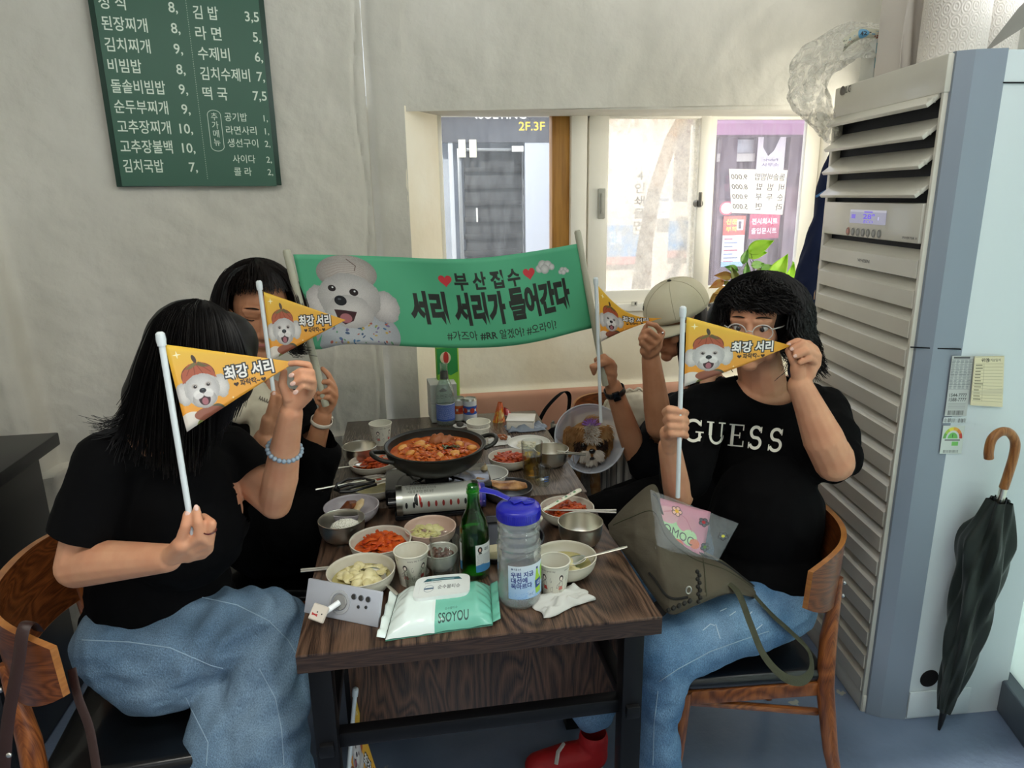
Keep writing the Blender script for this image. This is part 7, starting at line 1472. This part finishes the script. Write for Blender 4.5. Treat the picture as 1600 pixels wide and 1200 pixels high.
# ------------------------------------------------------------------ dog in a cone on a striped seat
t = thing('pet_seat', 'padded dog seat with striped skirt and beige top beside the far table end', 'pet seat', tuple(A(950, 720, 2.45)))
bx0, bx1 = A(897, 720, 2.40).x, A(1010, 720, 2.40).x
M().box(((bx0+bx1)/2+.03, 2.62, .655), (bx1-bx0-.06, .40, .05), None, .02, 3).build('cushion', mat('beige_pad', 'c3b6a2', .85, bump=.3, bs=60, col2='b5a68f', vs=8), t)
cv = Canvas(600, 60, 'b9b4ac'); rsn = np.random.RandomState(12); x_ = 0
while x_ < 600: w_ = rsn.randint(6, 20); cv.rect(x_, 0, w_, 60, ['d9d4ca', '8c8880', 'c6c0b4', '5f5c58', 'b5aca0', 'e2ddd2'][rsn.randint(6)]); x_ += w_
M().grid(lambda u, v: Vector((bx0-.005+(bx1-bx0+.01)*u, 2.395-.012*math.sin(u*60)-.004*math.sin(u*23)-.01*(1-v), .38+.275*v)), 160, 6).build('striped_skirt', printmat('striped_skirt', cv.image('striped_skirt'), .9), t, solid=.002)
M().grid(lambda u, v: Vector((bx0-.006-.010*math.sin(u*50), 2.40+.38*u, .38+.275*v)), 60, 4).build('side_skirt', printmat('striped_side', cv.image('striped_side'), .9), t, solid=.002)
M().box(((bx0+bx1)/2, 2.62, .55), (bx1-bx0-.04, .36, .16), None, .02).build('box_core', mat('beige_pad', 'c3b6a2', .85), t)
dog = t = thing('dog', 'small tan and white long-haired dog with a purple bow, wearing a clear cone', 'dog', tuple(A(918, 740, 2.42)))
Hc = A(918, 688, 2.32); dk = .078; fw = Vector((-.06, -.98, .06)).normalized(); ru = Vector((0, 0, 1)); ru = (ru-fw*ru.dot(fw)).normalized(); RD = Matrix((fw.cross(ru), fw, ru)).transposed()
def D(x, y, z): return Hc+RD@(Vector((x, y, z))*dk)
m = M(); m.ell(D(0, 0, .1), (.85*dk, .85*dk, .80*dk), RD).ell(D(0, .68, -.30), (.42*dk, .36*dk, .34*dk), RD).ell(D(0, .4, -.2), (.6*dk, .5*dk, .5*dk), RD)
for q in (-1, 1): m.ell(D(q*.95, -.15, -.15), (.28*dk, .38*dk, .75*dk), RD)
m.cap(D(0, -.3, -.4), Vector((Hc.x+.005, 2.44, .60)), .055, .075).ell((Hc.x+.01, 2.50, .60), (.09, .13, .095)); m.cap((Hc.x-.03, 2.38, .60), (Hc.x-.035, 2.36, .50), .024, .02).cap((Hc.x+.04, 2.38, .60), (Hc.x+.045, 2.36, .50), .024, .02)
tanf = mat('tan_fur', '8e6238', .8, col2='b08a5c', vs=30, spec=.2); whf = mat('white_fur', 'c8beb0', .8, col2='ddd5c8', vs=30, spec=.2); dkf = mat('dark_fur', '241a16', .8, col2='3a2a22', vs=30, spec=.2); greyf = mat('grey_fur', '8f8a82', .85, col2='b4aea4', vs=25)
body = organic('body', m, .005, tanf, t, 2)
def fur(name, m_, n, fn, L, r=.0011, seed=0):
    rs = random.Random(seed); o = M()
    for k in range(n):
        p, d = fn(rs); l = L*rs.uniform(.6, 1.1); j = Vector([rs.gauss(0, .22) for _ in range(3)]); dd = (d+j).normalized(); P = [p]
        for q in range(4): dd = (dd+Vector((0, 0, -.22))).normalized(); P.append(P[-1]+dd*l/4)
        o.tube(P, [r, r, r*.9, r*.7, r*.3], 3, False)
    return o.build(name, m_, t, True)
def onhead(x0, x1, z0, z1, sx=0, yk=.9, sz=-.5):
    def f(rs):
        x = rs.uniform(x0, x1); z = rs.uniform(z0, z1); y = math.sqrt(max(.05, 1-min(.98, (x/.98)**2)))*yk*math.sqrt(max(.1, 1-min(.95, (z/1.1)**2))); 
        return D(x, y, z), RD@Vector((x*.8+sx, .35, sz+z*.6)).normalized()
    return f
fur('face_fur', tanf, 700, onhead(-.9, .9, .30, .80), .03, .0012, 1); fur('blaze_fur', whf, 420, onhead(-.26, .26, .15, .8, 0, 1.0, .1), .024, .0012, 2)
for q in (-1, 1):
    fur('ear_fur', tanf, 520, lambda rs: (D(q*(.86+rs.uniform(-.1, .25)), rs.uniform(-.3, .35), rs.uniform(-.2, .55)), Vector((q*.15, -.1, -1))), .085, .0013, 3+q)
    fur('eye_patch_fur', dkf, 240, (lambda rs, q=q: (D(q*.44+rs.uniform(-.26, .26), .93-.25*rs.random(), .05+rs.uniform(-.2, .2)), RD@Vector((q*.5, .3, -.6)))), .018, .0012, 7+q)
    M().ell(D(q*.44, .72, .05), (.30*dk, .16*dk, .24*dk), RD@Matrix.Rotation(q*.5, 3, 'Z')).build('eye_patch', dkf, t)
    M().ell(D(q*.38, .90, .04), .11*dk).build('eye', mat('dog_eye', '0b0706', .08, coat=1), t)
    fur('moustache_fur', whf, 620, (lambda rs, q=q: (D(q*rs.uniform(.05, .38), .98+rs.uniform(-.06, .04), -.35+rs.uniform(-.16, .16)), RD@Vector((q*1.0, .25, -.7)))), .026, .001, 11+q)
fur('chin_fur', whf, 160, lambda rs: (D(rs.uniform(-.25, .25), .88, -.62+rs.uniform(-.1, .05)), Vector((0, -.2, -1))), .025, .001, 15)
M().ell(D(0, 1.06, -.20), (.15*dk, .09*dk, .115*dk), RD).build('nose', mat('dog_nose', '0a0808', .25, coat=.6, bump=.3, bs=300), t); M().ell(D(0, .99, -.56), (.20*dk, .05*dk, .06*dk), RD).build('mouth', mat('dog_mouth', '120a0a', .5), t)
fur('topknot', tanf, 420, lambda rs: (D(.22+rs.uniform(-.1, .1), .25+rs.uniform(-.1, .1), .85), Vector((.9, -.2, .9))), .055, .0012, 21)
fur('chest_fur', greyf, 900, lambda rs: (Vector((Hc.x+rs.uniform(-.07, .06), 2.37+rs.uniform(-.01, .03), .50+rs.random()*.11)), Vector((rs.uniform(-.4, .3), -.3, -1))), .05, .0013, 22)
bw = thing('hair_bow', 'frilly purple hair bow on the dog head', 'hair bow', tuple(D(0, .45, .95))); rs = random.Random(5); o = M()
for k in range(110):
    a = Vector([rs.gauss(0, 1) for _ in range(3)]).normalized()*.026; a.x *= 1.35; a.z = abs(a.z)*.9; c = D(-.08, .5, .86); o.tube([c, c+a*.6, c+a+Vector((0, 0, .002))], [.0012, .0016, .0008], 4)
o.build('frills', mat('purple_tinsel', '8c5cb4', .35, col2='b48ad0', vs=60), bw)
cn = thing('dog_cone', 'translucent plastic recovery cone around the dog head', 'pet cone', tuple(D(0, -.4, -.5)))
cm = bpy.data.materials.new('cone_plastic'); cm.use_nodes = True; nt = cm.node_tree; b = nt.nodes['Principled BSDF']; b.inputs['Base Color'].default_value = (.72, .76, .84, 1); b.inputs['Roughness'].default_value = .25; b.inputs['Alpha'].default_value = .42
ca0 = A(918, 700, 2.40); cb0 = A(922, 684, 2.235); ax = (cb0-ca0).normalized(); u1 = ax.cross(Vector((0, 0, 1))).normalized(); v1 = u1.cross(ax)
def conef(u, v): a = 2*PI*u; r = .052+(.122-.052)*v; return ca0.lerp(cb0, v)+(u1*math.cos(a)+v1*math.sin(a))*r*(1+.015*math.sin(3*a))
M().grid(conef, 48, 8).build('cone', cm, cn, solid=.001); M().tube([conef(u, 1) for u in np.linspace(0, 1, 49)], .0022, 8, False).build('rim', mat('cone_rim', 'c4c8d0', .3, alpha=.8), cn)
M().box(tuple(conef(.86, .55)), (.03, .002, .07), Matrix.Rotation(.5, 3, 'Y'), .001).build('overlap_tab', cm, cn)
t = thing('cushion', 'cream ruffled cushion against the chair back behind the dog', 'cushion', tuple(A(985, 640, 2.72)))
c = A(992, 640, 2.70); m = M(); m.ell(c, (.14, .05, .085)); o = organic('cushion_body', m, .008, mat('cream_frill', 'd8d0bc', .9), t, 2, disp=folds(4, .006, 12)); M().tube([c+Vector((.145*math.cos(a), -.01, .09*math.sin(a)))*1.0+Vector((0, 0, .006*math.sin(a*22))) for a in np.linspace(0, 2*PI, 100)], .006, 6, False).build('ruffle', mat('cream_frill', 'd8d0bc', .9), t)
# black bag and strap on the far chair
t = thing('shoulder_bag', 'black bag hanging by its strap from the far chair back corner', 'bag', tuple(A(872, 660, 2.66)))
P = G((838, 668, 2.58), (852, 640, 2.60), (872, 618, 2.64), (884, 612, 2.70), (890, 622, 2.70), (886, 650, 2.64), (874, 672, 2.60)); M().tube([crv(P, q) for q in np.linspace(0, 1, 26)], .012, 8, True, .2).build('strap', blackcloth, t); m = M(); m.ell(A(868, 700, 2.58), (.055, .05, .09)); organic('bag_body', m, .008, blackcloth, t, 3)

# ------------------------------------------------------------------ umbrella
tip = Z(1467, 1140, .004); hb = A(1564, 778, 1.545); hk = A(1586, 690, 1.535); ax = (hb-tip); UL = ax.length; axn = ax.normalized(); u1 = axn.orthogonal().normalized(); v1 = axn.cross(u1)
t = thing('umbrella', 'furled dark green umbrella with curved wooden handle leaning by the glass wall', 'umbrella', tuple(tip))
def uf(u, v):
    a = 2*PI*u; r = .012+.040*math.sin(PI*min(1, v*.62+.02))**.8 if v < .82 else .012+.040*math.sin(PI*.528)**.8*(1-(v-.82)/.18*.62)
    tw = v*2.2; r *= 1+.20*math.sin(5*a+tw*5)+.08*math.sin(11*a-tw*3); k = math.cos(a-1.0-tw*.2); r += .030*max(0, k)**3*math.exp(-((v-.80)/.09)**2)
    return tip+ax*(.09+.90*v)+(u1*math.cos(a)+v1*math.sin(a))*r
M().grid(uf, 72, 60).build('canopy', mat('dark_green_nylon', '1b2420', .5, bump=.3, bs=30, spec=.4, sheen=.1, col2='232c27', vs=10), t)
M().tube([tip, tip+axn*.02, tip+axn*.10], [.004, .007, .012], 12).build('ferrule', bp_, t)
M().tube([hb-axn*.05, hb+axn*.035], .010, 14).build('collar', steel, t)
for k in range(8): a = 2*PI*k/8; p = tip+ax*.985+(u1*math.cos(a)+v1*math.sin(a))*.018; M().tube([p, p+axn*.012], .0022, 6).build('rib_tip', bp_, t)
hp = [hb+axn*.03, A(1574, 745, 1.54), A(1584, 712, 1.535), A(1586, 690, 1.535), A(1577, 676, 1.535), A(1563, 675, 1.535), A(1550, 686, 1.535), A(1545, 704, 1.535), A(1545, 716, 1.535)]
M().tube([crv(hp, q) for q in np.linspace(0, 1, 40)], .0118, 16).build('handle', woodmat('beech_handle', '7a4a24', 'a8713e', 3, .4, (6, 6, 1), .35, .1), t)
c = uf(.1, .62); M().box(tuple(A(1566, 886, 1.54)), (.018, .006, .014), .3, .002).build('strap_tab', mat('tan_tab', 'a8987a', .5), t)

# ------------------------------------------------------------------ on top of the air conditioner
TOPZ = 1.903
emb = mat('embossed_paper', 'dcd5cc', .85)
nt = emb.node_tree; b = nt.nodes['Principled BSDF']; tc = nt.nodes.new('ShaderNodeTexCoord'); mp = nt.nodes.new('ShaderNodeMapping'); mp.inputs['Scale'].default_value = (18, 18, 18); nt.links.new(tc.outputs['UV'], mp.inputs[0]); mp.inputs['Scale'].default_value = (22, 9, 1)
vo = nt.nodes.new('ShaderNodeTexVoronoi'); vo.inputs['Scale'].default_value = 1.0; vo.inputs['Randomness'].default_value = .15; nt.links.new(mp.outputs[0], vo.inputs[0]); sn = nt.nodes.new('ShaderNodeMath'); sn.operation = 'MULTIPLY'; sn.inputs[1].default_value = 26; nt.links.new(vo.outputs[0], sn.inputs[0]); s2 = nt.nodes.new('ShaderNodeMath'); s2.operation = 'SINE'; nt.links.new(sn.outputs[0], s2.inputs[0]); bp2 = nt.nodes.new('ShaderNodeBump'); bp2.inputs['Distance'].default_value = .003; bp2.inputs['Strength'].default_value = .4; nt.links.new(s2.outputs[0], bp2.inputs['Height']); nt.links.new(bp2.outputs[0], b.inputs['Normal'])
def roll(label, x, y, r, h=.26):
    t = thing('paper_towel_roll', label, 'paper towel', (x, y, TOPZ), 'paper towel rolls on the air conditioner'); M().lathe([(r, 0), (r, h)], 48, (x, y, TOPZ)).build('towel_sheet', emb, t); M().lathe([(.02, 0), (r, 0)], 40, (x, y, TOPZ+.0005)).lathe([(.02, h), (r, h)], 40, (x, y, TOPZ)).lathe([(.02, 0), (.02, h)], 24, (x, y, TOPZ)).build('core', mat('core_card', 'b9a88c', .9), t)
a = A(1482, 60, 1.86); roll('embossed white paper towel roll standing nearest on the air conditioner top', a.x+.03, 1.88, .082, .30); a = A(1560, 60, 1.80); roll('second paper towel roll behind the nearest one, right side', a.x+.10, 1.96, .08, .27)
t = thing('tall_white_pack', 'tall creased white paper pack left of the paper towel roll', 'pack', (1.40, 2.02, TOPZ))
px_ = A(1412, 60, 1.97).x
M().grid(lambda u, v: Vector((px_+.07*u, 1.97+.03*u+.008*math.sin(u*9+v*4), TOPZ+.28*v)), 14, 14).build('pack_front', mat('soft_white', 'd5cdc4', .7, bump=.4, bs=20), t, solid=.002); M().box((px_+.055, 2.06, TOPZ+.14), (.08, .10, .279), .2, .01).build('pack_body', mat('soft_white', 'd5cdc4', .7), t)
t = thing('cardboard_sheet', 'thin cardboard sheet slanting up behind the paper towels', 'cardboard', tuple(A(1545, 75, 1.66)))
a, b_ = A(1540, 80, 1.68), A(1604, 22, 1.62); M().tube([a, b_, b_+(b_-a)*.5], [.002, .03, .03], 4, True, .12, up=(0, 1, .3)).build('sheet', mat('grey_card', 'a39b92', .7), t)
t = thing('white_box', 'white box with a teal sticker on the air conditioner behind the plastic bag', 'box', (1.50, 2.16, TOPZ)); c = A(1388, 92, 2.12)
M().box((c.x+.03, 2.16, TOPZ+.062), (.13, .10, .12), -.2, .003).build('box_body', mat('white_card', 'cdcec8', .6), t)
cv = Canvas(200, 120, 'cdcec8'); cv.rect(0, 8, 80, 76, '6fa3ae').rect(84, 24, 100, 40, 'e4e2da').rect(92, 32, 80, 6, '555').rect(92, 44, 70, 6, '777')
R = Matrix.Rotation(-.2, 3, 'Z'); M().grid(lambda a, b: Vector((c.x+.03, 2.16, TOPZ))+R@Vector((-.064+.128*a, -.0512, .004+.112*b)), 1, 1).build('printed_face', printmat('box_face', cv.image('box_face'), .6), t, False)
bagm = bpy.data.materials.new('crinkled_film'); bagm.use_nodes = True; nt = bagm.node_tree; b = nt.nodes['Principled BSDF']; b.inputs['Base Color'].default_value = (.66, .65, .58, 1); b.inputs['Roughness'].default_value = .22; n_ = nt.nodes.new('ShaderNodeTexNoise'); n_.inputs['Scale'].default_value = 5; n_.inputs['Detail'].default_value = 5; n_.inputs['Distortion'].default_value = 2.2
r_ = nt.nodes.new('ShaderNodeMapRange'); r_.inputs[1].default_value = .38; r_.inputs[2].default_value = .66; r_.inputs[3].default_value = .12; r_.inputs[4].default_value = .72; nt.links.new(n_.outputs[0], r_.inputs[0]); nt.links.new(r_.outputs[0], b.inputs['Alpha']); bp2 = nt.nodes.new('ShaderNodeBump'); bp2.inputs['Distance'].default_value = .02; nt.links.new(n_.outputs[0], bp2.inputs['Height']); nt.links.new(bp2.outputs[0], b.inputs['Normal'])
t = thing('plastic_bag', 'crinkled clear plastic bag slumped over the air conditioner corner', 'bag', tuple(A(1320, 140, 2.3)))
Pb = G((1395, 60, 2.15), (1345, 55, 2.2), (1290, 80, 2.28), (1262, 130, 2.30), (1285, 180, 2.28), (1300, 205, 2.26)); 
def bgf(u, v):
    c = crv(Pb, v); r = .075*(math.sin(PI*min(1, v*.9+.08))**.5)+.012; a = 2*PI*u; k = 1+.45*(fbm((math.cos(a)*1.4, math.sin(a)*1.4, v*4), 1, 4)); return c+Vector((math.cos(a)*.6*r*k, math.sin(a)*r*k*.9, math.sin(a+.5)*r*k*.75))+Vector((0, 0, -.01))
M().grid(bgf, 70, 50).build('film', bagm, t)
cv = Canvas(300, 60, 'b9b8a4'); rsn = np.random.RandomState(8)
for k in range(46): cv.rect(rsn.randint(0, 290), rsn.randint(0, 52), rsn.randint(4, 16), rsn.randint(3, 8), ['2a2c30', '5a8fb0', '8a2c28', '3a3c3a'][k % 4])
cv.ell(110, 30, 26, 26, '5a9ac0').text('42', 110, 42, 32, '20242a', 'c', bold=.02)
Pp = G((1318, 62, 2.14), (1345, 44, 2.14), (1380, 46, 2.12), (1412, 58, 2.10)); M().grid(lambda u, v: crv(Pp, u)+Vector((0, .01*v, -.035*(1-v)*(1-.3*u)))+Vector((0, -.012*math.sin(PI*v), 0)), 30, 6).build('printed_top', printmat('bag_print', cv.image('bag_print'), .3), t)

# ------------------------------------------------------------------ coat and towel hanging by the window
t = thing('navy_jacket', 'navy jacket hanging between the window and the air conditioner', 'jacket', tuple(A(1275, 400, 2.5)))
m = M(); m.chain(G((1304, 236, 2.52), (1296, 290, 2.5), (1284, 350, 2.48), (1268, 420, 2.46), (1262, 500, 2.45), (1275, 620, 2.45)), [.018, .035, .052, .068, .08, .09]); m.chain(G((1310, 320, 2.5), (1315, 450, 2.5), (1320, 600, 2.5)), [.05, .08, .1])
organic('jacket_body', m, .008, mat('navy_cloth', '141d3a', .8, bump=.3, bs=80, spec=.2), t, 3, disp=folds(12, .014, 7, (1, 1, .35)))
M().tube([A(1303, 240, 2.50), A(1300, 228, 2.50), A(1306, 224, 2.51), Vector((1.93, 2.765, 1.80)), Vector((1.93, 2.80, 1.80))], .004, 8).build('hanging_loop', mat('navy_cloth', '141d3a', .8), t); M().box(tuple(A(1284, 302, 2.42)), (.05, .004, .008), Matrix.Rotation(-.5, 3, 'Y'), .001).build('blue_trim', mat('blue_trim', '2c5c8c', .5), t)
def tw_(u, v): 
    p = A(1272, 468, 2.38).lerp(A(1298, 455, 2.38), u).lerp(A(1286, 392, 2.38).lerp(A(1305, 380, 2.38), u), v); return p+Vector((0, .012*math.sin(u*11+v*3), 0))
tag(M().grid(tw_, 20, 16).build('towel', mat('beige_terry', 'a68d76', .95, bump=.8, bs=200, bdist=.003), None, solid=.004), 'beige towel hanging in front of the navy jacket', 'towel')

# ------------------------------------------------------------------ potted plant on the window ledge
pp = A(1178, 495, 2.86); t = thing('pothos_plant', 'green leafy plant in the window corner behind the right sitter', 'plant', (pp.x, pp.y, 1.10))
M().lathe([(0, 0), (.04, 0), (.055, .09), (.058, .09), (.058, .095), (.05, .095), (.045, .08), (0, .08)], 28, (pp.x, pp.y, 1.10)).build('pot', mat('brown_pot', '6a4a3a', .6), t)
def leaf(name, c, L, d, n, m):
    d = Vector(d).normalized(); n = Vector(n); n = (n-d*n.dot(d)).normalized(); s_ = d.cross(n); o = M()
    def f(u, v): w_ = .62*math.sin(PI*u**.72)*(1-.2*u); q = (v-.5)*2; return c+d*(L*(u-.12*(1-u)*abs(q)))+s_*(L*w_*q*.5)+n*(L*(-.12*q*q*0+.10*abs(q)-.18*u*u))
    o.grid(f, 10, 8); return o.build(name, m, t, True, solid=.0008)
lg = mat('lime_leaf', '9ccc3c', .45, translucent=.45, col2='b4d84a', vs=30); mg = mat('green_leaf', '5c9438', .45, translucent=.35, col2='7aa848', vs=30); dg = mat('dull_leaf', '6a7a34', .5, translucent=.3, col2='9a9a50', vs=30); rg_ = mat('red_tinged_leaf', 'c07848', .5, translucent=.35, col2='c8b45a', vs=30)
base = Vector((pp.x, pp.y, 1.19)); rs = random.Random(3)
for (u, v, L, dx, dz, m_, y) in ((1172, 392, .085, .75, .35, lg, 2.84), (1168, 398, .07, .9, .1, lg, 2.86), (1205, 440, .11, .5, .9, lg, 2.88), (1225, 452, .10, .2, 1, lg, 2.9), (1150, 422, .05, -.6, .2, mg, 2.82), (1160, 410, .05, .3, .6, mg, 2.82), (1175, 415, .05, .8, .1, mg, 2.8), (1182, 425, .05, .9, -.1, dg, 2.82), (1140, 432, .055, -.8, .1, rg_, 2.82), (1128, 440, .05, -.7, -.3, rg_, 2.8), (1150, 438, .05, -.2, .5, dg, 2.8), (1165, 430, .045, .1, .9, mg, 2.8), (1135, 452, .05, -.9, -.2, rg_, 2.8), (1122, 458, .045, -.5, -.6, rg_, 2.8), (1145, 450, .05, -.6, .4, dg, 2.82), (1158, 445, .05, .4, .5, mg, 2.8), (1172, 440, .045, .7, .5, dg, 2.8), (1190, 420, .04, .9, .3, mg, 2.82)):
    c = A(u, v, y); leaf('leaf', c, L*1.25, (dx, rs.uniform(-.3, .1), dz), (rs.uniform(-.3, .3), -1, .35), m_); M().tube([base, base.lerp(c, .55)+Vector((0, 0, .02)), c], [.0018, .0014, .001], 5).build('stem', mat('stem_brown', '4a4a2a', .6), t)
M().box((pp.x+.0, 2.885, 1.092), (.34, .16, .014), None, .002).build('x', mat('grey_shelf', '4c4c4a', .5), None); o = bpy.data.objects['x']; o.name = 'wall_shelf'; tag(o, 'narrow grey shelf under the leafy plant at the window sill', 'shelf')
# ------------------------------------------------------------------ leather strap on the left chair
t = thing('leather_handbag', 'brown leather handbag hanging by its strap from the left chair back', 'handbag', tuple(A(60, 1240, 1.25)))
lm = mat('brown_leather', '2e1a16', .45, bump=.3, bs=120); P = G((4, 1230, 1.18), (12, 1130, 1.20), (28, 1040, 1.22), (36, 985, 1.235), (48, 972, 1.26), (60, 985, 1.31)); M().tube([crv(P, q) for q in np.linspace(0, 1, 30)], .011, 8, True, .2, up=(0, 1, 0)).build('strap', lm, t)
P = G((112, 1045, 1.30), (122, 1090, 1.27), (140, 1140, 1.24), (152, 1210, 1.2)); M().tube([crv(P, q) for q in np.linspace(0, 1, 20)], .009, 8, True, .2, up=(0, 1, 0)).build('strap', lm, t); m = M(); m.box(tuple(A(80, 1290, 1.22)), (.24, .10, .16), None, .03, 3); m.build('bag_body', lm, t); M().ell(A(14, 1180, 1.17), (.005, .003, .005)).build('stud', steel, t)
